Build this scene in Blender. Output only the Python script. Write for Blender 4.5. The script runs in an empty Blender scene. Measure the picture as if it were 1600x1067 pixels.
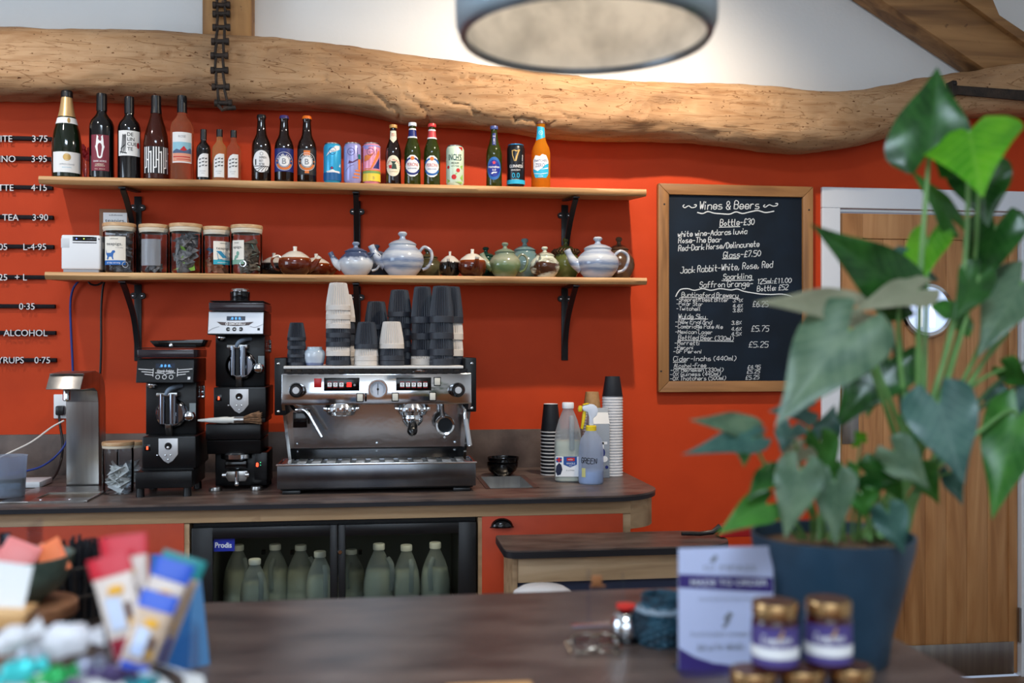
import bpy, bmesh, math, random
from mathutils import Vector, Matrix, noise
random.seed(7)
SC = bpy.context.scene
COL = SC.collection
PI = math.pi
R_ = math.radians

# ------------------------------------------------------------------ camera
LENS, YAW, CZ, HY = 35.0, R_(7.7), 1.44, 548.0
F = LENS / 36.0 * 1600.0
SA, CA = math.sin(YAW), math.cos(YAW)
cam_d = bpy.data.cameras.new('camera')
cam = bpy.data.objects.new('camera', cam_d)
COL.objects.link(cam)
cam.location = (0, 0, CZ)
cam.rotation_euler = (R_(90), 0, -YAW)
cam_d.lens = LENS
cam_d.sensor_width = 36
cam_d.shift_y = (HY - 533.5) / 1600.0
cam_d.clip_start = 0.05
cam_d.dof.use_dof = True
cam_d.dof.focus_distance = 3.75
cam_d.dof.aperture_fstop = 2.1
SC.camera = cam

# ------------------------------------------------------------------ world, light, exposure
SC.view_settings.view_transform = 'Standard'
SC.view_settings.look = 'None'
SC.view_settings.exposure = 0.0
SC.view_settings.gamma = 1.0
SC.view_settings.use_curve_mapping = False
SC.cycles.use_denoising = True
SC.cycles.max_bounces = 10
SC.cycles.transparent_max_bounces = 24
SC.cycles.caustics_reflective = False
SC.cycles.caustics_refractive = False
SC.cycles.sample_clamp_indirect = 6.0
world = bpy.data.worlds.new('world')
SC.world = world
world.use_nodes = True
world.node_tree.nodes['Background'].inputs[0].default_value = (0.62, 0.75, 1.0, 1)
world.node_tree.nodes['Background'].inputs[1].default_value = 0.5

def lamp(name, kind, loc, target, power, color, **kw):
    d = bpy.data.lights.new(name, kind)
    d.energy = power
    d.color = color
    for k, v in kw.items():
        setattr(d, k, v)
    o = bpy.data.objects.new(name, d)
    COL.objects.link(o)
    o.location = loc
    v = Vector(target) - Vector(loc)
    o.rotation_euler = v.to_track_quat('-Z', 'Y').to_euler()
    return o

WARM = (1.0, 0.84, 0.66)
DAY = (0.68, 0.83, 1.0)
# assumed ceiling spotlights washing the back wall (above the frame)
lamp('assumed_spot_right', 'SPOT', (0.98, 2.98, 2.98), (0.70, 4.07, 1.95), 116, WARM, spot_size=R_(120), spot_blend=0.9, shadow_soft_size=0.025)
lamp('assumed_spot_left', 'SPOT', (-1.45, 2.90, 2.98), (-1.3, 4.07, 1.25), 40, (1.0, 0.90, 0.80), spot_size=R_(95), spot_blend=0.9, shadow_soft_size=0.03)
# assumed window daylight, area lights added behind the camera and on the left
lamp('assumed_window_daylight', 'AREA', (-0.6, -2.555, 2.15), (-0.6, 4, 2.15), 42, DAY, shape='RECTANGLE', size=3.6, size_y=1.4)
lamp('assumed_side_daylight', 'AREA', (-3.385, 1.6, 1.9), (0.5, 1.6, 1.9), 58, DAY, shape='RECTANGLE', size=1.8, size_y=1.6)

# fill lights added overhead, one on the aisle, one on the customer side
lamp('aisle_fill', 'SPOT', (0.1, 2.55, 3.3), (0.1, 2.35, 0.0), 45, WARM, spot_size=R_(70), spot_blend=0.6, shadow_soft_size=0.05)  # added to light what the machine's back panel reflects
lamp('roof_fill', 'AREA', (-0.2, -0.7, 3.88), (-0.2, -0.7, 0.0), 120, DAY, shape='RECTANGLE', size=1.4, size_y=0.9)  # added to brighten the serving counter, card and plant
# added fill on the wall behind the camera, brightens the chrome reflections
lamp('rear_fill', 'SPOT', (0.4, 0.2, 3.5), (0.2, -2.6, 1.6), 160, (1.0, .9, .78), spot_size=R_(130), spot_blend=0.8, shadow_soft_size=0.05)
# ------------------------------------------------------------------ pixel <-> place helpers (photograph frame 1600x1067)
def ray(px, py):
    r = (px - 800.0) / F
    return Vector((SA + r * CA, CA - r * SA, (HY - py) / F))
def W(px, py, Y):
    d = ray(px, py)
    return Vector((0, 0, CZ)) + d * (Y / d.y)
def G(px, py, z):
    d = ray(px, py)
    return Vector((0, 0, CZ)) + d * ((z - CZ) / d.z)
def dep(P):
    return P.x * SA + P.y * CA
def MPP(P):                       # metres per photo pixel at the depth of P
    return dep(P) / F

# ------------------------------------------------------------------ objects
def tag(o, label=None, cat=None, group=None, kind=None):
    if label: o['label'] = label
    if cat: o['category'] = cat
    if group: o['group'] = group
    if kind: o['kind'] = kind
    return o
def thing(name, label, cat, loc=(0, 0, 0), rz=0.0, group=None):
    o = bpy.data.objects.new(name, None)
    COL.objects.link(o)
    o.empty_display_size = 0.05
    o.location = loc
    o.rotation_euler = (0, 0, rz)
    return tag(o, label, cat, group)
def copy_tree(o, parent=None):
    c = o.copy()
    COL.objects.link(c)
    if parent: c.parent = parent
    for ch in list(o.children):
        copy_tree(ch, c)
    return c
def link_mesh(name, bm, mat, parent=None, smooth=35):
    bmesh.ops.recalc_face_normals(bm, faces=bm.faces[:])
    me = bpy.data.meshes.new(name)
    bm.to_mesh(me)
    bm.free()
    if smooth:
        for p in me.polygons: p.use_smooth = True
        me.set_sharp_from_angle(angle=R_(smooth))
    me.materials.append(mat)
    o = bpy.data.objects.new(name, me)
    COL.objects.link(o)
    if parent: o.parent = parent
    return o

class B:
    """collects shapes into one mesh; o = origin subtracted from every coordinate"""
    def __init__(s, o=(0, 0, 0), m=None):
        s.bm = bmesh.new()
        s.o = Vector(o.location) if hasattr(o, 'location') else Vector(o)
        s.m = m or Matrix.Identity(4)
    def V(s, p):
        return s.bm.verts.new(s.m @ (Vector(p) - s.o))
    def box(s, x0, x1, y0, y1, z0, z1, bev=0.0, seg=2):
        c = Vector(((x0 + x1) / 2, (y0 + y1) / 2, (z0 + z1) / 2)) - s.o
        sz = Matrix.Diagonal((abs(x1 - x0), abs(y1 - y0), abs(z1 - z0), 1))
        g = bmesh.ops.create_cube(s.bm, size=1, matrix=s.m @ Matrix.Translation(c) @ sz)
        if bev:
            es = list({e for v in g['verts'] for e in v.link_edges})
            bmesh.ops.bevel(s.bm, geom=es, offset=bev, segments=seg, affect='EDGES', profile=0.5, clamp_overlap=True)
        return s
    def pbox(s, x0, y0, x1, y1, Y, d, bev=0.0, seg=2):
        a, b = W(x0, y1, Y), W(x1, y0, Y)
        return s.box(a.x, b.x, Y, Y + d, a.z, b.z, bev, seg)
    def lathe(s, prof, n=32, c=(0, 0, 0), axis='z', rib=None):
        c = Vector(c)
        rings = []
        for i, (r, z) in enumerate(prof):
            if r < 1e-6:
                rings.append([s.V(c + s.ax(0, 0, z, axis))])
                continue
            ring = []
            for k in range(n):
                a = 2 * PI * k / n
                rr = r
                if rib and k % 2 == 0: rr = r - rib * (1.0 if isinstance(rib, float) and s.ribz[0] < i < s.ribz[1] else 0.0)
                ring.append(s.V(c + s.ax(rr * math.cos(a), rr * math.sin(a), z, axis)))
            rings.append(ring)
        for p, q in zip(rings, rings[1:]):
            if len(p) == 1 and len(q) == 1: continue
            for k in range(n):
                a, b = k, (k + 1) % n
                if len(p) == 1: s.bm.faces.new((p[0], q[a], q[b]))
                elif len(q) == 1: s.bm.faces.new((p[a], p[b], q[0]))
                else: s.bm.faces.new((p[a], p[b], q[b], q[a]))
        return s
    ribz = (0, 99)
    @staticmethod
    def ax(a, b, z, axis):
        return Vector((a, b, z)) if axis == 'z' else (Vector((a, z, b)) if axis == 'y' else Vector((z, a, b)))
    def tube(s, pts, r, n=8, closed=False, flat=1.0):
        pts = [Vector(p) for p in pts]
        N = len(pts)
        rs = r if isinstance(r, (list, tuple)) else [r] * N
        rings = []
        up = Vector((0, 0, 1))
        prev = None
        for i, p in enumerate(pts):
            if closed: t = pts[(i + 1) % N] - pts[i - 1]
            else: t = pts[min(i + 1, N - 1)] - pts[max(i - 1, 0)]
            t = t.normalized() if t.length > 1e-9 else Vector((0, 0, 1))
            if prev is None:
                u = t.cross(up)
                if u.length < 0.05: u = t.cross(Vector((1, 0, 0)))
                u.normalize()
            else:
                u = prev - t * prev.dot(t)
                u = u.normalized() if u.length > 1e-6 else t.orthogonal().normalized()
            prev = u
            w = t.cross(u)
            rings.append([s.V(p + (u * math.cos(2 * PI * k / n) + w * flat * math.sin(2 * PI * k / n)) * rs[i]) for k in range(n)])
        for i in range(N if closed else N - 1):
            p, q = rings[i], rings[(i + 1) % N]
            for k in range(n):
                s.bm.faces.new((p[k], p[(k + 1) % n], q[(k + 1) % n], q[k]))
        if not closed:
            s.bm.faces.new(rings[0][::-1])
            s.bm.faces.new(rings[-1])
        return s
    def cyl(s, a, b, r, n=20, r2=None):
        return s.tube([a, b], [r, r if r2 is None else r2], n)
    def prism(s, pts, d, bev=0.0):
        """planar polygon of 3D points extruded by vector d"""
        d = Vector(d)
        a = [s.V(p) for p in pts]
        b = [s.V(Vector(p) + d) for p in pts]
        n = len(pts)
        fs = [s.bm.faces.new(a), s.bm.faces.new(b[::-1])]
        for k in range(n):
            fs.append(s.bm.faces.new((a[k], b[k], b[(k + 1) % n], a[(k + 1) % n])))
        if bev:
            es = list({e for f in fs for e in f.edges})
            bmesh.ops.recalc_face_normals(s.bm, faces=fs)
            bmesh.ops.bevel(s.bm, geom=es, offset=bev, segments=2, affect='EDGES', profile=0.5, clamp_overlap=True)
        return s
    def side(s, prof, x0, x1, bev=0.0):
        """profile of (y, z) points extruded along x"""
        return s.prism([(x0, y, z) for y, z in prof], (x1 - x0, 0, 0), bev)
    def ball(s, c, r, sc=(1, 1, 1), n=16):
        mtx = s.m @ Matrix.Translation(Vector(c) - s.o) @ Matrix.Diagonal((sc[0], sc[1], sc[2], 1))
        bmesh.ops.create_uvsphere(s.bm, u_segments=n, v_segments=max(6, n // 2 + 2), radius=r, matrix=mtx)
        return s
    def face(s, pts):
        s.bm.faces.new([s.V(p) for p in pts])
        return s
    def build(s, name, mat, parent=None, smooth=35):
        return link_mesh(name, s.bm, mat, parent, smooth)

def spline(pts, k=4, closed=False):
    pts = [Vector(p) for p in pts]
    if len(pts) < 3: return pts
    out = []
    n = len(pts)
    for i in range(n if closed else n - 1):
        if closed: p0, p1, p2, p3 = pts[i - 1], pts[i], pts[(i + 1) % n], pts[(i + 2) % n]
        else: p0, p1, p2, p3 = pts[max(i - 1, 0)], pts[i], pts[i + 1], pts[min(i + 2, n - 1)]
        for j in range(k):
            t = j / k
            out.append(0.5 * ((2 * p1) + (p2 - p0) * t + (2 * p0 - 5 * p1 + 4 * p2 - p3) * t * t + (3 * p1 - p0 - 3 * p2 + p3) * t ** 3))
    if not closed: out.append(pts[-1])
    return out
def lerp_tab(tab, x):
    for (a, u), (b, v) in zip(tab, tab[1:]):
        if x <= b: return u + (v - u) * (x - a) / (b - a) if x >= a else u
    return tab[-1][1]
def smooth_tab(tab, x):
    n = len(tab)
    if x <= tab[0][0]: return tab[0][1]
    for i in range(n - 1):
        a, b = tab[i], tab[i + 1]
        if x <= b[0]:
            p, q = tab[max(i - 1, 0)], tab[min(i + 2, n - 1)]
            h = b[0] - a[0]
            m0 = (b[1] - p[1]) / (b[0] - p[0]) * h
            m1 = (q[1] - a[1]) / (q[0] - a[0]) * h
            t = (x - a[0]) / h
            return (2*t**3 - 3*t*t + 1) * a[1] + (t**3 - 2*t*t + t) * m0 + (-2*t**3 + 3*t*t) * b[1] + (t**3 - t*t) * m1
    return tab[-1][1]

# ------------------------------------------------------------------ materials
def lin(c):
    return tuple(((v / 255.0) / 12.92 if v / 255.0 <= 0.04045 else ((v / 255.0 + 0.055) / 1.055) ** 2.4) for v in c) + (1.0,)
MATS = {}
def mat(name, col, rough=0.5, metal=0.0, spec=0.5, trans=0.0, ior=1.45, coat=0.0, emit=0.0, mottle=None, bump=None, scale=(1, 1, 1), sss=0.0, alpha=1.0, aniso=0.0):
    """procedural principled material; mottle = (scale, second colour, low, high); bump = (scale, strength)"""
    if name in MATS: return MATS[name]
    m = bpy.data.materials.new(name)
    m.use_nodes = True
    nt = m.node_tree
    b = nt.nodes['Principled BSDF']
    b.inputs['Base Color'].default_value = lin(col)
    b.inputs['Roughness'].default_value = rough
    b.inputs['Metallic'].default_value = metal
    b.inputs['Specular IOR Level'].default_value = spec
    b.inputs['Transmission Weight'].default_value = trans
    b.inputs['IOR'].default_value = ior
    b.inputs['Coat Weight'].default_value = coat
    b.inputs['Coat Roughness'].default_value = 0.06
    b.inputs['Alpha'].default_value = alpha
    b.inputs['Anisotropic'].default_value = aniso
    if emit:
        b.inputs['Emission Color'].default_value = lin(col)
        b.inputs['Emission Strength'].default_value = emit
    if mottle or bump:
        tc = nt.nodes.new('ShaderNodeTexCoord')
        mp = nt.nodes.new('ShaderNodeMapping')
        mp.inputs['Scale'].default_value = scale
        nt.links.new(tc.outputs['Object'], mp.inputs[0])
    if mottle:
        nz = nt.nodes.new('ShaderNodeTexNoise')
        nz.inputs['Scale'].default_value = mottle[0]
        nz.inputs['Detail'].default_value = 5
        rp = nt.nodes.new('ShaderNodeValToRGB')
        rp.color_ramp.elements[0].position = mottle[2]
        rp.color_ramp.elements[1].position = mottle[3]
        rp.color_ramp.elements[0].color = lin(col)
        rp.color_ramp.elements[1].color = lin(mottle[1])
        nt.links.new(mp.outputs[0], nz.inputs['Vector'])
        nt.links.new(nz.outputs['Fac'], rp.inputs[0])
        nt.links.new(rp.outputs[0], b.inputs['Base Color'])
    if bump:
        nb = nt.nodes.new('ShaderNodeTexNoise')
        nb.inputs['Scale'].default_value = bump[0]
        nb.inputs['Detail'].default_value = 6
        bp = nt.nodes.new('ShaderNodeBump')
        bp.inputs['Strength'].default_value = bump[1]
        bp.inputs['Distance'].default_value = 0.01
        nt.links.new(mp.outputs[0], nb.inputs['Vector'])
        nt.links.new(nb.outputs['Fac'], bp.inputs['Height'])
        nt.links.new(bp.outputs[0], b.inputs['Normal'])
    MATS[name] = m
    return m
def wood(name, c1, c2, c3, axis='x', s=1.0, rough=0.55, bump=0.25, speck=None, crack=0.0):
    if name in MATS: return MATS[name]
    m = bpy.data.materials.new(name)
    m.use_nodes = True
    nt = m.node_tree
    b = nt.nodes['Principled BSDF']
    b.inputs['Roughness'].default_value = rough
    tc = nt.nodes.new('ShaderNodeTexCoord')
    mp = nt.nodes.new('ShaderNodeMapping')
    sc = {'x': (1.2, 14, 14), 'y': (14, 1.2, 14), 'z': (14, 14, 1.2)}[axis]
    mp.inputs['Scale'].default_value = tuple(v * s for v in sc)
    nt.links.new(tc.outputs['Object'], mp.inputs[0])
    n1 = nt.nodes.new('ShaderNodeTexNoise')
    n1.inputs['Scale'].default_value = 1.6
    n1.inputs['Detail'].default_value = 8
    n1.inputs['Distortion'].default_value = 0.7
    nt.links.new(mp.outputs[0], n1.inputs['Vector'])
    rp = nt.nodes.new('ShaderNodeValToRGB')
    e = rp.color_ramp.elements
    e[0].position, e[0].color = 0.28, lin(c1)
    e[1].position, e[1].color = 0.72, lin(c3)
    e.new(0.5).color = lin(c2)
    nt.links.new(n1.outputs['Fac'], rp.inputs[0])
    out = rp.outputs[0]
    if speck:
        n2 = nt.nodes.new('ShaderNodeTexNoise')
        n2.inputs['Scale'].default_value = speck[0]
        n2.inputs['Detail'].default_value = 3
        r2 = nt.nodes.new('ShaderNodeValToRGB')
        r2.color_ramp.elements[0].position, r2.color_ramp.elements[0].color = speck[1], (0, 0, 0, 1)
        r2.color_ramp.elements[1].position, r2.color_ramp.elements[1].color = speck[1] + 0.1, (1, 1, 1, 1)
        nt.links.new(tc.outputs['Object'], n2.inputs['Vector'])
        nt.links.new(n2.outputs['Fac'], r2.inputs[0])
        mx = nt.nodes.new('ShaderNodeMix')
        mx.data_type = 'RGBA'
        nt.links.new(r2.outputs[0], mx.inputs['Factor'])
        nt.links.new(out, mx.inputs['A'])
        mx.inputs['B'].default_value = lin(speck[2])
        out = mx.outputs['Result']
    nt.links.new(out, b.inputs['Base Color'])
    bp = nt.nodes.new('ShaderNodeBump')
    bp.inputs['Strength'].default_value = bump
    bp.inputs['Distance'].default_value = 0.01
    nt.links.new(n1.outputs['Fac'], bp.inputs['Height'])
    nt.links.new(bp.outputs[0], b.inputs['Normal'])
    MATS[name] = m
    return m
def pane(name, col=(255, 255, 255), gloss=0.5, rough=0.02, clear=1.0):
    """thin clear sheet: see-through with edge reflections"""
    if name in MATS: return MATS[name]
    m = bpy.data.materials.new(name)
    m.use_nodes = True
    nt = m.node_tree
    nt.nodes.clear()
    o = nt.nodes.new('ShaderNodeOutputMaterial')
    t = nt.nodes.new('ShaderNodeBsdfTransparent')
    t.inputs[0].default_value = lin(col)
    g = nt.nodes.new('ShaderNodeBsdfGlossy')
    g.inputs['Roughness'].default_value = rough
    g.inputs[0].default_value = (1, 1, 1, 1)
    lw = nt.nodes.new('ShaderNodeLayerWeight')
    lw.inputs['Blend'].default_value = 0.12
    mu = nt.nodes.new('ShaderNodeMath')
    mu.operation = 'MULTIPLY'
    mu.inputs[1].default_value = gloss
    nt.links.new(lw.outputs['Fresnel'], mu.inputs[0])
    mx = nt.nodes.new('ShaderNodeMixShader')
    nt.links.new(mu.outputs[0], mx.inputs[0])
    nt.links.new(t.outputs[0], mx.inputs[1])
    nt.links.new(g.outputs[0], mx.inputs[2])
    last = mx.outputs[0]
    if clear < 1.0:
        d = nt.nodes.new('ShaderNodeBsdfTranslucent')
        d2 = nt.nodes.new('ShaderNodeBsdfDiffuse')
        d.inputs[0].default_value = d2.inputs[0].default_value = lin(col)
        m2 = nt.nodes.new('ShaderNodeMixShader')
        nt.links.new(d.outputs[0], m2.inputs[1])
        nt.links.new(d2.outputs[0], m2.inputs[2])
        m3 = nt.nodes.new('ShaderNodeMixShader')
        m3.inputs[0].default_value = clear
        nt.links.new(m2.outputs[0], m3.inputs[1])
        nt.links.new(last, m3.inputs[2])
        last = m3.outputs[0]
    nt.links.new(last, o.inputs[0])
    MATS[name] = m
    return m
def banded(name, stops, zspan, rough=0.12, wob=0.004, wscale=18, stretch=(1, 1, 1), coat=0.3):
    """glaze whose colour runs with height on the pot: stops = [(fraction, colour)], zspan = (z0, z1)"""
    if name in MATS: return MATS[name]
    m = bpy.data.materials.new(name)
    m.use_nodes = True
    nt = m.node_tree
    b = nt.nodes['Principled BSDF']
    b.inputs['Roughness'].default_value = rough
    b.inputs['Coat Weight'].default_value = coat
    tc = nt.nodes.new('ShaderNodeTexCoord')
    mp = nt.nodes.new('ShaderNodeMapping')
    mp.inputs['Scale'].default_value = stretch
    nz = nt.nodes.new('ShaderNodeTexNoise')
    nz.inputs['Scale'].default_value = wscale
    nz.inputs['Detail'].default_value = 4
    sx = nt.nodes.new('ShaderNodeSeparateXYZ')
    ma = nt.nodes.new('ShaderNodeMath'); ma.operation = 'MULTIPLY_ADD'
    mr = nt.nodes.new('ShaderNodeMapRange')
    rp = nt.nodes.new('ShaderNodeValToRGB')
    nt.links.new(tc.outputs['Object'], mp.inputs[0])
    nt.links.new(mp.outputs[0], nz.inputs['Vector'])
    nt.links.new(tc.outputs['Object'], sx.inputs[0])
    nt.links.new(nz.outputs['Fac'], ma.inputs[0])
    ma.inputs[1].default_value = wob
    nt.links.new(sx.outputs['Z'], ma.inputs[2])
    mr.inputs['From Min'].default_value = zspan[0] + wob * 0.5
    mr.inputs['From Max'].default_value = zspan[1] + wob * 0.5
    nt.links.new(ma.outputs[0], mr.inputs['Value'])
    nt.links.new(mr.outputs[0], rp.inputs[0])
    e = rp.color_ramp.elements
    e[0].position, e[0].color = stops[0][0], lin(stops[0][1])
    e[1].position, e[1].color = stops[-1][0], lin(stops[-1][1])
    for p, c in stops[1:-1]:
        e.new(p).color = lin(c)
    nt.links.new(rp.outputs[0], b.inputs['Base Color'])
    MATS[name] = m
    return m

# ------------------------------------------------------------------ flat print: letters, marks, label shapes
GL = {
'a': '46 37 17 05 13 33 45;47 43', 'b': '0a 03;05 17 37 45 33 13 05', 'c': '46 37 17 05 13 33 44', 'd': '46 37 17 05 13 33 45;4a 43',
'e': '05 45 37 17 05 13 33 44', 'f': '3a 2a 19 13;07 37', 'g': '46 37 17 05 14 34 46;47 41 30 10 01', 'h': '0a 03;05 17 37 45 43',
'i': '07 03;09 0a', 'j': '27 21 10 00;29 2a', 'k': '0a 03;46 05 43', 'l': '0a 04 13', 'm': '07 03;06 17 26 23;26 37 46 43', 'n': '07 03;06 17 37 46 43',
'o': '27 16 05 14 23 34 45 36 27', 'p': '07 00;06 17 37 45 33 13 04', 'r': '07 03;05 17 37', 's': '37 17 06 15 35 44 33 03', 't': '1a 14 23 33;07 37',
'u': '07 04 13 33 44;47 43', 'v': '07 23 47', 'w': '07 13 26 33 47', 'x': '07 43;03 47', 'y': '07 04 13 33 44;47 41 30 10', 'z': '07 47 03 43',
'A': '03 2a 43;16 36', 'B': '03 0a 3a 48 37 07;37 45 33 03', 'C': '49 3a 1a 08 05 13 33 44', 'D': '03 0a 2a 48 45 23 03', 'E': '4a 0a 03 43;07 37',
'F': '4a 0a 03;07 37', 'G': '49 3a 1a 08 05 13 33 45 46 26', 'H': '0a 03;4a 43;07 47', 'I': '0a 03', 'J': '4a 44 33 13 04;2a 4a', 'K': '0a 03;4a 06 43',
'L': '0a 03 43', 'M': '03 0a 26 4a 43', 'N': '03 0a 43 4a', 'O': '2a 08 05 23 45 48 2a', 'P': '03 0a 3a 48 37 07', 'R': '03 0a 3a 48 37 07;27 43',
'S': '49 3a 1a 08 17 37 45 33 13 04', 'T': '0a 4a;2a 23', 'W': '0a 13 28 33 4a', 'Y': '0a 27 4a;27 23',
'0': '2a 08 05 23 45 48 2a', '1': '19 2a 23', '2': '09 1a 3a 48 03 43', '3': '09 1a 3a 48 27 45 33 13 04', '4': '33 3a 05 45', '5': '4a 0a 07 37 45 33 03',
'6': '3a 07 05 13 33 45 37 06', '7': '0a 4a 13', '8': '27 08 1a 3a 48 27 45 33 13 05 27', '9': '47 17 08 1a 3a 48 43',
'%': '03 4a;08 19;44 35', '\u00a3': '49 3a 2a 18 13;06 36;03 43', '-': '06 36', '.': '03 04', ':': '03 04;06 07', '(': '2a 08 05 22', ')': '0a 28 25 02',
'&': '43 08 1a 2a 38 05 13 33 46', '/': '03 4a', ',': '14 02', "'": '0a 08'}
GW = {'i': 1.2, 'I': 1.2, 'l': 1.6, '.': 1, ':': 1, ',': 2, "'": 1, '(': 2.4, ')': 2.4, '-': 3.4, 'f': 3.4, 'r': 3.6, 't': 3.4, '1': 3}
TXT = {}
def text_mesh(s, off):
    k = (s, off)
    if k not in TXT:
        cu = bpy.data.curves.new('t', 'FONT')
        cu.body = s
        cu.resolution_u = 3
        cu.offset = off
        ob = bpy.data.objects.new('t', cu)
        me = bpy.data.meshes.new_from_object(ob)
        vs = [(v.co.x, v.co.y) for v in me.vertices]
        TXT[k] = (vs, [tuple(p.vertices) for p in me.polygons])
        bpy.data.objects.remove(ob)
        bpy.data.curves.remove(cu)
        bpy.data.meshes.remove(me)
    return TXT[k]

class D:
    """flat print gathered in 2D (x right, y up), then laid onto a surface"""
    def __init__(s): s.v, s.f = [], []
    def add(s, vs, fs):
        n = len(s.v)
        s.v += vs
        s.f += [tuple(i + n for i in f) for f in fs]
        return s
    def poly(s, pts): return s.add([tuple(p) for p in pts], [tuple(range(len(pts)))])
    def rect(s, x0, y0, x1, y1): return s.poly([(x0, y0), (x1, y0), (x1, y1), (x0, y1)])
    def disc(s, cx, cy, rx, ry=None, n=22):
        ry = ry or rx
        return s.poly([(cx + rx * math.cos(2 * PI * k / n), cy + ry * math.sin(2 * PI * k / n)) for k in range(n)])
    def ring(s, cx, cy, r0, r1, a0=0, a1=360, n=24):
        vs, fs = [], []
        for k in range(n + 1):
            a = R_(a0 + (a1 - a0) * k / n)
            vs += [(cx + r0 * math.cos(a), cy + r0 * math.sin(a)), (cx + r1 * math.cos(a), cy + r1 * math.sin(a))]
        for k in range(n): fs.append((2 * k, 2 * k + 1, 2 * k + 3, 2 * k + 2))
        return s.add(vs, fs)
    def text(s, t, cx, cy, h, w=None, al='c', off=0.0, rot=0.0, shear=0.0):
        vs, fs = text_mesh(t, off)
        if not vs: return s
        x0, x1 = min(v[0] for v in vs), max(v[0] for v in vs)
        k = h / 0.70
        kx = k if w is None else w / max(x1 - x0, 1e-6)
        ox = {'c': (x0 + x1) / 2, 'l': x0, 'r': x1}[al]
        c, sn = math.cos(R_(rot)), math.sin(R_(rot))
        out = []
        for x, y in vs:
            X, Y = (x - ox) * kx, y * k - h / 2
            X += shear * Y
            out.append((cx + X * c - Y * sn, cy + X * sn + Y * c))
        return s.add(out, fs)
    def arctext(s, t, cx, cy, r, h, mid=90, step=None, inside=False):
        n = len(t)
        st = step or math.degrees(h * 0.92 / r)
        for i, ch in enumerate(t):
            if ch == ' ': continue
            a = mid + ((n - 1) / 2 - i) * st * (-1 if inside else 1)
            s.text(ch, cx + r * math.cos(R_(a)), cy + r * math.sin(R_(a)), h, rot=a - 90 + (180 if inside else 0))
        return s
    def stroke(s, pts, w, closed=False):
        pts = [Vector((p[0], p[1], 0)) for p in pts]
        vs, fs = [], []
        N = len(pts)
        for i, p in enumerate(pts):
            t = (pts[(i + 1) % N] - pts[i - 1]) if closed else (pts[min(i + 1, N - 1)] - pts[max(i - 1, 0)])
            if t.length < 1e-9: t = Vector((1, 0, 0))
            t.normalize()
            nrm = Vector((-t.y, t.x, 0)) * w / 2
            e = Vector((0, 0, 0))
            if not closed and i == 0: e = -t * w * 0.4
            if not closed and i == N - 1: e = t * w * 0.4
            vs += [(p + nrm + e)[:2], (p - nrm + e)[:2]]
        for i in range(N if closed else N - 1):
            j = (i + 1) % N
            fs.append((2 * i, 2 * i + 1, 2 * j + 1, 2 * j))
        return s.add(vs, fs)
    def ink(s, t, x0, y0, x1, y1, h, pen, jit=0.35):
        """handwriting from (x0,y0) to (x1,y1)"""
        tot = sum((2.6 if c == ' ' else GW.get(c, 4) + 1.5) for c in t) - 1.5
        dx, dy = (x1 - x0) / tot, (y1 - y0) / tot
        cur = 0.0
        for c in t:
            if c == ' ': cur += 2.6; continue
            jy = random.uniform(-jit, jit) * h / 14
            for st in GL[c].split(';'):
                P = []
                for q in st.split():
                    gx, gy = int(q[0], 16), int(q[1], 16) - 3
                    gx += 0.12 * gy + random.uniform(-.12, .12)
                    P.append((x0 + (cur + gx) * dx, y0 + (cur + gx) * dy + gy * h / 7 + jy))
                P = spline([(p[0], p[1], 0) for p in P], 3) if len(P) > 2 else [Vector((p[0], p[1], 0)) for p in P]
                s.stroke(P, pen)
            cur += GW.get(c, 4) + 1.5
        return s
    def build(s, name, m, parent, fn, seg=None, thick=None):
        bm = bmesh.new()
        vs = [bm.verts.new((x, y, 0)) for x, y in s.v]
        for f in s.f:
            try: bm.faces.new([vs[i] for i in f])
            except ValueError: pass
        bmesh.ops.triangulate(bm, faces=bm.faces[:])
        if seg:
            for _ in range(6):
                es = [e for e in bm.edges if abs(e.verts[0].co.x - e.verts[1].co.x) > seg]
                if not es: break
                bmesh.ops.subdivide_edges(bm, edges=es, cuts=1)
                bmesh.ops.triangulate(bm, faces=bm.faces[:])
        for v in bm.verts: v.co = fn(v.co.x, v.co.y)
        if thick:
            fs = bm.faces[:]
            r = bmesh.ops.extrude_face_region(bm, geom=fs)
            for v in r['geom']:
                if isinstance(v, bmesh.types.BMVert): v.co += Vector(thick)
        me = bpy.data.meshes.new(name)
        bm.to_mesh(me)
        bm.free()
        if seg:
            for p in me.polygons: p.use_smooth = True
        me.materials.append(m)
        o = bpy.data.objects.new(name, me)
        COL.objects.link(o)
        o.parent = parent
        return o
def wrap(R, z0=0.0, off=0.0004, a0=0.0):
    def fn(x, y):
        r = (R(y + z0) if callable(R) else R) + off
        a = x / (R(y + z0) if callable(R) else R) + a0
        return Vector((r * math.sin(a), -r * math.cos(a), y + z0))
    return fn
def flat(o, px0, py0, Y, lean=0.0):
    """print measured in photo pixels around (px0, py0) on the plane at distance Y (lean: metres nearer per pixel up)"""
    ov = Vector(o.location) if hasattr(o, 'location') else Vector(o)
    return lambda x, y: W(px0 + x, py0 - y, Y + lean * y) - ov
def loft(b, rings, cap=True):
    vs = [[b.V(p) for p in r] for r in rings]
    n = len(vs[0])
    for p, q in zip(vs, vs[1:]):
        for k in range(n):
            b.bm.faces.new((p[k], p[(k + 1) % n], q[(k + 1) % n], q[k]))
    if cap:
        b.bm.faces.new(vs[0][::-1])
        b.bm.faces.new(vs[-1])
    return b

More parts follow.
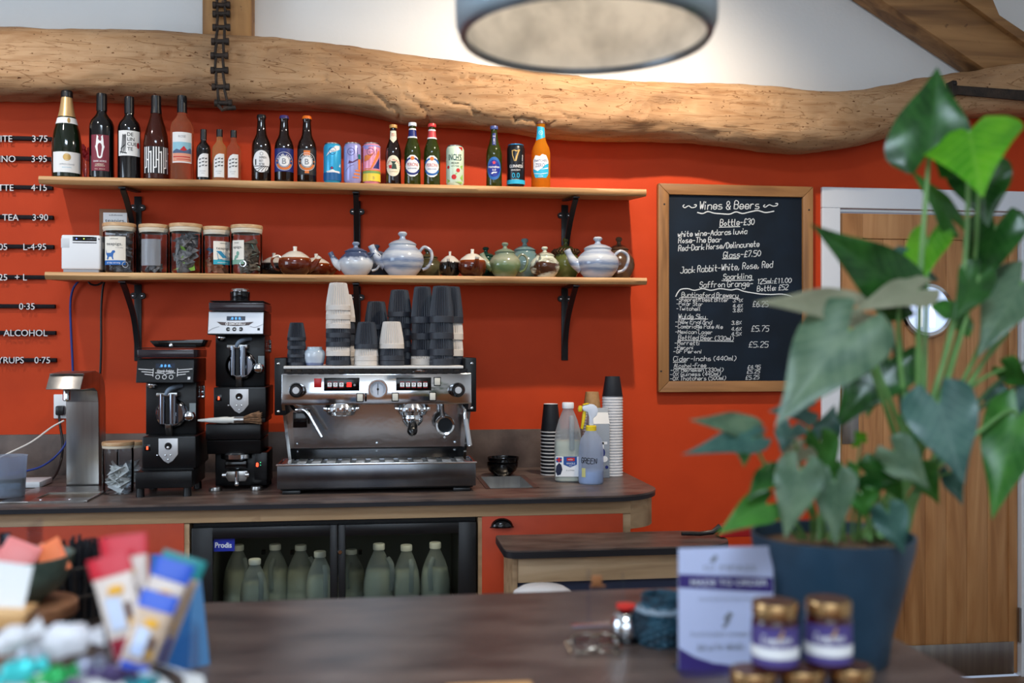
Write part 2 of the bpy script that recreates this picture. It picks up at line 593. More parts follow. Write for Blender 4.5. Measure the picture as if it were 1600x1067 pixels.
# ------------------------------------------------------------------ palette
M_orange = mat('orange_wall_paint', (196, 63, 18), 0.62, spec=.3, mottle=(7, (189, 59, 16), 0.35, 0.7), bump=(240, 0.05))
M_white = mat('white_plaster', (226, 226, 224), 0.75, bump=(60, 0.08))
def beam_wood():
    m = bpy.data.materials.new('pale_beam_wood')
    m.use_nodes = True
    nt = m.node_tree
    b = nt.nodes['Principled BSDF']
    b.inputs['Roughness'].default_value = .7
    b.inputs['Specular IOR Level'].default_value = .25
    N, L = nt.nodes.new, nt.links.new
    tc = N('ShaderNodeTexCoord')
    def nz(scale, s, det, dist=0.0):
        mp = N('ShaderNodeMapping'); mp.inputs['Scale'].default_value = s
        n = N('ShaderNodeTexNoise'); n.inputs['Scale'].default_value = scale; n.inputs['Detail'].default_value = det; n.inputs['Distortion'].default_value = dist
        L(tc.outputs['Object'], mp.inputs[0]); L(mp.outputs[0], n.inputs['Vector'])
        return n.outputs['Fac']
    def ramp(f, *st):
        r = N('ShaderNodeValToRGB'); e = r.color_ramp.elements
        e[0].position, e[0].color = st[0][0], lin(st[0][1]); e[1].position, e[1].color = st[-1][0], lin(st[-1][1])
        for p, c in st[1:-1]: e.new(p).color = lin(c)
        L(f, r.inputs[0]); return r.outputs[0]
    def mul(a, c):
        x = N('ShaderNodeMix'); x.data_type = 'RGBA'; x.blend_type = 'MULTIPLY'; x.inputs['Factor'].default_value = 1
        L(a, x.inputs['A']); L(c, x.inputs['B']); return x.outputs['Result']
    base = ramp(nz(2.4, (1, 3, 3), 6, .6), (.28, (146, 112, 82)), (.5, (178, 140, 102)), (.72, (194, 158, 120)))
    W_ = (255, 255, 255)
    lines = ramp(nz(1.5, (1, 9, 9), 4, 1.6), (.0, W_), (.490, W_), (.5, (206, 190, 174)), (.510, W_), (1, W_))
    lines2 = ramp(nz(5, (1, 9, 9), 5, .5), (.30, (226, 214, 202)), (.5, W_), (.70, (246, 240, 232)), (1, W_))
    specks = ramp(nz(60, (1, 1.6, 1.6), 2), (.0, W_), (.66, W_), (.74, (150, 118, 92)), (1, (120, 90, 66)))
    col = mul(mul(mul(base, lines), lines2), specks)
    L(col, b.inputs['Base Color'])
    bw = N('ShaderNodeRGBToBW'); L(mul(mul(lines, lines2), specks), bw.inputs[0])
    bp = N('ShaderNodeBump'); bp.inputs['Strength'].default_value = .5; bp.inputs['Distance'].default_value = .006
    L(bw.outputs[0], bp.inputs['Height']); L(bp.outputs[0], b.inputs['Normal'])
    return m
M_beam = beam_wood()
M_oldoak = wood('brown_oak_timber', (120, 82, 42), (158, 112, 60), (184, 136, 78), 'z', 0.8, 0.6, 0.5, speck=(30, 0.68, (80, 50, 26)))
M_brace = wood('dark_oak_timber', (104, 70, 38), (140, 100, 58), (168, 124, 76), 'x', 0.8, 0.6, 0.5, speck=(30, 0.68, (80, 50, 26)))
M_shelf = wood('oiled_shelf_wood', (150, 104, 62), (194, 148, 98), (218, 176, 124), 'x', 1.0, 0.5, 0.35)
M_door = wood('oak_door_wood', (150, 100, 58), (178, 126, 78), (196, 146, 96), 'z', 0.9, 0.42, 0.15)
M_frame = wood('chalkboard_frame_pine', (112, 76, 42), (150, 106, 62), (172, 126, 78), 'x', 0.9, 0.5, 0.2)
M_framev = wood('chalkboard_frame_pine_upright', (112, 76, 42), (150, 106, 62), (172, 126, 78), 'z', 0.9, 0.5, 0.2)
M_ply = wood('birch_carcass_wood', (150, 118, 84), (180, 146, 108), (200, 168, 130), 'x', 0.7, 0.6, 0.2, speck=(9, 0.72, (120, 84, 56)))
M_lam = mat('brown_stone_laminate', (58, 48, 46), 0.36, mottle=(7, (112, 96, 88), 0.30, 0.74), bump=(90, 0.06), scale=(1, 2.2, 1), spec=0.45)
M_lamedge = mat('dark_laminate_edge', (24, 24, 30), 0.45)
M_black = mat('matt_black_metal', (20, 21, 24), 0.42, bump=(200, 0.05))
M_blackpl = mat('black_plastic', (17, 17, 19), 0.35)
M_gloss = mat('gloss_black', (8, 8, 10), 0.12)
M_chrome = mat('chrome', (228, 232, 236), 0.10, metal=1.0)
M_steel = mat('brushed_steel', (176, 174, 170), 0.30, metal=1.0, mottle=(40, (150, 148, 146), 0.3, 0.7), scale=(1, 1, 0.05))
M_panelsteel = mat('polished_steel_panel', (190, 192, 194), 0.16, metal=1.0, bump=(4, 0.12))
M_iron = mat('old_iron', (44, 37, 32), 0.65, metal=0.3, bump=(70, 0.4), mottle=(25, (66, 52, 42), 0.4, 0.7))
M_glass = pane('clear_glass', (250, 252, 254), 1.5, 0.03)
M_acrylic = pane('clear_acrylic', (248, 250, 255), 0.6)
M_paper = mat('white_paper', (228, 228, 226), 0.6)
M_wpl = mat('white_plastic', (226, 228, 230), 0.35)
M_ink = mat('black_print', (24, 24, 28), 0.5)
M_chalk = mat('chalk_ink', (216, 222, 226), 0.8)
M_cream = mat('cream_print', (232, 222, 196), 0.5)
M_gold = mat('gold_print', (196, 158, 92), 0.35, metal=0.4)
M_blue = mat('blue_print', (32, 96, 168), 0.5)
M_navy = mat('navy_print', (26, 40, 112), 0.45)
M_cyan = mat('cyan_print', (40, 168, 206), 0.4)
M_red = mat('red_print', (190, 32, 36), 0.5)
M_orn = mat('orange_print', (226, 122, 48), 0.5)
M_wprint = mat('white_print', (236, 236, 236), 0.5)
M_grprint = mat('grey_print', (140, 142, 148), 0.5)

WY = 4.07            # back wall
CT = 0.961           # counter tops
# ------------------------------------------------------------------ room shell
def struct(b, name, m, smooth=0):
    o = b.build(name, m, None, smooth)
    o['kind'] = 'structure'
    return o
DX0, DX1 = W(1309, 400, WY).x, W(1593, 400, WY).x
DZ = W(1320, 326, WY).z
b = B()
ZS = 2.49
b.box(-3.4, DX0, WY, WY + 0.12, 0, ZS)
b.box(DX1, 3.4, WY, WY + 0.12, 0, ZS)
b.box(DX0, DX1, WY, WY + 0.12, DZ, ZS)
struct(b, 'wall_back', M_orange)
struct(B().box(-3.4, 3.4, WY, WY + 0.12, ZS, 3.9), 'wall_back_upper', M_white)
struct(B().box(-3.4, 3.4, -2.6, WY, -0.06, 0), 'floor', wood('floor_boards', (92, 70, 52), (120, 94, 70), (138, 110, 84), 'x', 0.6, 0.45, 0.15))
struct(B().box(-3.4, 3.4, -2.6, WY + 0.12, 3.9, 4.0), 'ceiling', M_white)
struct(B().box(-3.52, -3.4, -2.6, WY + 0.12, 0, 3.9), 'wall_left', M_white)
struct(B().box(3.4, 3.52, -2.6, WY + 0.12, 0, 3.9), 'wall_right', M_white)
struct(B().box(-3.52, 3.52, -2.72, -2.6, 0, 3.9), 'wall_front', M_white)
struct(B().box(-3.39, 3.39, -2.599, -2.57, 0, 1.25), 'reflection_panel', wood('reflection_panel_oak', (110, 66, 34), (142, 90, 50), (160, 106, 62), 'z', .6, .5, .2))  # unseen panel added so the machine's back panel reflects brown

# frames added round the assumed window lights (behind and left of the camera, and round the added roof fill)
M_wf = mat('added_frame_white', (226, 228, 230), .4)
def wframe(name, c, u, v, du, dv, nrm):
    b = B()
    c, u, v, nrm = Vector(c), Vector(u), Vector(v), Vector(nrm)
    for s_, t_, a_, e_ in ((0, 1, du + .07, .035), (0, -1, du + .07, .035), (1, 0, .035, dv), (-1, 0, .035, dv)):
        m = c + u * s_ * (du + .035) + v * t_ * (dv + .035)
        lo, hi = m - u * a_ - v * e_ , m + u * a_ + v * e_ + nrm * .05
        b.box(min(lo.x, hi.x), max(lo.x, hi.x), min(lo.y, hi.y), max(lo.y, hi.y), min(lo.z, hi.z), max(lo.z, hi.z))
    struct(b, name, M_wf)
wframe('assumed_window_1', (-.6, -2.598, 2.15), (1, 0, 0), (0, 0, 1), 1.8, .7, (0, 1, 0))
wframe('assumed_window_2', (-3.398, 1.6, 1.9), (0, 1, 0), (0, 0, 1), .9, .8, (1, 0, 0))
wframe('roof_fill_frame', (-.2, -.7, 3.898), (1, 0, 0), (0, 1, 0), .7, .45, (0, 0, -1))

# ------------------------------------------------------------------ the crooked beam along the wall
UP = [(-120, 50), (0, 51), (100, 53), (200, 56), (320, 61), (400, 63), (500, 72), (600, 86), (700, 101), (800, 115), (900, 127), (1000, 134), (1100, 138), (1180, 142), (1260, 148), (1320, 146), (1380, 139), (1440, 129), (1500, 118), (1560, 109), (1620, 105), (1760, 103)]
LO = [(-120, 152), (0, 153), (100, 155), (200, 159), (300, 162), (370, 164), (440, 168), (520, 174), (600, 183), (660, 193), (720, 197), (790, 205), (850, 212), (920, 216), (1000, 217), (1060, 219), (1110, 224), (1180, 231), (1240, 236), (1290, 234), (1340, 226), (1400, 210), (1450, 196), (1500, 187), (1560, 182), (1620, 181), (1760, 182)]
BY, BD = 3.965, 0.135
random.seed(11)
cracks = []
for cx, cy, ln, ang, wd in [(690, 125, 120, .22, 3), (800, 165, 70, .5, 3), (850, 170, 60, .12, 4), (640, 150, 80, .55, 3), (760, 135, 90, .1, 3), (560, 110, 120, .3, 2.5), (905, 160, 50, .2, 3.5),
                        (470, 105, 110, .25, 2), (1040, 175, 55, .05, 4), (1290, 188, 34, .9, 6), (1230, 205, 60, -.15, 3), (1180, 170, 80, .3, 2), (870, 190, 50, .35, 3), (720, 180, 60, .4, 2.5),
                        (600, 170, 60, .5, 3), (240, 95, 90, .1, 2), (120, 115, 110, .05, 2), (520, 140, 60, .2, 2), (955, 150, 40, -.3, 3), (1020, 168, 60, .0, 3), (1330, 170, 70, -.3, 2.5), (380, 100, 60, .2, 2), (650, 175, 50, .6, 3), (825, 200, 60, .1, 3)]:
    P = []
    n = 8
    for k in range(n + 1):
        t = k / n - 0.5
        P.append((cx + ln * t * math.cos(ang) + random.uniform(-3, 3), cy + ln * t * math.sin(ang) + random.uniform(-4, 4)))
    cracks.append((P, wd))
def seg_d(p, a, c):
    vx, vy = c[0] - a[0], c[1] - a[1]
    L = vx * vx + vy * vy
    t = max(0, min(1, ((p[0] - a[0]) * vx + (p[1] - a[1]) * vy) / L)) if L else 0
    return math.hypot(p[0] - a[0] - t * vx, p[1] - a[1] - t * vy)
rings = []
NX, NA = 520, 72
for i in range(NX + 1):
    px = -110 + (1740 + 110) * i / NX
    yu, yl = smooth_tab(UP, px), smooth_tab(LO, px)
    ct = W(px, (yu + yl) / 2, BY)
    hh = (yl - yu) / 2 * MPP(ct)
    ring = []
    for k in range(NA):
        a = 2 * PI * k / NA
        ca, sa = math.cos(a), math.sin(a)
        ex = 0.62
        dz = math.copysign(abs(sa) ** ex, sa)
        dy = -math.copysign(abs(ca) ** ex, ca)
        p = Vector((ct.x, ct.y + BD * dy, ct.z + hh * dz))
        n1 = noise.noise(Vector((p.x * 2.2, p.y * 6, p.z * 6)))
        n2 = noise.noise(Vector((p.x * 9, p.y * 24 + 3, p.z * 24)))
        n3 = noise.noise(Vector((p.x * 30, p.y * 70 + 9, p.z * 70)))
        d = n1 * 0.016 + n2 * 0.006 + n3 * 0.0016
        if ca > 0:                       # front half: knots and drying cracks
            q = (px, (yu + yl) / 2 - (yl - yu) / 2 * dz)
            for kx, ky, kr, kh in ((985, 185, 26, 0.022), (1292, 200, 40, 0.02), (1235, 212, 30, 0.014), (630, 185, 40, 0.012)):
                rr = math.hypot((q[0] - kx) / kr, (q[1] - ky) / kr)
                if rr < 2: d += kh * math.exp(-rr * rr * 1.6)
                if kr == 26 and rr < 0.45: d -= 0.012
            for P, wd in cracks:
                if abs(q[0] - P[4][0]) > 75: continue
                m = min(seg_d(q, P[j], P[j + 1]) for j in range(8))
                if m < wd: d -= 0.010 * (1 - m / wd)
        ring.append(p + Vector((0, dy * d, dz * d)))
    rings.append(ring)
beam = loft(B(), rings).build('timber_beam', M_beam, None, 60)
tag(beam, 'long crooked pale timber beam running along the wall between orange and white', 'beam')

# upright post above the beam, diagonal brace at the right
a, c = W(319, 70, 4.0), W(395, -60, 4.0)
tag(B().box(a.x, c.x, 3.955, WY, W(319, 64, 3.96).z - 0.01, 3.9, 0.008).build('timber_post', M_oldoak), 'brown square timber post standing on the beam behind the chain', 'post')
def pl(px, py, Y=3.93): return W(px, py, Y)
brace = thing('timber_brace', 'dark oak diagonal brace meeting the right end of the crooked beam', 'brace')
B().prism([pl(900, -318), pl(1350, -18), pl(1545, 112), pl(1660, 112), pl(1483, -18), pl(1074, -318)], (0, 0.13, 0), 0.006).build('lower_timber', M_brace, brace)
B().prism([pl(1074, -318, 3.90), pl(1483, -18, 3.90), pl(1665, 113, 3.90), pl(1665, 92, 3.90), pl(1562, 23, 3.90), pl(1545, -18, 3.90), pl(1136, -318, 3.90)], (0, 0.10, 0), 0.005).build('upper_timber', M_brace, brace)

# iron strap at the right end of the beam
st = thing('iron_strap', 'dark iron strap bolted across the right end of the crooked beam', 'strap')
p = [pl(1492, 133, 3.80), pl(1492, 147, 3.80), pl(1700, 166, 3.80), pl(1700, 148, 3.80)]
B().prism(p, (0, 0.012, 0), 0.002).build('strap_bar', M_iron, st)
q = pl(1489, 139, 3.80)
B().box(q.x - 0.012, q.x + 0.010, 3.785, 3.87, q.z - 0.030, q.z + 0.032, 0.004).build('strap_end', M_iron, st)
B().ball((q.x, 3.784, q.z + 0.018), 0.008).build('bolt', M_iron, st)

# roller chain hanging over the beam
ch = thing('iron_chain', 'rusty iron ladder chain hanging down the post and over the beam', 'chain', W(344, 100, 3.82))
ys = [-14, 8, 22, 43, 65, 87, 110, 136, 161]
Ys = [3.93, 3.93, 3.925, 3.865, 3.80, 3.795, 3.79, 3.795, 3.80]
xs = [345, 346, 346, 346, 344, 343, 343, 345, 349]
prev = None
for k, (x, y, Y) in enumerate(zip(xs, ys, Ys)):
    l, r = W(x - 11, y, Y), W(x + 11, y, Y)
    bb = B(ch)
    bb.cyl(l, r, 0.0095, 12)
    bb.cyl(l - Vector((.006, 0, 0)), l + Vector((.006, 0, 0)), 0.0135, 12)
    bb.cyl(r - Vector((.006, 0, 0)), r + Vector((.006, 0, 0)), 0.0135, 12)
    if k + 1 < len(xs):
        l2, r2 = W(xs[k + 1] - 7, ys[k + 1], Ys[k + 1]), W(xs[k + 1] + 7, ys[k + 1], Ys[k + 1])
        l1, r1 = W(x - 5, y, Y), W(x + 5, y, Y)
        f = Vector((0, -0.006, 0))
        bb.tube(spline([l1, (l1 + l2) / 2 + f, l2], 4), 0.0052, 8)
        bb.tube(spline([r1, (r1 + r2) / 2 + f, r2], 4), 0.0052, 8)
    else:
        e = W(358, 168, 3.80)
        bb.tube([l, (l + e) / 2 + Vector((0, -.01, -.02)), e], 0.007, 8)
        bb.cyl(e - Vector((.02, 0, .004)), e + Vector((.024, 0, 0)), 0.009, 12)
    bb.build('chain_link', M_iron, ch)

# ------------------------------------------------------------------ the door
dw = thing('door_1', None, None)
dw['kind'] = 'structure'
dl = (DX0 + 0.012, DX1 - 0.006)
b = B()
n = 7
sx0, sx1 = W(1349, 500, WY).x, W(1578, 500, WY).x
zt, zb = DZ - 0.018, 0.012
rz_ = W(1340, 372, WY).z
b.box(dl[0], sx0, WY + 0.005, WY + 0.05, zb, zt, 0.002)
b.box(sx1, dl[1], WY + 0.005, WY + 0.05, zb, zt, 0.002)
b.box(sx0, sx1, WY + 0.005, WY + 0.05, rz_, zt, 0.002)
for k in range(n):
    w_ = (sx1 - sx0) / n
    b.box(sx0 + k * w_, sx0 + (k + 1) * w_, WY + 0.012, WY + 0.046, zb, rz_, 0.004)
b.build('door_leaf', M_door, dw)
pc = W(1449, 484, WY)
B().lathe([(0.122, 0.0), (0.122, -0.012), (0.114, -0.020), (0.100, -0.016), (0.097, 0.0)], 48, (pc.x, WY + 0.008, pc.z), 'y').build('porthole_ring', M_chrome, dw)
B().lathe([(0, 0.0), (0.098, 0.0), (0.098, 0.004), (0, 0.004)], 40, (pc.x, WY - 0.001, pc.z), 'y').build('porthole_glass', mat('daylit_porthole', (205, 222, 255), 0.1, emit=0.9), dw)
glow_strips = B()
for dx in (-0.045, 0.012): glow_strips.box(pc.x + dx, pc.x + dx + 0.022, WY - 0.004, WY - 0.002, pc.z - 0.075, pc.z + 0.075)
glow_strips.build('porthole_glow', mat('bright_sky_glass', (240, 246, 255), 0.1, emit=1.6), dw)  # bright strips in the pane, daylight put in as emission
k0 = W(1180, 1000, WY)
B().box(dl[0] + 0.01, dl[1] - 0.02, WY + 0.001, WY + 0.006, W(1500, 1057, WY).z, W(1500, 1006, WY).z, 0.001).build('kick_plate', M_steel, dw)
hg = W(1595, 975, WY)
B().cyl((DX1 - 0.004, WY - 0.008, hg.z - 0.075), (DX1 - 0.004, WY - 0.008, hg.z + 0.075), 0.009, 12).build('hinge', M_steel, dw)
pp = W(1323, 632, WY)
B().box(pp.x - 0.02, pp.x + 0.055, WY + 0.001, WY + 0.006, pp.z - 0.17, pp.z + 0.14, 0.001).build('push_plate', M_steel, dw)
fr = B()
fx = W(1282, 400, WY).x
fr.box(fx, DX0 + 0.004, WY - 0.018, WY + 0.05, 0, DZ, 0.003)
fr.box(DX1 - 0.002, DX1 + 0.075, WY - 0.018, WY + 0.05, 0, DZ, 0.003)
fr.box(fx, DX1 + 0.075, WY - 0.018, WY + 0.05, DZ + 0.0005, W(1290, 293, WY).z, 0.003)
t1 = struct(fr, 'trim_1', mat('white_gloss_paint', (226, 230, 236), 0.3))
struct(B().box(DX0, DX1, WY + 0.004, WY + 0.04, DZ - 0.014, DZ, 0.001), 'trim_2', M_chrome)

# ------------------------------------------------------------------ menu rails with raised letters on the left wall
rows = [(216.5, [('WHITE', 'r', 19), ('3\u00b775', 'r', 74)], 80, 'WHITE 3.75'), (248, [('CINO', 'r', 24), ('3\u00b795', 'r', 73)], 80, 'NO 3.95'), (293, [('LATTE', 'r', 21), ('4\u00b715', 'r', 73)], 81, 'LATTE 4.15'),
        (339.5, [('TEA', 'r', 29), ('3\u00b790', 'r', 75)], 82, 'TEA 3.90'), (385.5, [('S-4\u00b705', 'r', 11), ('L-4\u00b795', 'r', 72)], 83, 'L-4.95'), (433, [('+0\u00b725', 'r', 11), ('+ L', 'r', 42)], 70, '+ L'),
        (478.5, [('0\u00b735', 'r', 54)], 85, '0.35'), (520, [('ALCOHOL', 'r', 74)], 86, 'ALCOHOL'), (562.5, [('SYRUPS', 'r', 37), ('0\u00b775', 'r', 78)], 87, 'SYRUPS 0.75')]
M_rail = mat('menu_rail_black', (20, 14, 20), 0.6, spec=.2)
M_letter = mat('menu_letter_white', (222, 220, 220), 0.4)
for y, tx, xe, say in rows:
    e = W(xe, y, WY - 0.02)
    r = thing('menu_rail', 'black menu rail on the orange wall with raised white letters %s' % say.replace('.', ' point '), 'menu rail', (-2.2, WY - 0.02, e.z), group='menu rails on the wall')
    B(r).box(-2.2, e.x, WY - 0.016, WY, e.z - 0.0075, e.z + 0.0075, 0.001).build('rail', M_rail, r)
    for t, al, x in tx:
        D().text(t, x, 0, 10.2, al=al).build('lettering', M_letter, r, flat(r, 0, y, WY - 0.024), thick=(0, 0.006, 0))

# ------------------------------------------------------------------ chalkboard
CB = 4.035
cb = thing('chalkboard', 'wood framed chalkboard of wines and beers in white handwriting', 'chalkboard', W(1150, 614, CB))
x0, x1 = W(1029, 450, CB).x, W(1271, 450, CB).x
z1, z0 = W(1030, 286, CB).z, W(1028, 613, CB).z
fw = 0.046
B(cb).prism([(x0, CB, z0), (x0 + fw, CB, z0 + fw), (x0 + fw, CB, z1 - fw), (x0, CB, z1)], (0, 0.03, 0), 0.004).build('frame_side', M_framev, cb)
B(cb).prism([(x1, CB, z0), (x1 - fw, CB, z0 + fw), (x1 - fw, CB, z1 - fw), (x1, CB, z1)], (0, 0.03, 0), 0.004).build('frame_side', M_framev, cb)
B(cb).prism([(x0, CB, z1), (x0 + fw, CB, z1 - fw), (x1 - fw, CB, z1 - fw), (x1, CB, z1)], (0, 0.03, 0), 0.004).build('frame_rail', M_frame, cb)
B(cb).prism([(x0, CB, z0), (x0 + fw, CB, z0 + fw), (x1 - fw, CB, z0 + fw), (x1, CB, z0)], (0, 0.03, 0), 0.004).build('frame_rail', M_frame, cb)
B(cb).box(x0 + fw - .004, x1 - fw + .004, CB + 0.014, CB + 0.024, z0 + fw - .004, z1 - fw + .004).build('slate', mat('blackboard_slate', (13, 24, 36), 0.6, spec=.25, mottle=(6, (19, 34, 50), 0.4, 0.75)), cb)
sc = B(cb)
for sx, sy in ((1038, 319), (1264, 328), (1033, 580)):
    q = W(sx, sy, CB)
    sc.lathe([(0, -.001), (.004, -.001), (.004, .002), (0, .002)], 10, (q.x, CB, q.z), 'y')
sc.build('screw', M_ink, cb)
d = D()
def ink(t, x0, y0, x1, y1, h, pen=1.15): d.ink(t, x0, -y0, x1, -y1, h, pen * 0.72)
ink('Wines & Beers', 1093, 327, 1186, 326, 12, 1.6)
ink('Bottle-\u00a330', 1125, 353, 1178, 351, 9.5, 1.5)
ink('white wine-Adaras luvia', 1059, 370, 1167, 365, 8, 1.4)
ink('Rose-The Bear', 1060, 379.7, 1127, 378, 8, 1.4)
ink('Red-Dark Horse/Delincunete', 1060, 392, 1186, 385, 8.5, 1.4)
ink('Glass-\u00a37.50', 1130, 403, 1188, 400, 9, 1.4)
ink('Jack Rabbit-White, Rose, Red', 1063, 427, 1207, 417.5, 9.5, 1.4)
ink('Sparkling', 1130, 436.5, 1174, 435, 8, 1.4)
ink('Saffron Grange-', 1093, 449.5, 1176, 447, 9, 1.4)
ink('125ml:\u00a311.00', 1183, 443.5, 1236, 441.5, 7.5, 1.3)
ink('Bottle: \u00a352', 1183, 455, 1231, 452.5, 8, 1.3)
ink('Buntingford Brewery', 1065, 463.5, 1153, 464.5, 6.6, 1.1)
for t, y, t2, y2 in (('-Shepreth Best Bitter', 470.5, '3.9%', 472), ('-Polar Star', 477, '4.4%', 480.5), ('-Twitchell', 484.5, '3.8%', 487.5)):
    ink(t, 1057, y, {'-S': 1138, '-P': 1098, '-T': 1094}[t[:2]], y + .8, 5.6, 0.95)
    ink(t2, 1145, y2, 1160, y2, 5.4, 0.95)
ink('\u00a36.25', 1176, 479, 1200, 479, 8.2, 1.1)
ink('Wylde Sky', 1060, 497.5, 1102, 498, 7, 1.1)
for t, x, y, t2, y2 in (('-New England', 1112, 505.5, '3.8%', 507), ('-Cambridge Pale Ale', 1129, 512.5, '4.6%', 516.5), ('-Mexican Lager', 1113, 521, '4.5%', 524.5)):
    ink(t, 1055, y, x, y + .8, 5.8, 0.95)
    ink(t2, 1143, y2, 1158, y2, 5.4, 0.95)
ink('\u00a35.75', 1174, 517.5, 1201, 517.5, 8.6, 1.1)
ink('Bottled Beer (330ml)', 1060, 530, 1146, 532, 6.6, 1.05)
ink('-Morretti', 1054, 538.5, 1093, 539, 6.2, 1.0)
ink('-Peroni', 1054, 545.5, 1083, 545.8, 5.4, 1.0)
ink('-GF Peroni', 1052, 551.6, 1096, 551.8, 5.4, 1.0)
ink('\u00a35.25', 1170, 542.5, 1200, 542.5, 8.6, 1.1)
ink('Cider-Inchs (440ml)', 1052, 564, 1150, 563, 7, 1.1)
ink('Alcohol-Free', 1053, 574.5, 1103, 573.5, 6.2, 1.0)
ink('-0% Heineken (330ml)', 1048, 581, 1130, 580, 5.6, 0.95)
ink('-0% Guiness (440ml)', 1047, 587.4, 1126, 586.6, 5.4, 0.95)
ink('-0% Thatchers (500ml)', 1047, 594.5, 1134, 593.4, 6, 0.95)
ink('\u00a34.95', 1168, 576.5, 1188, 576, 5.6, 0.95)
ink('\u00a35.25', 1167, 583.5, 1187, 583, 5.4, 0.95)
ink('\u00a35.25', 1165, 593, 1186, 592, 6, 0.95)
def und(x0, y0, x1, y1, w=1.1): d.stroke([(x0, -y0), (x1, -y1)], w)
und(1124, 355, 1156, 354); und(1129, 404.5, 1154, 404); und(1128, 438.5, 1177, 437.5)
und(1065, 464.8, 1153, 466, .9); und(1060, 498.5, 1106, 498.5, .9); und(1059, 531.8, 1146, 533.5, .9); und(1052, 566, 1072, 565.5, .9); und(1053, 576.2, 1103, 575.4, .9)
def wig(P, w): d.stroke([(q.x, -q.y) for q in spline([(x, y, 0) for x, y in P], 5)], w)
wig([(1090, 332), (1098, 333.5), (1106, 330.5), (1116, 333), (1128, 334), (1140, 334.5), (1150, 331), (1160, 333.5), (1172, 331), (1184, 329), (1196, 332), (1209, 330)], 1.6)
wig([(1069, 320), (1067, 322), (1070, 324.5), (1076, 321.5), (1081, 324.5), (1087, 323), (1088, 320), (1085, 320)], 1.3)
wig([(1195, 320), (1193, 322), (1196, 323.5), (1202, 320), (1208, 322), (1214, 321), (1215, 318), (1212, 318)], 1.3)
wig([(1056, 463), (1059, 457), (1064, 452), (1075, 451), (1085, 453.5), (1098, 451), (1111, 453.5), (1125, 451), (1142, 453), (1152, 451.5), (1162, 455), (1176, 457.5), (1190, 459.5), (1206, 460), (1222, 459.5), (1236, 463), (1244, 470), (1248, 479)], 1.5)
d.build('handwriting', M_chalk, cb, flat(cb, 0, 0, CB + 0.0125))
# ------------------------------------------------------------------ two live-edge shelves on brackets
SF = 3.795           # shelf front edge
def shelf(name, label, xa, xb, top, bot, seed, lift):
    """top, bot: pixel heights of the front face at the two ends"""
    A, Bq = W(xa, top, SF), W(xb, 0, SF)
    z1 = W(600, 0, SF)
    zt = A.z
    th = (bot - top) * MPP(A)
    rings = []
    N = 120
    for i in range(N + 1):
        x = A.x + (Bq.x - A.x) * i / N
        n = noise.noise(Vector((x * 1.7 + seed, 0, seed))) * 0.010 + noise.noise(Vector((x * 6 + seed, 3, 0))) * 0.004
        n2 = noise.noise(Vector((x * 2.3, seed, 7))) * 0.005
        f = SF + n
        rings.append([(x, f + 0.004, zt), (x, f, zt - 0.004), (x, f - 0.001 + n2, zt - th * .5), (x, f + 0.004, zt - th + 0.004 + n2), (x, f + 0.009, zt - th + n2), (x, WY - 0.001, zt - th + lift + n2 * .1), (x, WY - 0.001, zt)])
    o = loft(B(), rings).build(name, M_shelf, None, 40)
    tag(o, label, 'shelf', 'live edge wall shelves')
    return zt, zt - th
S1T, S1B = shelf('wall_shelf', 'upper live-edge wooden shelf carrying bottles and cans', 60, 1010, 274.5, 286, 1.0, .024)
S2T, S2B = shelf('wall_shelf', 'lower live-edge wooden shelf carrying teapots and glass jars', 70, 1011, 424.5, 435.5, 5.0, .008)

def bracket(px, top, drop, where, lift):
    x = W(px, 500, WY).x
    r = thing('shelf_bracket', 'black curved iron bracket holding the %s' % where, 'bracket', (x, WY, top), group='iron shelf brackets')
    B(r).box(x - .014, x + .014, WY - .008, WY - .0005, top - drop, top - .001, .002).build('wall_plate', M_black, r)
    zl_ = lambda y: lift * (y - SF - .009) / (WY - SF - .01) - .004
    B(r).side([(SF + .02, top - .007 + zl_(SF + .02)), (SF + .02, top - .0005 + zl_(SF + .02)), (WY - .009, top - .0005 + zl_(WY)), (WY - .009, top - .007 + zl_(WY))], x - .013, x + .013, .002).build('arm', M_black, r)
    P = spline([(x, SF + .035, top - .010), (x, SF + .10, top - .05), (x, WY - .08, top - drop * .42), (x, WY - .03, top - drop * .70), (x, WY - .012, top - drop * .93)], 6)
    b = B(r)
    for k in range(len(P) - 1):
        a, c = P[k], P[k + 1]
    loft(b, [[(x - .010, p.y, p.z - .005), (x + .010, p.y, p.z - .005), (x + .010, p.y + .006, p.z + .003), (x - .010, p.y + .006, p.z + .003)] for p in P])
    b.build('brace', M_black, r)
    for dx, dz in ((-.017, -.045), (.017, -.045)):
        q = B(r)
        q.lathe([(0, -.010), (.012, -.010), (.013, 0), (0, 0)], 14, (x + dx, WY - .0005, top + dz), 'y')
        q.build('lug', M_black, r)
        B(r).ball((x + dx, WY - .011, top + dz), .0045, (1, .5, 1), 10).build('screw', M_chrome, r)
    return r
for px, w_ in ((216, 'left end'), (558, 'middle'), (882, 'right end')):
    bracket(px, S1B, 0.315, w_ + ' of the upper shelf', .024)
    bracket(px, S2B, 0.30, w_ + ' of the lower shelf', .008)

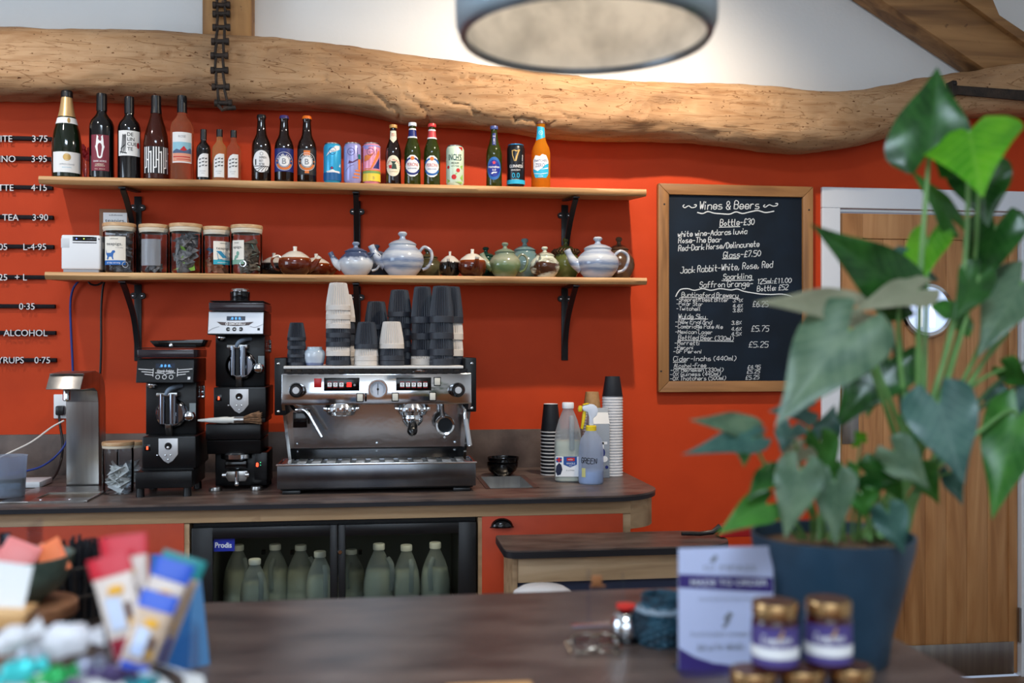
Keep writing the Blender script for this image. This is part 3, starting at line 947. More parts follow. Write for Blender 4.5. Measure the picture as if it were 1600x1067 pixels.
# ------------------------------------------------------------------ bottles
G_green = mat('dark_green_glass', (14, 26, 12), 0.06, coat=0.5)
G_black = mat('near_black_wine_glass', (10, 8, 10), 0.06, coat=0.5)
G_brown = mat('brown_beer_glass', (26, 12, 8), 0.06, coat=0.5)
G_amber = mat('amber_wine_glass', (70, 26, 14), 0.05, trans=0.35, ior=1.33, coat=0.4)
G_rose = pane('rose_wine_in_clear_glass', (240, 170, 130), 1.4, .03, .74)
G_pale = pane('pale_wine_in_clear_glass', (246, 210, 150), 1.4, .03, .70)
G_lager = mat('green_lager_glass', (64, 76, 22), 0.05, trans=0.55, ior=1.33, coat=0.4)
G_cider = pane('golden_cider_glass', (246, 164, 44), .9, .03, .42)
G_head = mat('clear_bottle_neck_glass', (240, 225, 215), 0.03, trans=1.0, ior=1.1)
C_black = mat('black_foil_cap', (16, 16, 20), 0.35)
C_gold = mat('pale_gold_foil', (216, 178, 124), 0.35, metal=0.5)
BORD = [(0, 0), (.9, 0), (1, .015), (1, .60), (.97, .64), (.86, .685), (.6, .73), (.43, .765), (.395, .79), (.385, .985), (.36, 1), (0, 1)]
BURG = [(0, 0), (.92, 0), (1, .015), (1, .40), (.98, .45), (.90, .54), (.72, .64), (.52, .73), (.42, .79), (.37, .86), (.36, .99), (.34, 1), (0, 1)]
CHAM = [(0, 0), (.92, 0), (1, .015), (1.01, .30), (.98, .42), (.86, .54), (.66, .65), (.50, .76), (.40, .86), (.34, .93), (.34, .985), (.30, 1), (0, 1)]
BEER = [(0, 0), (.93, 0), (1, .018), (1, .50), (.98, .55), (.88, .61), (.68, .665), (.53, .72), (.47, .80), (.42, .90), (.42, .93), (.46, .94), (.46, .965), (.43, .985), (.40, 1), (0, 1)]
LONG = [(0, 0), (.93, 0), (1, .02), (.97, .20), (.99, .40), (1, .52), (.95, .585), (.80, .66), (.62, .72), (.48, .80), (.40, .90), (.38, .94), (.43, .95), (.43, .975), (.40, 1), (0, 1)]
class Bot: pass
def bottle(name, label, px, yb, yt, w, prof, glass, cap, group, zt=None, dy=0.062, cat='bottle', capr=1.05, zcap=1.0):
    """cap = (start fraction, material)"""
    zt = S1T if zt is None else zt
    P = W(px, yb, SF + dy)
    s = MPP(P)
    R, H = w / 2 * s, (yb - yt) * s
    o = Bot()
    o.P = Vector((P.x, P.y, zt))
    o.root = r = thing(name, label, cat, o.P, -math.atan2(P.x, P.y), group)
    o.R, o.H, o.s = R, H, s
    zc = cap[0]
    body = [(a * R, z * H) for a, z in prof if z < zc] + [(lerp_tab([(q[1], q[0]) for q in prof[1:-1]], zc) * R, zc * H), (0, zc * H)]
    B().lathe(body, 36).build('glass', glass, r)
    cp = [(0, zc * H + .0004)] + [((lerp_tab([(q[1], q[0]) for q in prof[1:-1]], z)) * R * capr + .0004, z * H) for z in [zc + (1 - zc) * k / 8 for k in range(9)]]
    cp = [(x, z + .0004) for x, z in cp] + [(0, H + .0004)]
    B().lathe(cp, 28).build('cap', cap[1], r)
    o.prof = prof
    o.rad = lambda z: lerp_tab([(q[1] * H, q[0] * R) for q in prof[1:-1]], z)
    return o
def label(o, z0, z1, half, m, name='label', shape=None, a0=0.0, off=.0004):
    """printed label between bottle heights z0..z1 (metres), half width in metres; shape = list of 2D points"""
    d = D()
    n = 14
    if shape: d.poly(shape)
    else:
        for k in range(8): d.rect(-half, z0 + (z1 - z0) * k / 8, half, z0 + (z1 - z0) * (k + 1) / 8)
    return d.build(name, m, o.root, wrap(o.rad, 0, off, a0), 0.004)
def oval(cx, cy, rx, ry, n=32):
    return [(cx + rx * math.cos(2 * PI * k / n), cy + ry * math.sin(2 * PI * k / n)) for k in range(n)]
def prnt(o, d, m, par, name='print', off=.0008, a0=0.0):
    return d.build(name, m, par, wrap(o.rad, 0, off, a0), 0.004)
WG, BG, CG = 'wine bottles on the upper shelf', 'beer bottles on the upper shelf', 'drink cans on the upper shelf'

# sparkling wine
o = bottle('wine_bottle', 'dark green sparkling wine bottle with gold foil neck and white label', 104.5, 273, 135.5, 44, CHAM, G_green, (.925, C_black), WG, dy=.066, capr=1.15)
H = o.H
fo = B()
fo.lathe([(o.rad(z * H) + .0008, z * H) for z in (.70, .76, .80, .86, .90, .925)], 28)
fo.build('neck_foil', C_gold, o.root)
fo = B().lathe([(o.rad(z * H) + .0014, z * H) for z in (.615, .64, .66, .685)], 28).build('neck_band', M_paper, o.root)
D().disc(.006, .65 * H, .005, .010).build('band_seal', M_gold, fo, wrap(o.rad, 0, .002), .004)
l = label(o, .055 * H, .285 * H, .0545, M_paper)
d = D().disc(0, .225 * H, .012, .010).ring(0, .225 * H, .011, .0135)
prnt(o, d, M_gold, l, 'gold_crest')
prnt(o, D().text('SAFFRON GRANGE', 0, .145 * H, .0055, .052), M_grprint, l, 'lettering')
prnt(o, D().text('ENGLISH SPARKLING', 0, .11 * H, .003, .032), M_cyan, l, 'small_print')

# dark red wine, maroon label
o = bottle('wine_bottle', 'black wine bottle with a maroon label and white horse head', 159, 275, 141, 37, BORD, G_black, (.80, C_black), WG, capr=1.07)
H = o.H
M_maroon = mat('maroon_print', (122, 34, 52), 0.5)
l = label(o, .085 * H, .50 * H, .0335, M_maroon, a0=-.16)
hz = .385 * H
d = D()
for sgn in (-1, 1):
    P = [(.0045, .045), (.010, .052), (.0125, .030), (.0135, .012), (.0165, .006), (.0145, -.002), (.011, -.016), (.008, -.036), (.004, -.041), (.0, -.042), (0, -.036), (.004, -.030), (.006, -.014), (.0075, .004), (.006, .014), (.003, .018), (0, .020), (0, .028), (.004, .028), (.0055, .036)]
    d.poly([(sgn * x, hz - .012 + y * .92) for x, y in P])
prnt(o, d, M_wprint, l, 'horse_mark', a0=-.16)
prnt(o, D().text('DARK HORSE', 0, .195 * H, .0068, .046), M_wprint, l, 'lettering', a0=-.16)
prnt(o, D().text('CABERNET', 0, .160 * H, .005, .030).text('SAUVIGNON', 0, .142 * H, .005, .034).text('BIG  BOLD', 0, .105 * H, .003, .036), M_cream, l, 'small_print', a0=-.16)

# red wine, white label
o = bottle('wine_bottle', 'black wine bottle with white label reading DE LIN CUEN TE', 202, 276, 146, 34.5, BORD, G_black, (.80, C_black), WG, capr=1.07)
H = o.H
l = label(o, .275 * H, .575 * H, .044, M_paper)
d = D()
for k, t in enumerate(('DE', 'LIN', 'CUEN', 'TE')): d.text(t, -.007, (.53 - .058 * k) * H, .0125, al='l', off=.012)
prnt(o, d, M_ink, l, 'lettering')
d = D()
for k in range(7): d.stroke([(-.033 + .003 * k, .30 * H + .004 * (k % 3)), (-.027 + .0025 * k, .40 * H), (-.024 + .002 * k, .53 * H - .003 * (k % 2))], .0016)
d.stroke([(-.034, .32 * H), (-.010, .305 * H)], .004).stroke([(-.030, .36 * H), (-.016, .40 * H)], .004)
prnt(o, d, M_ink, l, 'sketch')
prnt(o, D().disc(.034, .405 * H, .007, .011), M_red, l, 'red_fist')

# striped bottle
o = bottle('wine_bottle', 'amber burgundy-shaped wine bottle with black and white maze stripes', 244, 277, 144.5, 38, BURG, G_amber, (.79, C_black), WG, capr=1.06)
H = o.H
l = label(o, .07 * H, .385 * H, .052, M_ink)
d = D()
for k in range(11):
    x = -.048 + k * .0092
    d.rect(x, .075 * H + (.06 * H if k % 4 == 1 else 0), x + .0042, .38 * H - (.05 * H if k % 4 == 3 else 0))
    for q in range(3):
        if (k * 5 + q * 3) % 4 == 0: d.rect(x, (.13 + .09 * q) * H, x + .0092, (.145 + .09 * q) * H)
prnt(o, d, M_wprint, l, 'stripes')

# rose
o = bottle('wine_bottle', 'clear rose wine bottle with mountain picture label and black cap', 284.5, 278, 144.5, 35, BORD, G_rose, (.80, C_black), WG, capr=1.07)
H = o.H
l = label(o, .20 * H, .555 * H, .0385, M_paper)
prnt(o, D().text('ROS\u00c9', 0, .505 * H, .0085, .026), M_grprint, l, 'lettering')
prnt(o, D().rect(-.036, .215 * H, .036, .44 * H), mat('pale_blue_print', (140, 190, 206), .5), l, 'sky', off=.0007)
prnt(o, D().rect(-.036, .215 * H, .036, .31 * H), mat('salmon_print', (222, 150, 122), .5), l, 'land', off=.0009)
prnt(o, D().poly([(-.036, .31 * H), (-.036, .33 * H), (-.02, .36 * H), (-.008, .345 * H), (.006, .395 * H), (.018, .35 * H), (.03, .375 * H), (.036, .36 * H), (.036, .31 * H)]), mat('slate_blue_print', (70, 90, 124), .5), l, 'mountains', off=.001)
prnt(o, D().poly([(-.008, .345 * H), (.006, .395 * H), (.018, .35 * H), (.006, .335 * H)]).rect(-.034, .262 * H, .030, .274 * H).rect(-.02, .235 * H, .034, .243 * H), M_red, l, 'red_marks', off=.0012)

# three small wine bottles
for px, yb, yt, gl, cz, say in ((318, 279, 198, G_black, .80, 'small dark red wine bottle with white flock label'), (343, 280, 198.5, G_pale, .86, 'small pale wine bottle with white flock label, between red and rose'), (365, 280, 199.5, G_rose, .86, 'small rose wine bottle with white flock label, beside the brown beer bottles')):
    o = bottle('small_wine_bottle', say, px, yb, yt, 22, BORD, gl, (cz, C_black), WG, capr=1.08, dy=.05)
    H = o.H
    w_, z0, z1 = .0205, .07 * H, .52 * H
    l = label(o, z0, z1, w_, M_paper, shape=[(-w_, z0), (w_, z0), (w_, z1), (0, z1), (-w_ * .5, z1 - .006), (-w_ * .85, z1 - .016), (-w_, z1 - .026)], a0=-.1)
    d = D()
    for r_ in range(3):
        for c_ in range(3):
            cx, cy = -.011 + .011 * c_, z1 - .022 - .013 * r_ + (.004 if c_ else 0)
            d.rect(cx - .003, cy - .0016, cx + .003, cy + .0016).rect(cx - .003, cy - .004, cx - .0015, cy).rect(cx + .0015, cy - .004, cx + .003, cy).rect(cx + .0025, cy, cx + .005, cy + .003)
    prnt(o, d, M_ink, l, 'sheep_marks', a0=-.1)
    prnt(o, D().text('JACK RABBIT', 0, z0 + .022, .0034, .022).text('WINE', 0, z0 + .014, .003, .012), M_grprint, l, 'lettering', a0=-.1)

# red flowers in a small glass behind the first two bottles
P = W(133.5, 274, 3.96)
v = thing('flower_glass', 'small clear glass of red flowers behind the first two wine bottles', 'vase', (P.x, P.y, S1T))
B().lathe([(0, 0), (.022, 0), (.026, .05), (.030, .09), (.028, .09), (.024, .05), (.020, .004), (0, .004)], 24).build('glass', M_glass, v)
random.seed(3)
for k in range(6):
    c = Vector((random.uniform(-.024, .026), random.uniform(-.02, .02), .10 + random.uniform(0, .045)))
    fl = B()
    for q in range(5):
        a = q * 1.257
        fl.ball(c + Vector((.008 * math.cos(a), .006, .008 * math.sin(a))), .008, (1, .5, 1), 8)
    fl.tube([(0, 0, .01), (c.x * .6, c.y, .06), c], .0012, 5)
    fl.build('flower', M_red, v)

# brown half-litre ales
for px, yb, yt, cm, kind in ((408.5, 282.5, 176, C_black, 0), (444, 283.5, 177.5, mat('purple_crown_cap', (60, 48, 110), .4), 1), (479.5, 285, 179, mat('orange_crown_cap', (236, 112, 20), .4), 2)):
    say = ('brown ale bottle with black cap and white oval landscape label', 'brown ale bottle with purple cap and blue round-badge label', 'brown ale bottle with orange cap and black round-badge label')[kind]
    o = bottle('beer_bottle', say, px, yb, yt, 30, BEER, G_brown, (.955, cm), BG)
    H, R = o.H, o.R
    if kind == 0:
        l = label(o, .14 * H, .47 * H, .03, M_ink, name='label_band')
        cz = .30 * H
        q = prnt(o, D().poly(oval(0, cz, .0335, .0415)), M_wprint, l, 'oval_ground')
        d = D().ring(.0, .41 * H, .005, .0062)
        for k, t in enumerate(('SHEPRETH', 'BEST', 'BITTER')): d.text(t, -.008, (.355 - .048 * k) * H, .0078, (.026, .014, .019)[k], al='l', off=.012)
        d.rect(-.024, .245 * H, -.019, .33 * H).poly([(-.030, .235 * H), (.030, .235 * H), (.026, .225 * H), (-.026, .225 * H)])
        for k in range(5): d.stroke([(-.026 + .013 * k, .155 * H + (.03 * H if k in (0, 4) else 0)), (-.014 + .010 * k, .19 * H), (.004 + .006 * k, .23 * H)], .0022)
        prnt(o, d, M_ink, l, 'lettering', off=.0012)
    else:
        base = M_navy if kind == 1 else M_ink
        l = label(o, (.16 if kind == 1 else .12) * H, .50 * H, .045, base, name='label_band')
        cz = .31 * H
        if kind == 2:
            prnt(o, D().rect(-.012, .40 * H, .012, .475 * H).rect(-.008, .14 * H, .008, .22 * H), M_orn, l, 'copper_bar')
        prnt(o, D().ring(0, cz, .0215, .0228).ring(0, cz, .0335, .0348).disc(0, cz, .0195).arctext('POLAR STAR' if kind == 1 else 'TWITCHELL', 0, cz, .0245, .0082, 90, 15), M_wprint, l, 'round_badge', off=.001)
        prnt(o, D().text('B', 0, cz, .021, off=.01), M_grprint, l, 'badge_letter', off=.0015)
        prnt(o, D().ring(0, cz, .0242, .032, 200, 340).disc(-.029, cz + .002, .003).disc(.029, cz + .002, .003), M_orn, l, 'copper_ribbon', off=.0011)

# cans
def can(say, px, yb, yt, w, body, topm=None, dy=.055):
    P = W(px, yb, SF + dy)
    s = MPP(P)
    R, H = w / 2 * s, (yb - yt) * s
    o = Bot()
    o.R, o.H, o.s = R, H, s
    o.root = r = thing('drink_can', say, 'can', (P.x, P.y, S1T), -math.atan2(P.x, P.y), CG)
    B().lathe([(0, .003), (R * .78, 0), (R * .86, .006), (R, .016), (R, H - .016), (R * .93, H - .008), (R * .86, H - .004)], 40).build('body', body, r)
    B().lathe([(R * .86, H - .004), (R * .885, H - .003), (R * .885, H), (R * .84, H), (R * .82, H - .005), (0, H - .005)], 40).build('rim', topm or M_steel, r)
    o.rad = lambda z: R
    return o
M_canblue = mat('can_sky_blue', (52, 168, 214), .3, metal=.2)
o = can('tall blue can with white splash and navy foot', 519.5, 286, 222.5, 27.5, M_canblue)
H, R = o.H, o.R
l = o.root
prnt(o, D().rect(-.05, .012, .05, .27 * H), mat('deep_sea_blue', (22, 92, 150), .35), l, 'sea')
prnt(o, D().poly([(-.026, .66 * H), (-.01, .74 * H), (.01, .78 * H), (.03, .84 * H), (.03, .93 * H), (.012, .92 * H), (-.004, .84 * H), (-.016, .76 * H)]).poly([(-.025, .30 * H), (-.012, .31 * H), (.0, .345 * H), (.01, .31 * H), (.03, .30 * H), (.03, .25 * H), (.01, .265 * H), (-.02, .26 * H)]).poly([(.026, .42 * H), (.034, .50 * H), (.034, .40 * H)]), M_wprint, l, 'white_splash')
prnt(o, D().ring(0, .79 * H, .0125, .0140).text('wylde', 0, .80 * H, .005, .016).text('sky', 0, .765 * H, .004, .009).disc(-.002, .375 * H, .0055), M_navy, l, 'round_logo', off=.001)
prnt(o, D().disc(-.002, .375 * H, .0028), M_red, l, 'red_dot', off=.0013)
o = can('tall lilac can with orange boats, second of the three craft cans', 551, 286.5, 222, 27.5, mat('can_lilac', (160, 158, 212), .3, metal=.2))
H, R = o.H, o.R
l = o.root
prnt(o, D().ring(-.006, .77 * H, .0125, .0140).text('wylde', -.006, .78 * H, .005, .016).text('sky', -.006, .745 * H, .004, .009).text('CAMBRIDGE', .0185, .76 * H, .0045, .036, rot=90), M_navy, l, 'round_logo', off=.001)
prnt(o, D().poly([(.010, .30 * H), (.034, .30 * H), (.034, .34 * H), (.010, .335 * H)]).poly([(.004, .22 * H), (.03, .21 * H), (.032, .25 * H), (.006, .26 * H)]).rect(.0, .14 * H, .026, .17 * H).poly([(.022, .35 * H), (.034, .35 * H), (.034, .60 * H), (.022, .6 * H)]), M_orn, l, 'boats')
prnt(o, D().poly([(-.02, .48 * H), (.0, .50 * H), (.022, .58 * H), (.022, .62 * H), (.0, .53 * H), (-.014, .56 * H), (-.016, .50 * H)]).stroke([(-.03, .30 * H), (-.012, .42 * H), (.004, .46 * H)], .0012), mat('plum_print', (92, 52, 96), .4), l, 'bridge')
prnt(o, D().rect(.022, .60 * H, .034, .72 * H), mat('teal_print', (24, 112, 110), .4), l, 'tower')
o = can('tall pink, orange and yellow can, third of the craft cans', 580.5, 287, 222, 27.5, mat('can_pink', (232, 150, 176), .3, metal=.2))
H, R = o.H, o.R
l = o.root
prnt(o, D().rect(-.05, .012, .05, .26 * H), mat('yellow_print', (238, 208, 70), .35), l, 'yellow_foot')
prnt(o, D().rect(-.05, .26 * H, .05, .32 * H), mat('leaf_green_print', (126, 160, 84), .35), l, 'green_band')
prnt(o, D().rect(-.05, .32 * H, .05, .345 * H).poly([(-.03, .38 * H), (-.004, .38 * H), (.026, .80 * H), (.034, .82 * H), (.034, .72 * H), (.0, .36 * H), (-.03, .36 * H)]).poly([(-.03, .54 * H), (-.01, .58 * H), (.012, .76 * H), (.0, .72 * H), (-.03, .68 * H)]), M_orn, l, 'orange_rays')
prnt(o, D().poly([(.006, .38 * H), (.034, .38 * H), (.034, .66 * H)]), M_navy, l, 'blue_sail')
prnt(o, D().rect(-.05, .90 * H, .05, .93 * H).rect(-.03, .84 * H, -.012, .90 * H), mat('lavender_print', (150, 150, 214), .35), l, 'lilac_sky')
prnt(o, D().ring(-.004, .77 * H, .0125, .0140).text('wylde', -.004, .78 * H, .005, .016).text('sky', -.004, .745 * H, .004, .009).text('MEXICAN', .0125, .78 * H, .004, .03, rot=90).text('LAGER', .0195, .78 * H, .004, .022, rot=90).text('GF', .008, .15 * H, .006, .012, rot=90), M_navy, l, 'round_logo', off=.001)

# lager bottles
def lager(say, px, yb, yt, w, glass, capm, neck, neckspan, group=BG):
    o = bottle('beer_bottle', say, px, yb, yt, w, LONG, glass, (.945, capm), group, dy=.055, capr=1.12)
    if neck:
        B().lathe([(o.rad(z * o.H) + .0007, z * o.H) for z in [neckspan[0] + (neckspan[1] - neckspan[0]) * k / 6 for k in range(7)]], 28).build('neck_label', neck, o.root)
    return o
o = lager('dark brown lager bottle with cream pointed neck label and cream oval label', 614.5, 289.5, 194.5, 25, G_brown, mat('gold_crown_cap', (198, 148, 82), .4), None, None)
H = o.H
nl = label(o, 0, 0, 0, M_cream, 'neck_label', shape=[(-.0125, .90 * H), (.0125, .90 * H), (.0135, .76 * H), (0, .69 * H), (-.0135, .76 * H)])
prnt(o, D().text('BIRRA', 0, .845 * H, .005, .015).text('MORETTI', 0, .815 * H, .005, .018), M_red, nl, 'lettering')
cz = .31 * H
l = label(o, 0, 0, 0, M_cream, shape=oval(0, cz, .0295, .040))
prnt(o, D().arctext('BIRRA MORETTI', 0, cz - .004, .0265, .0072, 90, 14.5), M_red, l, 'lettering')
prnt(o, D().disc(.001, cz + .012, .0065, .005).poly([(-.004, cz + .007), (.010, cz + .007), (.014, cz - .012), (-.006, cz - .012)]).rect(-.008, cz + .014, .010, cz + .017), mat('dark_green_print', (40, 66, 54), .5), l, 'seated_figure')
prnt(o, D().poly([(-.019, cz + .002), (-.006, cz + .004), (-.006, cz - .010), (-.016, cz - .010)]), M_red, l, 'red_mug')
prnt(o, D().text("L'AUTENTICA", 0, cz - .022, .004, .034), M_gold, l, 'small_print')
for px, yb, yt, nm, cm, say in ((644.5, 290.5, 191.5, M_navy, mat('white_crown_cap', (225, 228, 234), .35), 'green lager bottle with blue and white neck label'), (675, 292, 194, mat('coral_print', (206, 70, 74), .45), mat('red_crown_cap', (206, 58, 58), .35), 'green lager bottle with red and white neck label')):
    o = lager(say, px, yb, yt, 26, G_lager, cm, nm, (.77, .905))
    H = o.H
    for z in (.765, .895):
        B().lathe([(o.rad(q * H) + .0011, q * H) for q in (z - .012, z, z + .012)], 28).build('neck_stripe', M_wprint, o.root)
    cz = .30 * H
    l = label(o, 0, 0, 0, M_wprint, shape=[(-.0305, cz), (-.021, cz + .032), (-.008, cz + .042), (.008, cz + .042), (.021, cz + .032), (.0305, cz), (.021, cz - .030), (.008, cz - .040), (-.008, cz - .040), (-.021, cz - .030)])
    prnt(o, D().text('PERONI', 0, cz + .006, .0125, .044), M_red, l, 'lettering')
    prnt(o, D().text('NASTRO AZZURRO', 0, cz - .009, .0048, .036).ring(0, cz, .026, .034, 205, 335).ring(0, cz, .027, .034, 25, 75).ring(0, cz, .027, .034, 105, 155), M_navy if nm is M_navy else M_blue, l, 'blue_ribbons')
    prnt(o, D().disc(0, cz + .030, .0075), M_orn, l, 'crest')

o = can('pale green cider can with red apples', 711, 292.5, 228.5, 28, mat('can_pale_green', (206, 224, 200), .35, metal=.1))
H = o.H
l = o.root
prnt(o, D().text("INCH'S", 0, .70 * H, .0235, .052, off=.008), mat('deep_green_print', (20, 62, 58), .4), l, 'lettering')
prnt(o, D().text('MEDIUM', 0, .555 * H, .0075, .030).text('APPLE CIDER', 0, .485 * H, .0045, .030).stroke([(-.004, .625 * H), (.02, .625 * H)], .0014), M_ink, l, 'small_print')
prnt(o, D().poly([(.012, .95 * H), (.032, .95 * H), (.032, .86 * H)]), M_red, l, 'red_corner')
for ax_, az_, ar_ in ((.012, .38, .0075), (-.004, .22, .0095), (-.0285, .46, .006)): prnt(o, D().disc(ax_, az_ * H, ar_), M_red, l, 'apple')
prnt(o, D().poly([(.0, .30 * H), (.010, .32 * H), (.004, .27 * H)]).poly([(.02, .20 * H), (.034, .30 * H), (.034, .12 * H)]).poly([(.02, .48 * H), (.034, .52 * H), (.03, .40 * H)]).poly([(-.034, .18 * H), (-.018, .12 * H), (-.034, .08 * H)]).poly([(.0, .10 * H), (.03, .11 * H), (.03, .06 * H)]), mat('leaf_print', (140, 190, 92), .4), l, 'leaves', off=.0006)

o = lager('green bottle with blue oval label, red star and blue cap', 772, 294, 197.5, 25, G_lager, mat('blue_silver_cap', (70, 84, 140), .35), None, None)
H = o.H
nl = label(o, 0, 0, 0, M_navy, 'neck_label', shape=[(-.006, .88 * H), (.006, .88 * H), (.007, .68 * H), (-.007, .68 * H)])
prnt(o, D().text('0.0', 0, .83 * H, .006, .009).text('HEINEKEN', 0, .75 * H, .0055, .024, rot=90), M_wprint, nl, 'lettering')
cz = .30 * H
l = label(o, 0, 0, 0, M_blue, shape=oval(0, cz, .030, .0445))
prnt(o, D().ring(0, cz, .0245, .0262), mat('mid_blue_print', (40, 62, 160), .4), l, 'oval_line', off=.0009)
prnt(o, D().poly(oval(0, cz, .0235, .033)), mat('royal_blue_print', (22, 40, 140), .4), l, 'oval_ground', off=.0007)
prnt(o, D().text('Heineken', 0, cz + .006, .0085, .044, off=.012).text('0.0', 0, cz - .006, .0075, .013).poly([(-.012, cz - .020), (-.006, cz - .014), (.012, cz - .014), (.008, cz - .018), (-.002, cz - .018), (-.006, cz - .022)]), M_wprint, l, 'lettering', off=.0012)
d = D()
sp = []
for k in range(10):
    a = R_(90 + 36 * k)
    rr = .0085 if k % 2 == 0 else .0036
    sp.append((rr * math.cos(a), cz + .022 + rr * math.sin(a)))
prnt(o, d.poly(sp), mat('star_red', (226, 60, 70), .4), l, 'star', off=.0012)

o = can('black stout can with gold harp and blue rim', 806, 293, 225, 28, mat('can_black', (18, 20, 26), .28, metal=.1), mat('blue_can_rim', (60, 150, 200), .3, metal=.7), dy=.055)
H = o.H
l = o.root
prnt(o, D().poly([(-.016, .845 * H), (-.006, .86 * H), (.004, .84 * H), (.014, .865 * H), (.017, .85 * H), (.012, .80 * H), (.006, .68 * H), (.002, .60 * H), (-.003, .60 * H), (-.001, .68 * H), (.004, .77 * H), (.008, .825 * H), (.002, .815 * H), (-.006, .835 * H), (-.012, .825 * H), (-.011, .74 * H), (-.003, .60 * H), (-.007, .60 * H), (-.015, .74 * H)]), M_gold, l, 'harp')
prnt(o, D().text('GUINNESS', 0, .485 * H, .0115, .052).text('DRAUGHT', 0, .395 * H, .0055, .036).text('ALC FREE', .028, .60 * H, .005, .05, rot=90), M_wprint, l, 'lettering')
prnt(o, D().text('0.0', 0, .275 * H, .0195, .030, off=.01).rect(-.06, .014, .06, .030), M_cyan, l, 'blue_print')
prnt(o, D().rect(-.016, .185 * H, .014, .189 * H), M_wprint, l, 'line')

o = bottle('beer_bottle', 'tall golden cider bottle with blue neck label, last on the upper shelf', 845, 293.5, 187, 29.5, BEER, G_cider, (.955, mat('bronze_crown_cap', (96, 66, 54), .4)), BG, capr=1.08)
H = o.H
nl = label(o, 0, 0, 0, M_cyan, 'neck_label', shape=[(-.017, .92 * H), (.017, .90 * H), (.020, .76 * H), (.0, .73 * H), (-.022, .71 * H)])
prnt(o, D().ring(0, .82 * H, .007, .008).text('0', 0, .82 * H, .006), M_wprint, nl, 'lettering')
cz = .33 * H
l = label(o, 0, 0, 0, M_wprint, shape=[(-.033, cz + .022), (-.022, cz + .040), (-.004, cz + .036), (.006, cz + .044), (.022, cz + .040), (.034, cz + .018), (.034, cz - .030), (.022, cz - .048), (-.022, cz - .048), (-.033, cz - .020)])
prnt(o, D().poly([(-.033, cz - .012), (-.012, cz - .022), (.006, cz - .010), (.016, cz + .002), (.034, cz + .010), (.034, cz - .030), (.022, cz - .048), (-.022, cz - .048), (-.033, cz - .022)]), M_cyan, l, 'blue_hills', off=.0007)
prnt(o, D().stroke([(-.028, cz - .030), (0, cz - .034), (.028, cz - .028)], .002).text('CIDER', 0, cz - .042, .004, .018).poly([(.0, cz - .016), (.03, cz - .006), (.03, cz - .012)]), M_wprint, l, 'white_lines', off=.001)
prnt(o, D().text('THATCHERS', 0, cz + .019, .0092, .055).text('ZERO', -.003, cz + .001, .0145, .036), M_navy, l, 'lettering', off=.0012)
# ------------------------------------------------------------------ lower shelf: router, tea jars, teapots
P0 = W(126, 423, SF + .03)
r = thing('router_box', 'white router box with status lights at the left of the lower shelf', 'router', (P0.x, P0.y, S2T))
a, c = W(95, 423, SF + .03), W(156, 367.5, SF + .03)
hz = c.z - S2T
bx = (c.x - a.x) / 2
B().box(-bx, bx, 0, .09, .012, hz, .006, 3).build('case', M_wpl, r)
B().box(-bx + .006, bx - .006, .004, .088, 0, .012, .002).build('foot', mat('grey_plastic', (150, 154, 160), .5), r)
B().box(-bx + .04, bx - .012, -.001, .01, hz - .022, hz - .006, .0005).build('light_strip', M_gloss, r)
B().box(-bx + .04, bx - .012, -.0006, .01, hz - .030, hz - .027, .0003).build('vent_slot', M_gloss, r)
B().box(-bx - .0005, -bx + .03, -.0006, .012, hz - .048, hz - .012, .002).build('side_button', mat('off_white_plastic', (206, 210, 214), .4), r)
for k, cc in enumerate(((110, 130, 255), (190, 230, 90), (90, 100, 110), (80, 84, 90))):
    B().box(-bx + .052 + .026 * k, -bx + .056 + .026 * k, -.0018, .004, hz - .016, hz - .012).build('status_light', mat('status_light_%d' % k, cc, .4, emit=2.0 if k < 2 else 0), r)

M_lidw = wood('pale_bamboo_lid', (168, 128, 88), (196, 158, 116), (212, 178, 138), 'x', 3.0, 0.5, 0.1)
M_seal = mat('cream_silicone_seal', (206, 198, 180), 0.5)
def jar(say, px, yb, yt, w, Y, base, seal=True, group='glass jars with wooden lids', name='glass_jar'):
    P = W(px, yb, Y)
    s = MPP(P)
    R, H = w / 2 * s, (yb - yt) * s
    r = thing(name, say, 'jar', (P.x, P.y, base), -math.atan2(P.x, P.y), group)
    lz = H - 10 * s
    lw = H - 5.5 * s
    B().lathe([(0, .001), (R * .9, .001), (R * .97, .006), (R * .97, lz - .012), (R * .94, lz), (R * .92, lz), (R * .945, lz - .014), (R * .945, .010), (R * .88, .005), (0, .005)], 40).build('glass', M_glass, r)
    l_ = B().lathe([(0, lw), (R * .99, lw), (R, lw + .003), (R, H - .004), (R * .98, H), (0, H)], 40).build('lid', M_lidw, r)
    B().lathe([(0, lz + .001), (R * .965, lz + .001), (R * .975, lz + .003), (R * .975, lw - .0005), (0, lw - .0005)], 40).build('lid_skirt', mat('pale_lid_skirt', (214, 200, 178), .5), l_)
    if seal: B().lathe([(R * .9, lz - .006), (R * .935, lz - .006), (R * .95, lz - .002), (R * .95, lz + .001), (R * .9, lz + .001)], 40).build('seal', M_seal, r)
    return r, R, lz
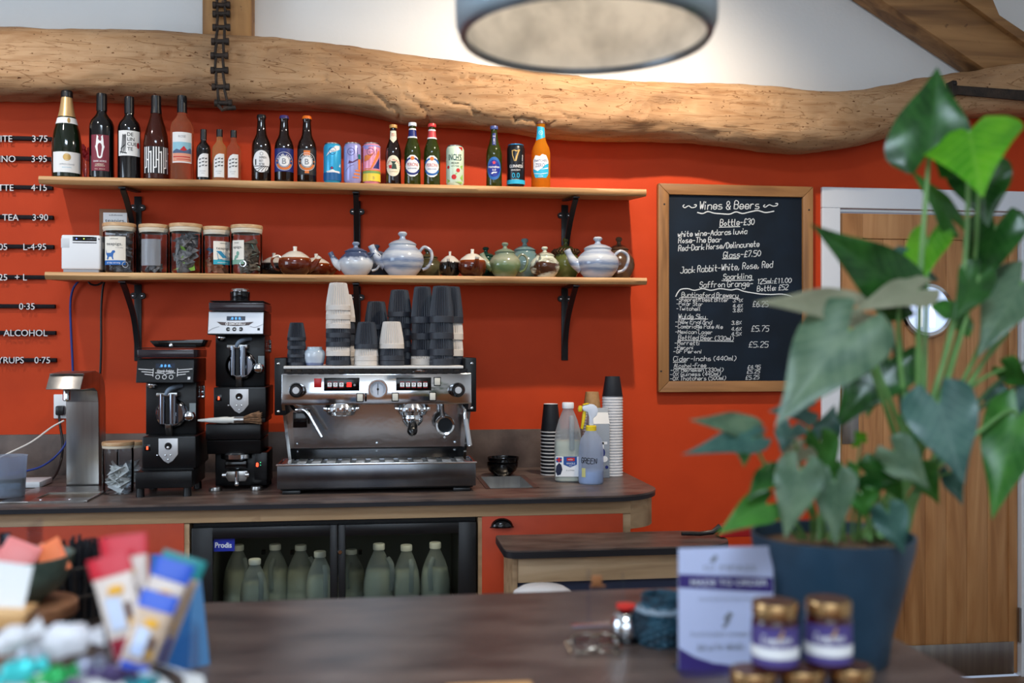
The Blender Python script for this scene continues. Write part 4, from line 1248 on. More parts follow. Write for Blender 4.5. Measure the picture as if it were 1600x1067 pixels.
def heap(name, say, root, R, h, n, size, m, seed, flat_=.5, z0=.008, grow=1.0):
    """a loose heap of tea bags inside a jar"""
    random.seed(seed)
    b = B()
    for k in range(n):
        rr = (R - size * .62) * math.sqrt(random.random())
        an = random.random() * 2 * PI
        z = z0 + size * .35 + h * random.random() ** grow
        M = Matrix.Translation((rr * math.cos(an), rr * math.sin(an), z)) @ Matrix.Rotation(random.random() * 6, 4, Vector((random.random() - .5, random.random() - .5, random.random() - .5)).normalized())
        e = size * .5
        v = [(-e, -e, -e * flat_), (e, -e, e * flat_), (e, e, -e * flat_), (-e, e, e * flat_)]
        vs = [b.bm.verts.new(M @ Vector(q)) for q in v]
        for f in ((0, 1, 2), (0, 2, 3), (0, 3, 1), (1, 3, 2)): b.bm.faces.new([vs[i] for i in f])
    o = b.build(name, m, None, 0)
    o.location = root.location
    o.rotation_euler = root.rotation_euler
    return tag(o, say, 'tea', None, 'stuff')
M_bagdark = mat('black_tea_leaf_bag', (132, 128, 126), .6, mottle=(60, (84, 80, 78), .4, .6))
M_bagw = mat('white_tea_bag', (224, 222, 216), .8)
M_tag_g = mat('lime_tag', (150, 196, 70), .6)
M_tag_b = mat('teal_tag', (32, 130, 170), .6)
M_tag_m = mat('mint_tag', (170, 214, 198), .6)
M_chips = mat('orange_infusion', (176, 112, 74), .8, mottle=(50, (120, 74, 48), .4, .6))
JY = SF + .085
def jlabel(r, R, x0, x1, z0, z1, band, lines, a0=0.0):
    d = D()
    for k in range(6): d.rect(x0, z0 + (z1 - z0) * k / 6, x1, z0 + (z1 - z0) * (k + 1) / 6)
    rad = lambda z: R * .97
    l = d.build('label', mat('cream_label', (228, 222, 210), .6), r, wrap(R * .97, 0, .0005, a0), .004)
    if band: D().rect(x0, z0, x1, z0 + .017).build('label_band', band, l, wrap(R * .97, 0, .0009, a0), .004)
    for t, x, z, h, w_, m in lines:
        D().text(t, x, z, h, w_).build('lettering', m, l, wrap(R * .97, 0, .0012, a0), .004)
    return l
# jar 1: dog label
r, R, lz = jar('glass tea jar with blue dog label, nearest the white router box', 186.5, 423.5, 345, 50, JY, S2T)
l = jlabel(r, R, -.058, .022, .030, .135, M_blue, [('teapigs.', -.019, .108, .011, .058, M_ink), ('sdidveet', -.019, .127, .005, .03, M_ink), ('everyday', .0, .094, .0035, .026, M_grprint), ('all day strong', -.022, .0385, .0055, .05, M_wprint)])
dg = [(-.052, .088), (-.047, .074), (-.03, .074), (-.024, .083), (-.016, .083), (-.014, .077), (-.02, .072), (-.022, .062), (-.02, .050), (-.024, .050), (-.028, .060), (-.038, .060), (-.041, .050), (-.047, .050), (-.045, .062), (-.050, .070)]
D().poly(dg).build('dog_mark', M_blue, l, wrap(R * .97, 0, .0012), .004)
D().ring(.020, .032, .009, .0115).build('round_seal', M_chrome, l, wrap(R * .97, 0, .0014), .004)
heap('tea_bags', 'dark tea bags filling the glass jar with the blue dog label', r, R * .9, lz * .62, 34, .05, M_bagdark, 1)
# box behind, standing on end
P = W(184, 423, WY - .05)
bx_ = thing('tea_box', 'brown tea box with white label standing behind the dog label jar', 'box', (P.x, P.y, S2T))
zt_ = W(187, 327, WY - .08).z - S2T
wd = 24 * MPP(P)
B().box(-wd, wd, -.035, .04, 0, zt_, .002).build('carton', mat('brown_card', (132, 92, 66), .7), bx_)
D().rect(-wd * .75, zt_ - .10, wd * .72, zt_ - .014).build('label', M_paper, bx_, lambda x, y: Vector((x, -.0356, y)))
D().text('teapigs.', 0, zt_ - .044, .013, .075).text('sdidveet', .002, zt_ - .023, .006, .05).build('lettering', M_ink, bx_, lambda x, y: Vector((x, -.0361, y)))
# jar 2: seen from its plain side
r, R, lz = jar('glass tea jar nearly empty with the plain back of a label, second from the router', 240.5, 424, 347, 46, JY, S2T)
D().rect(-.052, .03, .024, .128).build('label', mat('grey_label_back', (150, 146, 146), .7), r, wrap(R * .93, 0, 0, .0), .004)
heap('tea_bags', 'thin layer of tea bags at the bottom of the nearly empty glass jar', r, R * .9, .012, 9, .03, M_bagdark, 4)
# jar 3: lime tags
r, R, lz = jar('glass tea jar full of tea bags with lime green tags', 290.3, 424, 345.5, 50.5, JY, S2T)
heap('tea_bags', 'grey tea bags inside the glass jar with lime green tags', r, R * .9, lz * .66, 36, .05, M_bagdark, 5)
heap('tea_tags', 'lime green paper tags among tea bags in the glass jar', r, R * .96, lz * .5, 13, .026, M_tag_g, 8, .06)
# jar 4: deckchair label
r, R, lz = jar('glass tea jar with blue deckchair label and orange infusion bags', 338.5, 424, 349, 43, JY + .012, S2T)
l = jlabel(r, R, -.022, .052, .038, .125, mat('teal_band', (40, 160, 180), .5), [('teapigs.', .017, .099, .010, .058, M_ink), ('sdidveet', .017, .118, .005, .03, M_ink), ('peppermint', .014, .046, .005, .04, M_wprint)], .2)
D().poly([(-.012, .088), (.006, .088), (.030, .064), (.012, .062)]).stroke([(-.006, .056), (.036, .060), (.014, .086)], .002).stroke([(-.008, .080), (-.004, .058), (.03, .050)], .002).build('deckchair_mark', M_tag_b, l, wrap(R * .97, 0, .0012, .2), .004)
heap('tea_bags', 'orange brown infusion bags inside the glass jar with the deckchair label', r, R * .9, lz * .28, 24, .035, M_chips, 6)
heap('tea_tags', 'blue paper tags inside the glass jar with the deckchair label', r, R * .95, lz * .5, 9, .026, M_tag_b, 9, .06, .03)
# jar 5
r, R, lz = jar('glass tea jar with half a cream label and mint tags, nearest the teapots', 385.5, 424, 346.5, 49, JY, S2T)
l = jlabel(r, R, -.062, -.010, .038, .128, mat('sage_band', (120, 160, 140), .5), [('apigs.', -.036, .103, .010, .040, M_ink), ('dveet', -.04, .119, .005, .02, M_ink)], 0)
D().disc(-.034, .078, .006, .009).disc(-.040, .066, .008, .006).disc(-.046, .056, .005, .008).build('leaf_mark', mat('sage_print', (110, 160, 140), .5), l, wrap(R * .97, 0, .0012), .004)
D().ring(-.014, .040, .009, .012).build('round_seal', M_chrome, l, wrap(R * .97, 0, .0014), .004)
heap('tea_bags', 'grey brown tea bags inside the glass jar with mint tags', r, R * .9, lz * .6, 26, .05, mat('brown_tea_bag', (120, 108, 92), .8, mottle=(50, (86, 74, 60), .4, .6)), 12)
heap('tea_tags', 'mint green paper tags inside the glass jar nearest the teapots', r, R * .95, lz * .55, 10, .024, M_tag_m, 15, .06)

# ---- teapots
def blend_stops(*a): return list(a)
def teapot(say, px, yb, yt, w, Y, m, ang, style='thrown', lid=None, spout_m=None, handle=True, hscale=1.0):
    P = W(px, yb, Y)
    s = MPP(P)
    R, H = w / 2 * s, (yb - yt) * s
    r = thing('teapot', say, 'teapot', (P.x, P.y, S2T), 0, 'stoneware teapots on the lower shelf')
    mm = m(H) if callable(m) else m
    lm = (lid(H) if callable(lid) else lid) or mm
    sm = spout_m or mm
    if style == 'brown':           # plain round pot, lid flush with the body, stub knob
        hb = .80
        B().lathe([(0, 0), (R * .62, 0), (R * .66, .006), (R * .86, H * .14), (R * .98, H * .30), (R, H * .42), (R * .94, H * .56), (R * .78, H * .67), (R * .55, H * .755)], 40).build('body', mm, r)
        l = B().lathe([(R * .56, H * .755), (R * .54, H * .765), (R * .36, H * .82), (R * .14, H * .85), (0, H * .855)], 32).build('lid', lm, r)
        B().lathe([(R * .12, H * .83), (R * .115, H * .93), (R * .13, H * .99), (R * .10, H), (0, H)], 18).build('knob', lm, l)
        top, zs = .60, .38
    else:
        B().lathe([(0, 0), (R * .58, 0), (R * .60, .006), (R * .62, H * .02), (R * .86, H * .16), (R * .98, H * .29), (R, H * .37), (R * .95, H * .48), (R * .80, H * .58), (R * .64, H * .645), (R * .62, H * .68), (R * .66, H * .70), (R * .60, H * .705)], 40).build('body', mm, r)
        l = B().lathe([(R * .64, H * .703), (R * .65, H * .715), (R * .58, H * .745), (R * .40, H * .79), (R * .22, H * .815), (0, H * .82)], 32).build('lid', lm, r)
        B().lathe([(R * .20, H * .81), (R * .13, H * .845), (R * .12, H * .88), (R * .20, H * .92), (R * .22, H * .95), (R * .16, H * .985), (0, H)], 20).build('knob', lm, l)
        top, zs = .60, .36
    c, sn = math.cos(R_(ang)), math.sin(R_(ang))
    def pt(d, z): return (d * c * R, d * sn * R, z * H)
    spt = spline([pt(.78, .28), pt(1.08, .36), pt(1.30, .52), pt(1.46, .68)], 5)
    rr = [R * lerp_tab([(0, .34), (.35, .24), (.75, .15), (1, .155)], k / (len(spt) - 1)) for k in range(len(spt))]
    B().tube(spt, rr, 14).build('spout', sm, r)
    if handle:
        k = -hscale
        hp = spline([pt(-.80, .56), pt(-1.10 * hscale, .66), pt(-1.42 * hscale, .58), pt(-1.48 * hscale, .42), pt(-1.28 * hscale, .22), pt(-.92, .16)], 6)
        B().tube(hp, R * .105, 10, flat=.75).build('handle', sm, r)
    return r
def bn(nm, top): return lambda H: banded('glaze_%s_%d' % (nm, round(H * 1000)), [(0, (46, 16, 8)), (.50, (96, 34, 10)), (.585, (140, 66, 20)), (.60, (216, 208, 194)), (1, (222, 216, 204))], (0, H), .1, .004, 30)
def bk(H): return banded('glaze_black_white_%d' % round(H * 1000), [(0, (16, 14, 14)), (.55, (20, 18, 18)), (.585, (150, 140, 130)), (.60, (206, 200, 190)), (1, (212, 206, 196))], (0, H), .1, .004, 30)
def greyblue(H): return banded('glaze_grey_blue_%d' % round(H * 1000), [(0, (172, 178, 190)), (.12, (188, 192, 200)), (.2, (120, 134, 160)), (.27, (180, 186, 196)), (.34, (112, 128, 158)), (.42, (176, 182, 194)), (.5, (200, 204, 208)), (.58, (146, 158, 180)), (.68, (190, 196, 204)), (.82, (150, 162, 182)), (1, (192, 198, 206))], (0, H), .16, .02, 22, (1, 1, 6))
def bluewhite(H): return banded('glaze_blue_drip_%d' % round(H * 1000), [(0, (176, 184, 196)), (.38, (204, 208, 212)), (.47, (170, 180, 196)), (.53, (64, 76, 104)), (.75, (78, 92, 122)), (1, (150, 164, 186))], (0, H), .14, .035, 30)
def celadon(H): return banded('glaze_celadon_%d' % round(H * 1000), [(0, (140, 146, 122)), (.12, (92, 112, 70)), (.34, (102, 122, 84)), (.5, (150, 152, 128)), (.68, (112, 126, 106)), (1, (128, 138, 120))], (0, H), .16, .03, 20)
FR, BK = SF + .066, WY - .070
M_slate = mat('glaze_slate', (110, 122, 140), .2, coat=.3, mottle=(20, (76, 88, 108), .35, .7))
M_olive = mat('glaze_olive', (64, 62, 40), .2, coat=.3, mottle=(18, (92, 88, 62), .35, .7))
M_olive2 = mat('glaze_moss', (88, 96, 48), .2, coat=.3, mottle=(14, (62, 66, 36), .35, .7))
M_dgreen = mat('glaze_dark_green', (24, 62, 52), .12, coat=.4)
M_bgreen = mat('glaze_blue_green', (92, 124, 130), .16, coat=.4, mottle=(16, (120, 140, 132), .35, .7))
M_swirl = mat('glaze_swirl', (70, 40, 24), .18, coat=.4, mottle=(9, (206, 210, 190), .44, .54), scale=(1.0, 1.0, 3.2))
M_brownp = mat('glaze_bronze', (70, 46, 34), .2, coat=.3, mottle=(18, (96, 72, 52), .35, .7))
teapot('dark and white round teapot peeping out behind the leftmost brown and white teapot', 428, 423, 384, 44, BK, bk, 160, 'brown', handle=False)
teapot('brown and white round teapot with its handle to the left, leftmost in front', 461, 425.5, 380, 52, FR, bn('a', 0), 12, 'brown', hscale=.92)
teapot('brown and white round teapot behind, between the leftmost teapot and the blue-topped one', 494, 424, 385.5, 48, BK, bn('b', 0), 8, 'brown', hscale=.9)
teapot('white teapot with dark blue dripping top, its spout pointing left', 556, 428, 374, 54, FR, bluewhite, 180, hscale=.95)
teapot('slate grey teapot standing behind, left of the largest grey-blue teapot', 588, 427, 373, 52, BK, M_slate, 20, handle=False)
teapot('large grey-blue streaked teapot left of centre, in front of an olive one', 629, 429.5, 358.5, 67, FR + .008, greyblue, 180, hscale=.92)
teapot('dark olive teapot behind the handle of the left large grey-blue teapot', 668, 428, 380, 50, BK, M_olive, 90, handle=False)
teapot('black and white round teapot with spout towards the front', 703, 429, 388, 34, FR + .035, bk, -100, 'brown', handle=False)
teapot('brown and white round teapot with spout towards the front', 738, 430, 386, 45, FR, bn('c', 0), -82, 'brown', handle=False)
teapot('dark green glossy teapot behind the pair with front-facing spouts', 759, 428, 376, 48, BK, M_dgreen, 180, handle=False)
teapot('pale green celadon teapot with spout to the left', 789, 430, 374.5, 50, FR, celadon, 180, hscale=.95)
teapot('blue-green lidded teapot behind the pale green one', 820, 430, 364, 54, BK, M_bgreen, 90, handle=False)
teapot('teapot swirled brown, cream and green, with its handle to the left', 851, 430.5, 381, 47, FR, M_swirl, 60, hscale=.95)
oc = teapot('tall moss green teapot with dark collar, behind the swirled one', 884, 431, 363, 46, BK + .012, M_olive2, 90, handle=False)
Hc = 68 * MPP(W(884, 431, BK + .012)); Rc = 23 * MPP(W(884, 431, BK))
cl = B()
for k in range(26):
    a = 2 * PI * k / 26
    cl.tube([(Rc * .72 * math.cos(a), Rc * .72 * math.sin(a), Hc * .60), (Rc * .98 * math.cos(a), Rc * .98 * math.sin(a), Hc * .66), (Rc * .8 * math.cos(a + .12), Rc * .8 * math.sin(a + .12), Hc * .72)], .0035, 5)
cl.build('collar', M_brownp, oc)
teapot('large grey-blue streaked teapot at the right end of the row', 934, 431.5, 365.5, 67, FR + .008, greyblue, 180, hscale=.98)
teapot('bronze brown teapot behind the rightmost large grey-blue teapot', 967, 431, 361.5, 50, BK - .004, M_brownp, 90, handle=False)
# ------------------------------------------------------------------ back counter
CF = 3.214           # worktop front edge
CR = 0.965           # worktop right end
S2 = (0.372, 0.562, 3.435, 3.795)     # sink cut-out x0 x1 y0 y1
wt = thing('worktop', 'long brown stone-look worktop under the coffee machine, rounded at its right end', 'worktop', (-1.0, 3.6, 0))
WB = WY - 0.018
def rounded_end(x0, x1, y0, y1, rad, n=10):
    P = [(x0, y1), (x0, y0)]
    for k in range(n + 1):
        a = -PI / 2 + PI / 2 * k / n
        P.append((x1 - rad + rad * math.cos(a), y0 + rad + rad * math.sin(a)))
    P.append((x1, y1))
    return P
for nm, m, z0, z1, g in (('top_surface', M_lam, CT - .006, CT, 0), ('edge_band', M_lamedge, CT - .020, CT - .0062, -.0008)):
    b = B(wt)
    b.box(-3.38, S2[0], CF - g, WB, z0, z1)
    b.box(S2[0], S2[1], CF - g, S2[2], z0, z1)
    b.box(S2[0], S2[1], S2[3], WB, z0, z1)
    b.prism([(x, y, z0) for x, y in rounded_end(S2[1], CR + g, CF - g, WB, .20)], (0, 0, z1 - z0))
    b.build(nm, m, wt, 30)
us = thing('splashback', 'low brown stone-look splashback along the wall behind the worktop', 'splashback', (-1, WB, CT))
B(us).box(-3.38, CR + .03, WB, WY - .0005, CT - .02, W(800, 671, WB).z, .001).build('upstand', M_lam, us)
# steel sink
sk = thing('sink', 'small rectangular steel sink let into the worktop right of the coffee machine', 'sink', (.47, 3.6, CT))
x0, x1, y0, y1 = S2[0] + .001, S2[1] - .001, S2[2] + .001, S2[3] - .001
b = B(sk)
zb = CT - .055
q = .018
outer = [(x0, y0), (x1, y0), (x1, y1), (x0, y1)]
inner = [(x0 + q, y0 + q), (x1 - q, y0 + q), (x1 - q, y1 - q), (x0 + q, y1 - q)]
for k in range(4):
    j = (k + 1) % 4
    b.face([(*outer[k], CT + .0012), (*outer[j], CT + .0012), (*inner[j], CT - .001), (*inner[k], CT - .001)])
    b.face([(*inner[k], CT - .001), (*inner[j], CT - .001), (*inner[j], zb), (*inner[k], zb)])
b.face([(*p, zb) for p in inner])
bmesh.ops.remove_doubles(b.bm, verts=b.bm.verts[:], dist=1e-5)
b.build('basin', M_steel, sk)
B(sk).lathe([(0, .004), (.012, .004), (.02, .003), (.024, 0)], 20, (.475, 3.60, zb + .001)).build('drain', M_iron, sk)

M_cab = mat('orange_cabinet_paint', (196, 64, 18), 0.5, mottle=(9, (184, 58, 16), .35, .7))
FY = 3.262
def px_x(px, y=850, Y=FY): return W(px, y, Y).x
ztop = W(500, 795, FY).z
zfr = CT - .021
# left cabinet
cl = thing('cabinet', 'orange painted cabinet at the left under the worktop', 'cabinet', (-1.6, 3.6, 0))
xa, xb = -3.37, px_x(296)
M_carc = M_ply
B(cl).box(xa, xb, FY, WY - .05, .10, zfr - .048).box(xa, xb, FY + .03, WY - .05, 0, .10).build('carcass', M_carc, cl)
zl = W(150, 805, FY).z
B(cl).box(xa + .02, px_x(288), FY - .004, FY + .006, .12, zl, .0015).build('door', M_cab, cl)
# rail along under the worktop
ap = thing('counter_rail', 'pale wooden rail under the front edge of the worktop', 'rail', (-1, FY, zfr))
B(ap).box(-3.37, px_x(985), FY - .006, FY + .04, zfr - .045, zfr, .001).build('rail', M_ply, ap)
# right cabinet
cr = thing('cabinet', 'orange painted cabinet with black cup handle, right of the glass-door fridge', 'cabinet', (.6, 3.6, 0))
xa, xb = px_x(747), px_x(985)
B(cr).box(xa, xb, FY, WY - .05, .10, zfr - .048).box(xa, xb, FY + .03, WY - .05, 0, .10).build('carcass', M_ply, cr)
dr = B(cr).box(px_x(753), px_x(973), FY - .004, FY + .006, .12, W(860, 793, FY).z, .0015).build('door', M_cab, cr)
h0 = W(784, 822, FY)
b = B(cr).ball((h0.x, FY - .0045, h0.z - .001), 1, (.037, .024, .029), 28)
bmesh.ops.bisect_plane(b.bm, geom=b.bm.verts[:] + b.bm.edges[:] + b.bm.faces[:], plane_co=Vector((0, 0, h0.z - .002)) - b.o, plane_no=(0, 0, -1), clear_outer=True)
bmesh.ops.bisect_plane(b.bm, geom=b.bm.verts[:] + b.bm.edges[:] + b.bm.faces[:], plane_co=Vector((0, FY - .0044, 0)) - b.o, plane_no=(0, 1, 0), clear_outer=True)
b.box(h0.x - .040, h0.x + .040, FY - .006, FY - .0042, h0.z - .004, h0.z - .0005, .0005)
b.build('cup_handle', M_gloss, dr)
# curved end shelf under the rounded worktop
eb = thing('end_shelf', 'pale curved wooden block under the rounded right end of the worktop', 'shelf', (.85, 3.6, CT))
z0, z1 = W(1000, 815, 3.4).z, zfr - .002
pts = rounded_end(px_x(986), CR - .012, CF + .05, WY - .03, .15)
B(eb).prism([(x, y, z0) for x, y in pts], (0, 0, z1 - z0)).build('block', M_ply, eb, 30)

# ------------------------------------------------------------------ bottle fridge
fg = thing('fridge', 'black under-counter fridge with two glass doors and milk bottles inside', 'fridge', ((px_x(298) + px_x(745)) / 2, 3.6, 0))
xa, xb = px_x(299), px_x(744.5)
zt = zfr - .050
M_fin = mat('fridge_lining', (112, 116, 116), .5)
b = B(fg)
t = .03
b.box(xa, xb, FY + .03, WY - .08, zt - t, zt).box(xa, xb, FY + .03, WY - .08, .06, .10)
b.box(xa, xa + t, FY + .03, WY - .08, .10, zt - t).box(xb - t, xb, FY + .03, WY - .08, .10, zt - t)
b.box(xa + t, xb - t, WY - .12, WY - .08, .10, zt - t)
b.build('housing', M_blackpl, fg)
B(fg).box(xa + t, xb - t, WY - .125, WY - .1205, .10, zt - t).box(xa + t + .001, xa + t + .004, FY + .05, WY - .121, .10, zt - t).box(xb - t - .004, xb - t - .001, FY + .05, WY - .121, .10, zt - t).build('lining', M_fin, fg)
pins = B(fg)
for px in (412, 457, 563):
    for y in (862, 887, 912):
        p = W(px, y, 3.62)
        pins.box(p.x - .006, p.x + .006, 3.60, 3.63, p.z - .006, p.z + .006)
zsh = W(500, 972, 3.45).z
sh = B(fg)
for k in range(26):
    x = xa + t + .01 + (xb - xa - 2 * t - .02) * k / 25
    sh.cyl((x, FY + .06, zsh - .004), (x, WY - .13, zsh - .004), .003, 6)
sh.build('wire_shelf', M_steel, fg)
pins.build('shelf_clips', M_blackpl, fg)
zd0 = .12
gl_t = W(500, 838, FY).z
for (p0, p1, g0, g1, side) in ((299.5, 527.5, 333, 515.5, 'l'), (528.5, 744, 540, 716, 'r')):
    a0, a1, c0, c1 = px_x(p0), px_x(p1), px_x(g0), px_x(g1)
    dt = zt - .012
    bb = B(fg)
    bb.box(a0, c0, FY - .004, FY + .026, zd0, dt, .003).box(c1, a1, FY - .004, FY + .026, zd0, dt, .003)
    bb.box(c0 - .002, c1 + .002, FY - .004, FY + .026, gl_t, dt, .003).box(c0 - .002, c1 + .002, FY - .004, FY + .026, zd0, zd0 + .06, .003)
    df = bb.build('door', M_blackpl, fg)
    B(fg).box(c0, c1, FY + .010, FY + .014, zd0 + .06, gl_t).build('glass', pane('fridge_glass', (226, 230, 228), .5), df)
    if side == 'l':
        s0, s1 = W(333.5, 862.5, FY), W(366, 842, FY)
        l = B(fg).box(s0.x, s1.x, FY + .0085, FY + .0096, s0.z, s1.z).build('sticker', mat('fridge_sticker_blue', (28, 44, 150), .4), df)
        D().text('Prodis', 349, -851.5, 8, 26, off=.02).build('lettering', M_wprint, l, flat(fg, 0, 0, FY + .008))
    else:
        k0 = W(528, 862, FY)
        B(fg).lathe([(0, -.006), (.006, -.006), (.0075, -.004), (.0075, 0)], 18, (a0 + .006, FY - .004, k0.z), 'y').build('lock', M_chrome, df)

for fx_ in (-.28, .28):
    lamp('fridge_fill', 'AREA', (fg.location.x + fx_, FY + .10, zt - t - .012), (fg.location.x + fx_, FY + .16, .5), .2, (1.0, .90, .62), shape='RECTANGLE', size=.35, size_y=.03)  # weak fill added inside to lift the milk bottles
# ---- milk bottles (one built, the rest copied)
M_hdpe = pane('milky_plastic', (226, 232, 236), .5, .2, .62)
M_milk = mat('milk', (236, 228, 196), .5)
def milk_bottle(say, loc, h, fill, group=None, rz=0):
    r = thing('milk_bottle', say, 'bottle', loc, rz, group)
    k = h / .29
    def sect(z, rx, ry, e=.62):
        return [(math.copysign(abs(math.cos(2 * PI * i / 28)) ** e, math.cos(2 * PI * i / 28)) * rx * k, math.copysign(abs(math.sin(2 * PI * i / 28)) ** e, math.sin(2 * PI * i / 28)) * ry * k, z * k) for i in range(28)]
    S = [(0, .044, .044, .62), (.006, .049, .049, .62), (.09, .050, .050, .6), (.10, .0475, .0475, .6), (.11, .050, .050, .62), (.15, .049, .049, .66), (.19, .044, .044, .75), (.225, .034, .034, .88), (.25, .024, .024, 1), (.262, .019, .019, 1), (.272, .0185, .0185, 1)]
    loft(B(), [sect(*q) for q in S]).build('bottle', M_hdpe, r)
    Sm = [(z + .003 if z == 0 else z, a - .003, c - .003, e) for z, a, c, e in S if z <= fill]
    loft(B(), [sect(*q) for q in Sm]).build('milk', M_milk, r)
    B().tube(spline([(.012 * k, -.034 * k, .238 * k), (.012 * k, -.052 * k, .215 * k), (.012 * k, -.056 * k, .17 * k), (.012 * k, -.049 * k, .12 * k)], 5), .009 * k, 10).build('handle', M_hdpe, r)
    B().lathe([(0, .268 * k), (.021 * k, .268 * k), (.0215 * k, .272 * k), (.0215 * k, .287 * k), (.0195 * k, .29 * k), (0, .29 * k)], 28).build('cap', mat('milk_cap_white', (228, 230, 232), .4), r)
    return r
mb = None
FB = [(372, 851, 3.56, 'by the sticker, at the back'), (398, 873, 3.40, 'in front, second from the left door edge'), (430, 850, 3.56, 'at the back, middle of the left door'), (470, 851, 3.56, 'at the back, right of the middle of the left door'), (500, 861, 3.42, 'in front, next to the centre post'),
      (549, 858, 3.60, 'at the back, just right of the centre post'), (592, 849, 3.44, 'in front, left in the right door'), (635, 851, 3.44, 'in front, middle of the right door'), (680, 847, 3.44, 'in front, right in the right door')]
for i, (px, y, Y, w_) in enumerate(FB):
    P = W(px, y, Y)
    hh = P.z - zsh
    if mb is None:
        mb = milk_bottle('milk bottle in the fridge ' + w_, (P.x, Y, zsh), .27, .19, 'milk bottles in the fridge', .5)
        o_ = mb
    else:
        o_ = copy_tree(mb)
        o_['label'] = 'milk bottle in the fridge ' + w_
        o_.location = (P.x, Y, zsh)
        o_.rotation_euler.z = (i * 1.3) % 2 - 1
    o_.scale = (1, 1, hh / .27)

# ------------------------------------------------------------------ things on the worktop, left
# boiling-water tap
tp = thing('water_tap', 'brushed steel hot water tap tower with curved-over head at the left of the worktop', 'tap', W(126, 752, 3.66))
tp.location.z = CT
xl, xr = W(101, 740, 3.64).x, W(152, 740, 3.64).x
zh0, zh1 = W(98, 609, 3.44).z, W(98, 584, 3.44).z
prof = [(3.66, CT + .002), (3.655, zh0 - .05), (3.64, zh0 - .012), (3.60, zh0), (3.46, zh0)]
prof += [(3.448 + .022 * (1 - math.cos(a)) - .010, (zh0 + zh1) / 2 - (zh1 - zh0) / 2 * math.cos(a)) for a in [PI * k / 8 for k in range(1, 8)]]
prof += [(3.47, zh1), (3.62, zh1 + .006), (3.69, zh1 - .006), (3.735, zh1 - .04), (3.75, zh1 - .10), (3.75, CT + .002)]
prof = [(y, z) for y, z in prof]
B(tp).side(prof, xl, xr, .003).build('tower', M_steel, tp, 30)
nz_ = W(104, 615, 3.53)
B(tp).lathe([(0, 0), (.009, 0), (.012, .004), (.012, .035), (.009, .042), (0, .042)], 20, (W(104, 615, 3.53).x, 3.53, zh0 - .041)).build('nozzle', M_chrome, tp)
pl_ = thing('drip_plate', 'steel drip plate with a sunken tray below the hot water tap', 'drip tray', (W(95, 766, 3.45).x, 3.45, CT))
x0, x1 = W(28, 766, 3.46).x, W(158, 766, 3.46).x
i0, i1 = W(64, 767, 3.42).x, W(148, 767, 3.42).x
b = B(pl_)
b.box(x0, i0, 3.30, 3.65, CT + .0003, CT + .006, .001).box(i1, x1, 3.30, 3.65, CT + .0003, CT + .006, .001).box(i0, i1, 3.30, 3.37, CT + .0003, CT + .006).box(i0, i1, 3.50, 3.65, CT + .0003, CT + .006)
b.build('plate', M_steel, pl_)
B(pl_).box(i0, i1, 3.37, 3.50, CT + .0003, CT + .001).build('tray', mat('brassy_steel', (120, 98, 62), .3, metal=.9), pl_)
for px in (66, 111):
    q_ = W(px, 774, 3.345)
    B(pl_).ball((q_.x, 3.335, CT + .006), .006, (1, 1, .5), 10).build('screw', M_chrome, pl_)

# socket, plug and leads
so = thing('wall_socket', 'white wall socket behind the hot water tap', 'socket', W(90, 636, WY))
a, c = W(83.5, 654, WY - .012), W(100, 616, WY - .012)
B(so).box(a.x, c.x + .05, WY - .012, WY - .0005, a.z, c.z, .003).build('plate', M_wpl, so)
pg = thing('plug', 'black plug with its lead in the white wall socket', 'plug', W(94, 640, WY - .03))
a, c = W(86.5, 649, WY - .04), W(100, 634, WY - .04)
B(pg).box(a.x, c.x, WY - .045, WY - .0125, a.z, c.z, .006).build('plug_body', M_blackpl, pg)
def cable(name, say, pts, rad, m, group='loose cables by the hot water tap'):
    o = B().tube(spline(pts, 7), rad, 8).build(name, m)
    return tag(o, say, 'cable', group)
B(pg).tube(spline([W(92, 646, WY - .035), W(94, 665, WY - .05), W(98, 695, WY - .06), W(94, 725, WY - .10), W(82, 748, 3.86), (W(62, 757, 3.72).x, 3.72, CT + .012), (W(30, 760, 3.68).x, 3.68, CT + .006)], 6), .0045, 8).build('lead', M_blackpl, pg)
M_cabw = mat('white_cable', (220, 214, 206), .5)
M_cabb = mat('blue_cable', (34, 56, 130), .45)
cable('white_cable', 'thin white cable drooping left from the wall socket', [W(100, 657, 3.95), W(80, 668, 3.95), W(50, 690, 3.93), W(20, 705, 3.92), W(-20, 724, 3.90)], .0035, M_cabw)
cable('blue_cable', 'blue cable curving along the splashback behind the hot water tap', [W(112, 660, 4.02), W(104, 690, 4.0), W(88, 712, 3.97), W(66, 728, 3.93), W(40, 736, 3.92), W(0, 743, 3.9)], .004, M_cabb)
cable('blue_cable', 'dark blue cable hanging from the lower shelf below the router box', [W(122, 440, WY - .03), W(114, 452, WY - .02), W(110, 475, WY - .012), W(111, 520, WY - .012), W(113, 560, WY - .012), W(114, 600, WY - .012), W(112, 655, WY - .02)], .0042, M_cabb)
cable('black_cable', 'thin black cable hanging from the lower shelf left of the bracket', [W(163, 440, WY - .03), W(160, 455, WY - .02), W(158, 490, WY - .012), W(158, 540, WY - .012), W(156, 590, WY - .012), W(150, 620, WY - .012), W(142, 655, WY - .03), W(140, 720, WY - .05)], .0042, M_blackpl)
cable('black_cable', 'short black cable loop tucked under the lower shelf', [W(138, 440, WY - .06), W(142, 444, WY - .06), W(150, 445.5, WY - .06), W(157, 443, WY - .06), W(160, 440, WY - .06)], .004, M_blackpl)
# tablet-like white block
P = W(50, 752, 3.72)
tb = B((P.x, 3.72, CT)).box(P.x - .07, P.x + .045, 3.66, 3.80, CT + .001, CT + .022, .004).build('white_block', M_wpl)
tb.location = (P.x, 3.72, CT)
tag(tb, 'flat white plastic block lying on the worktop behind the measuring jug', 'block')
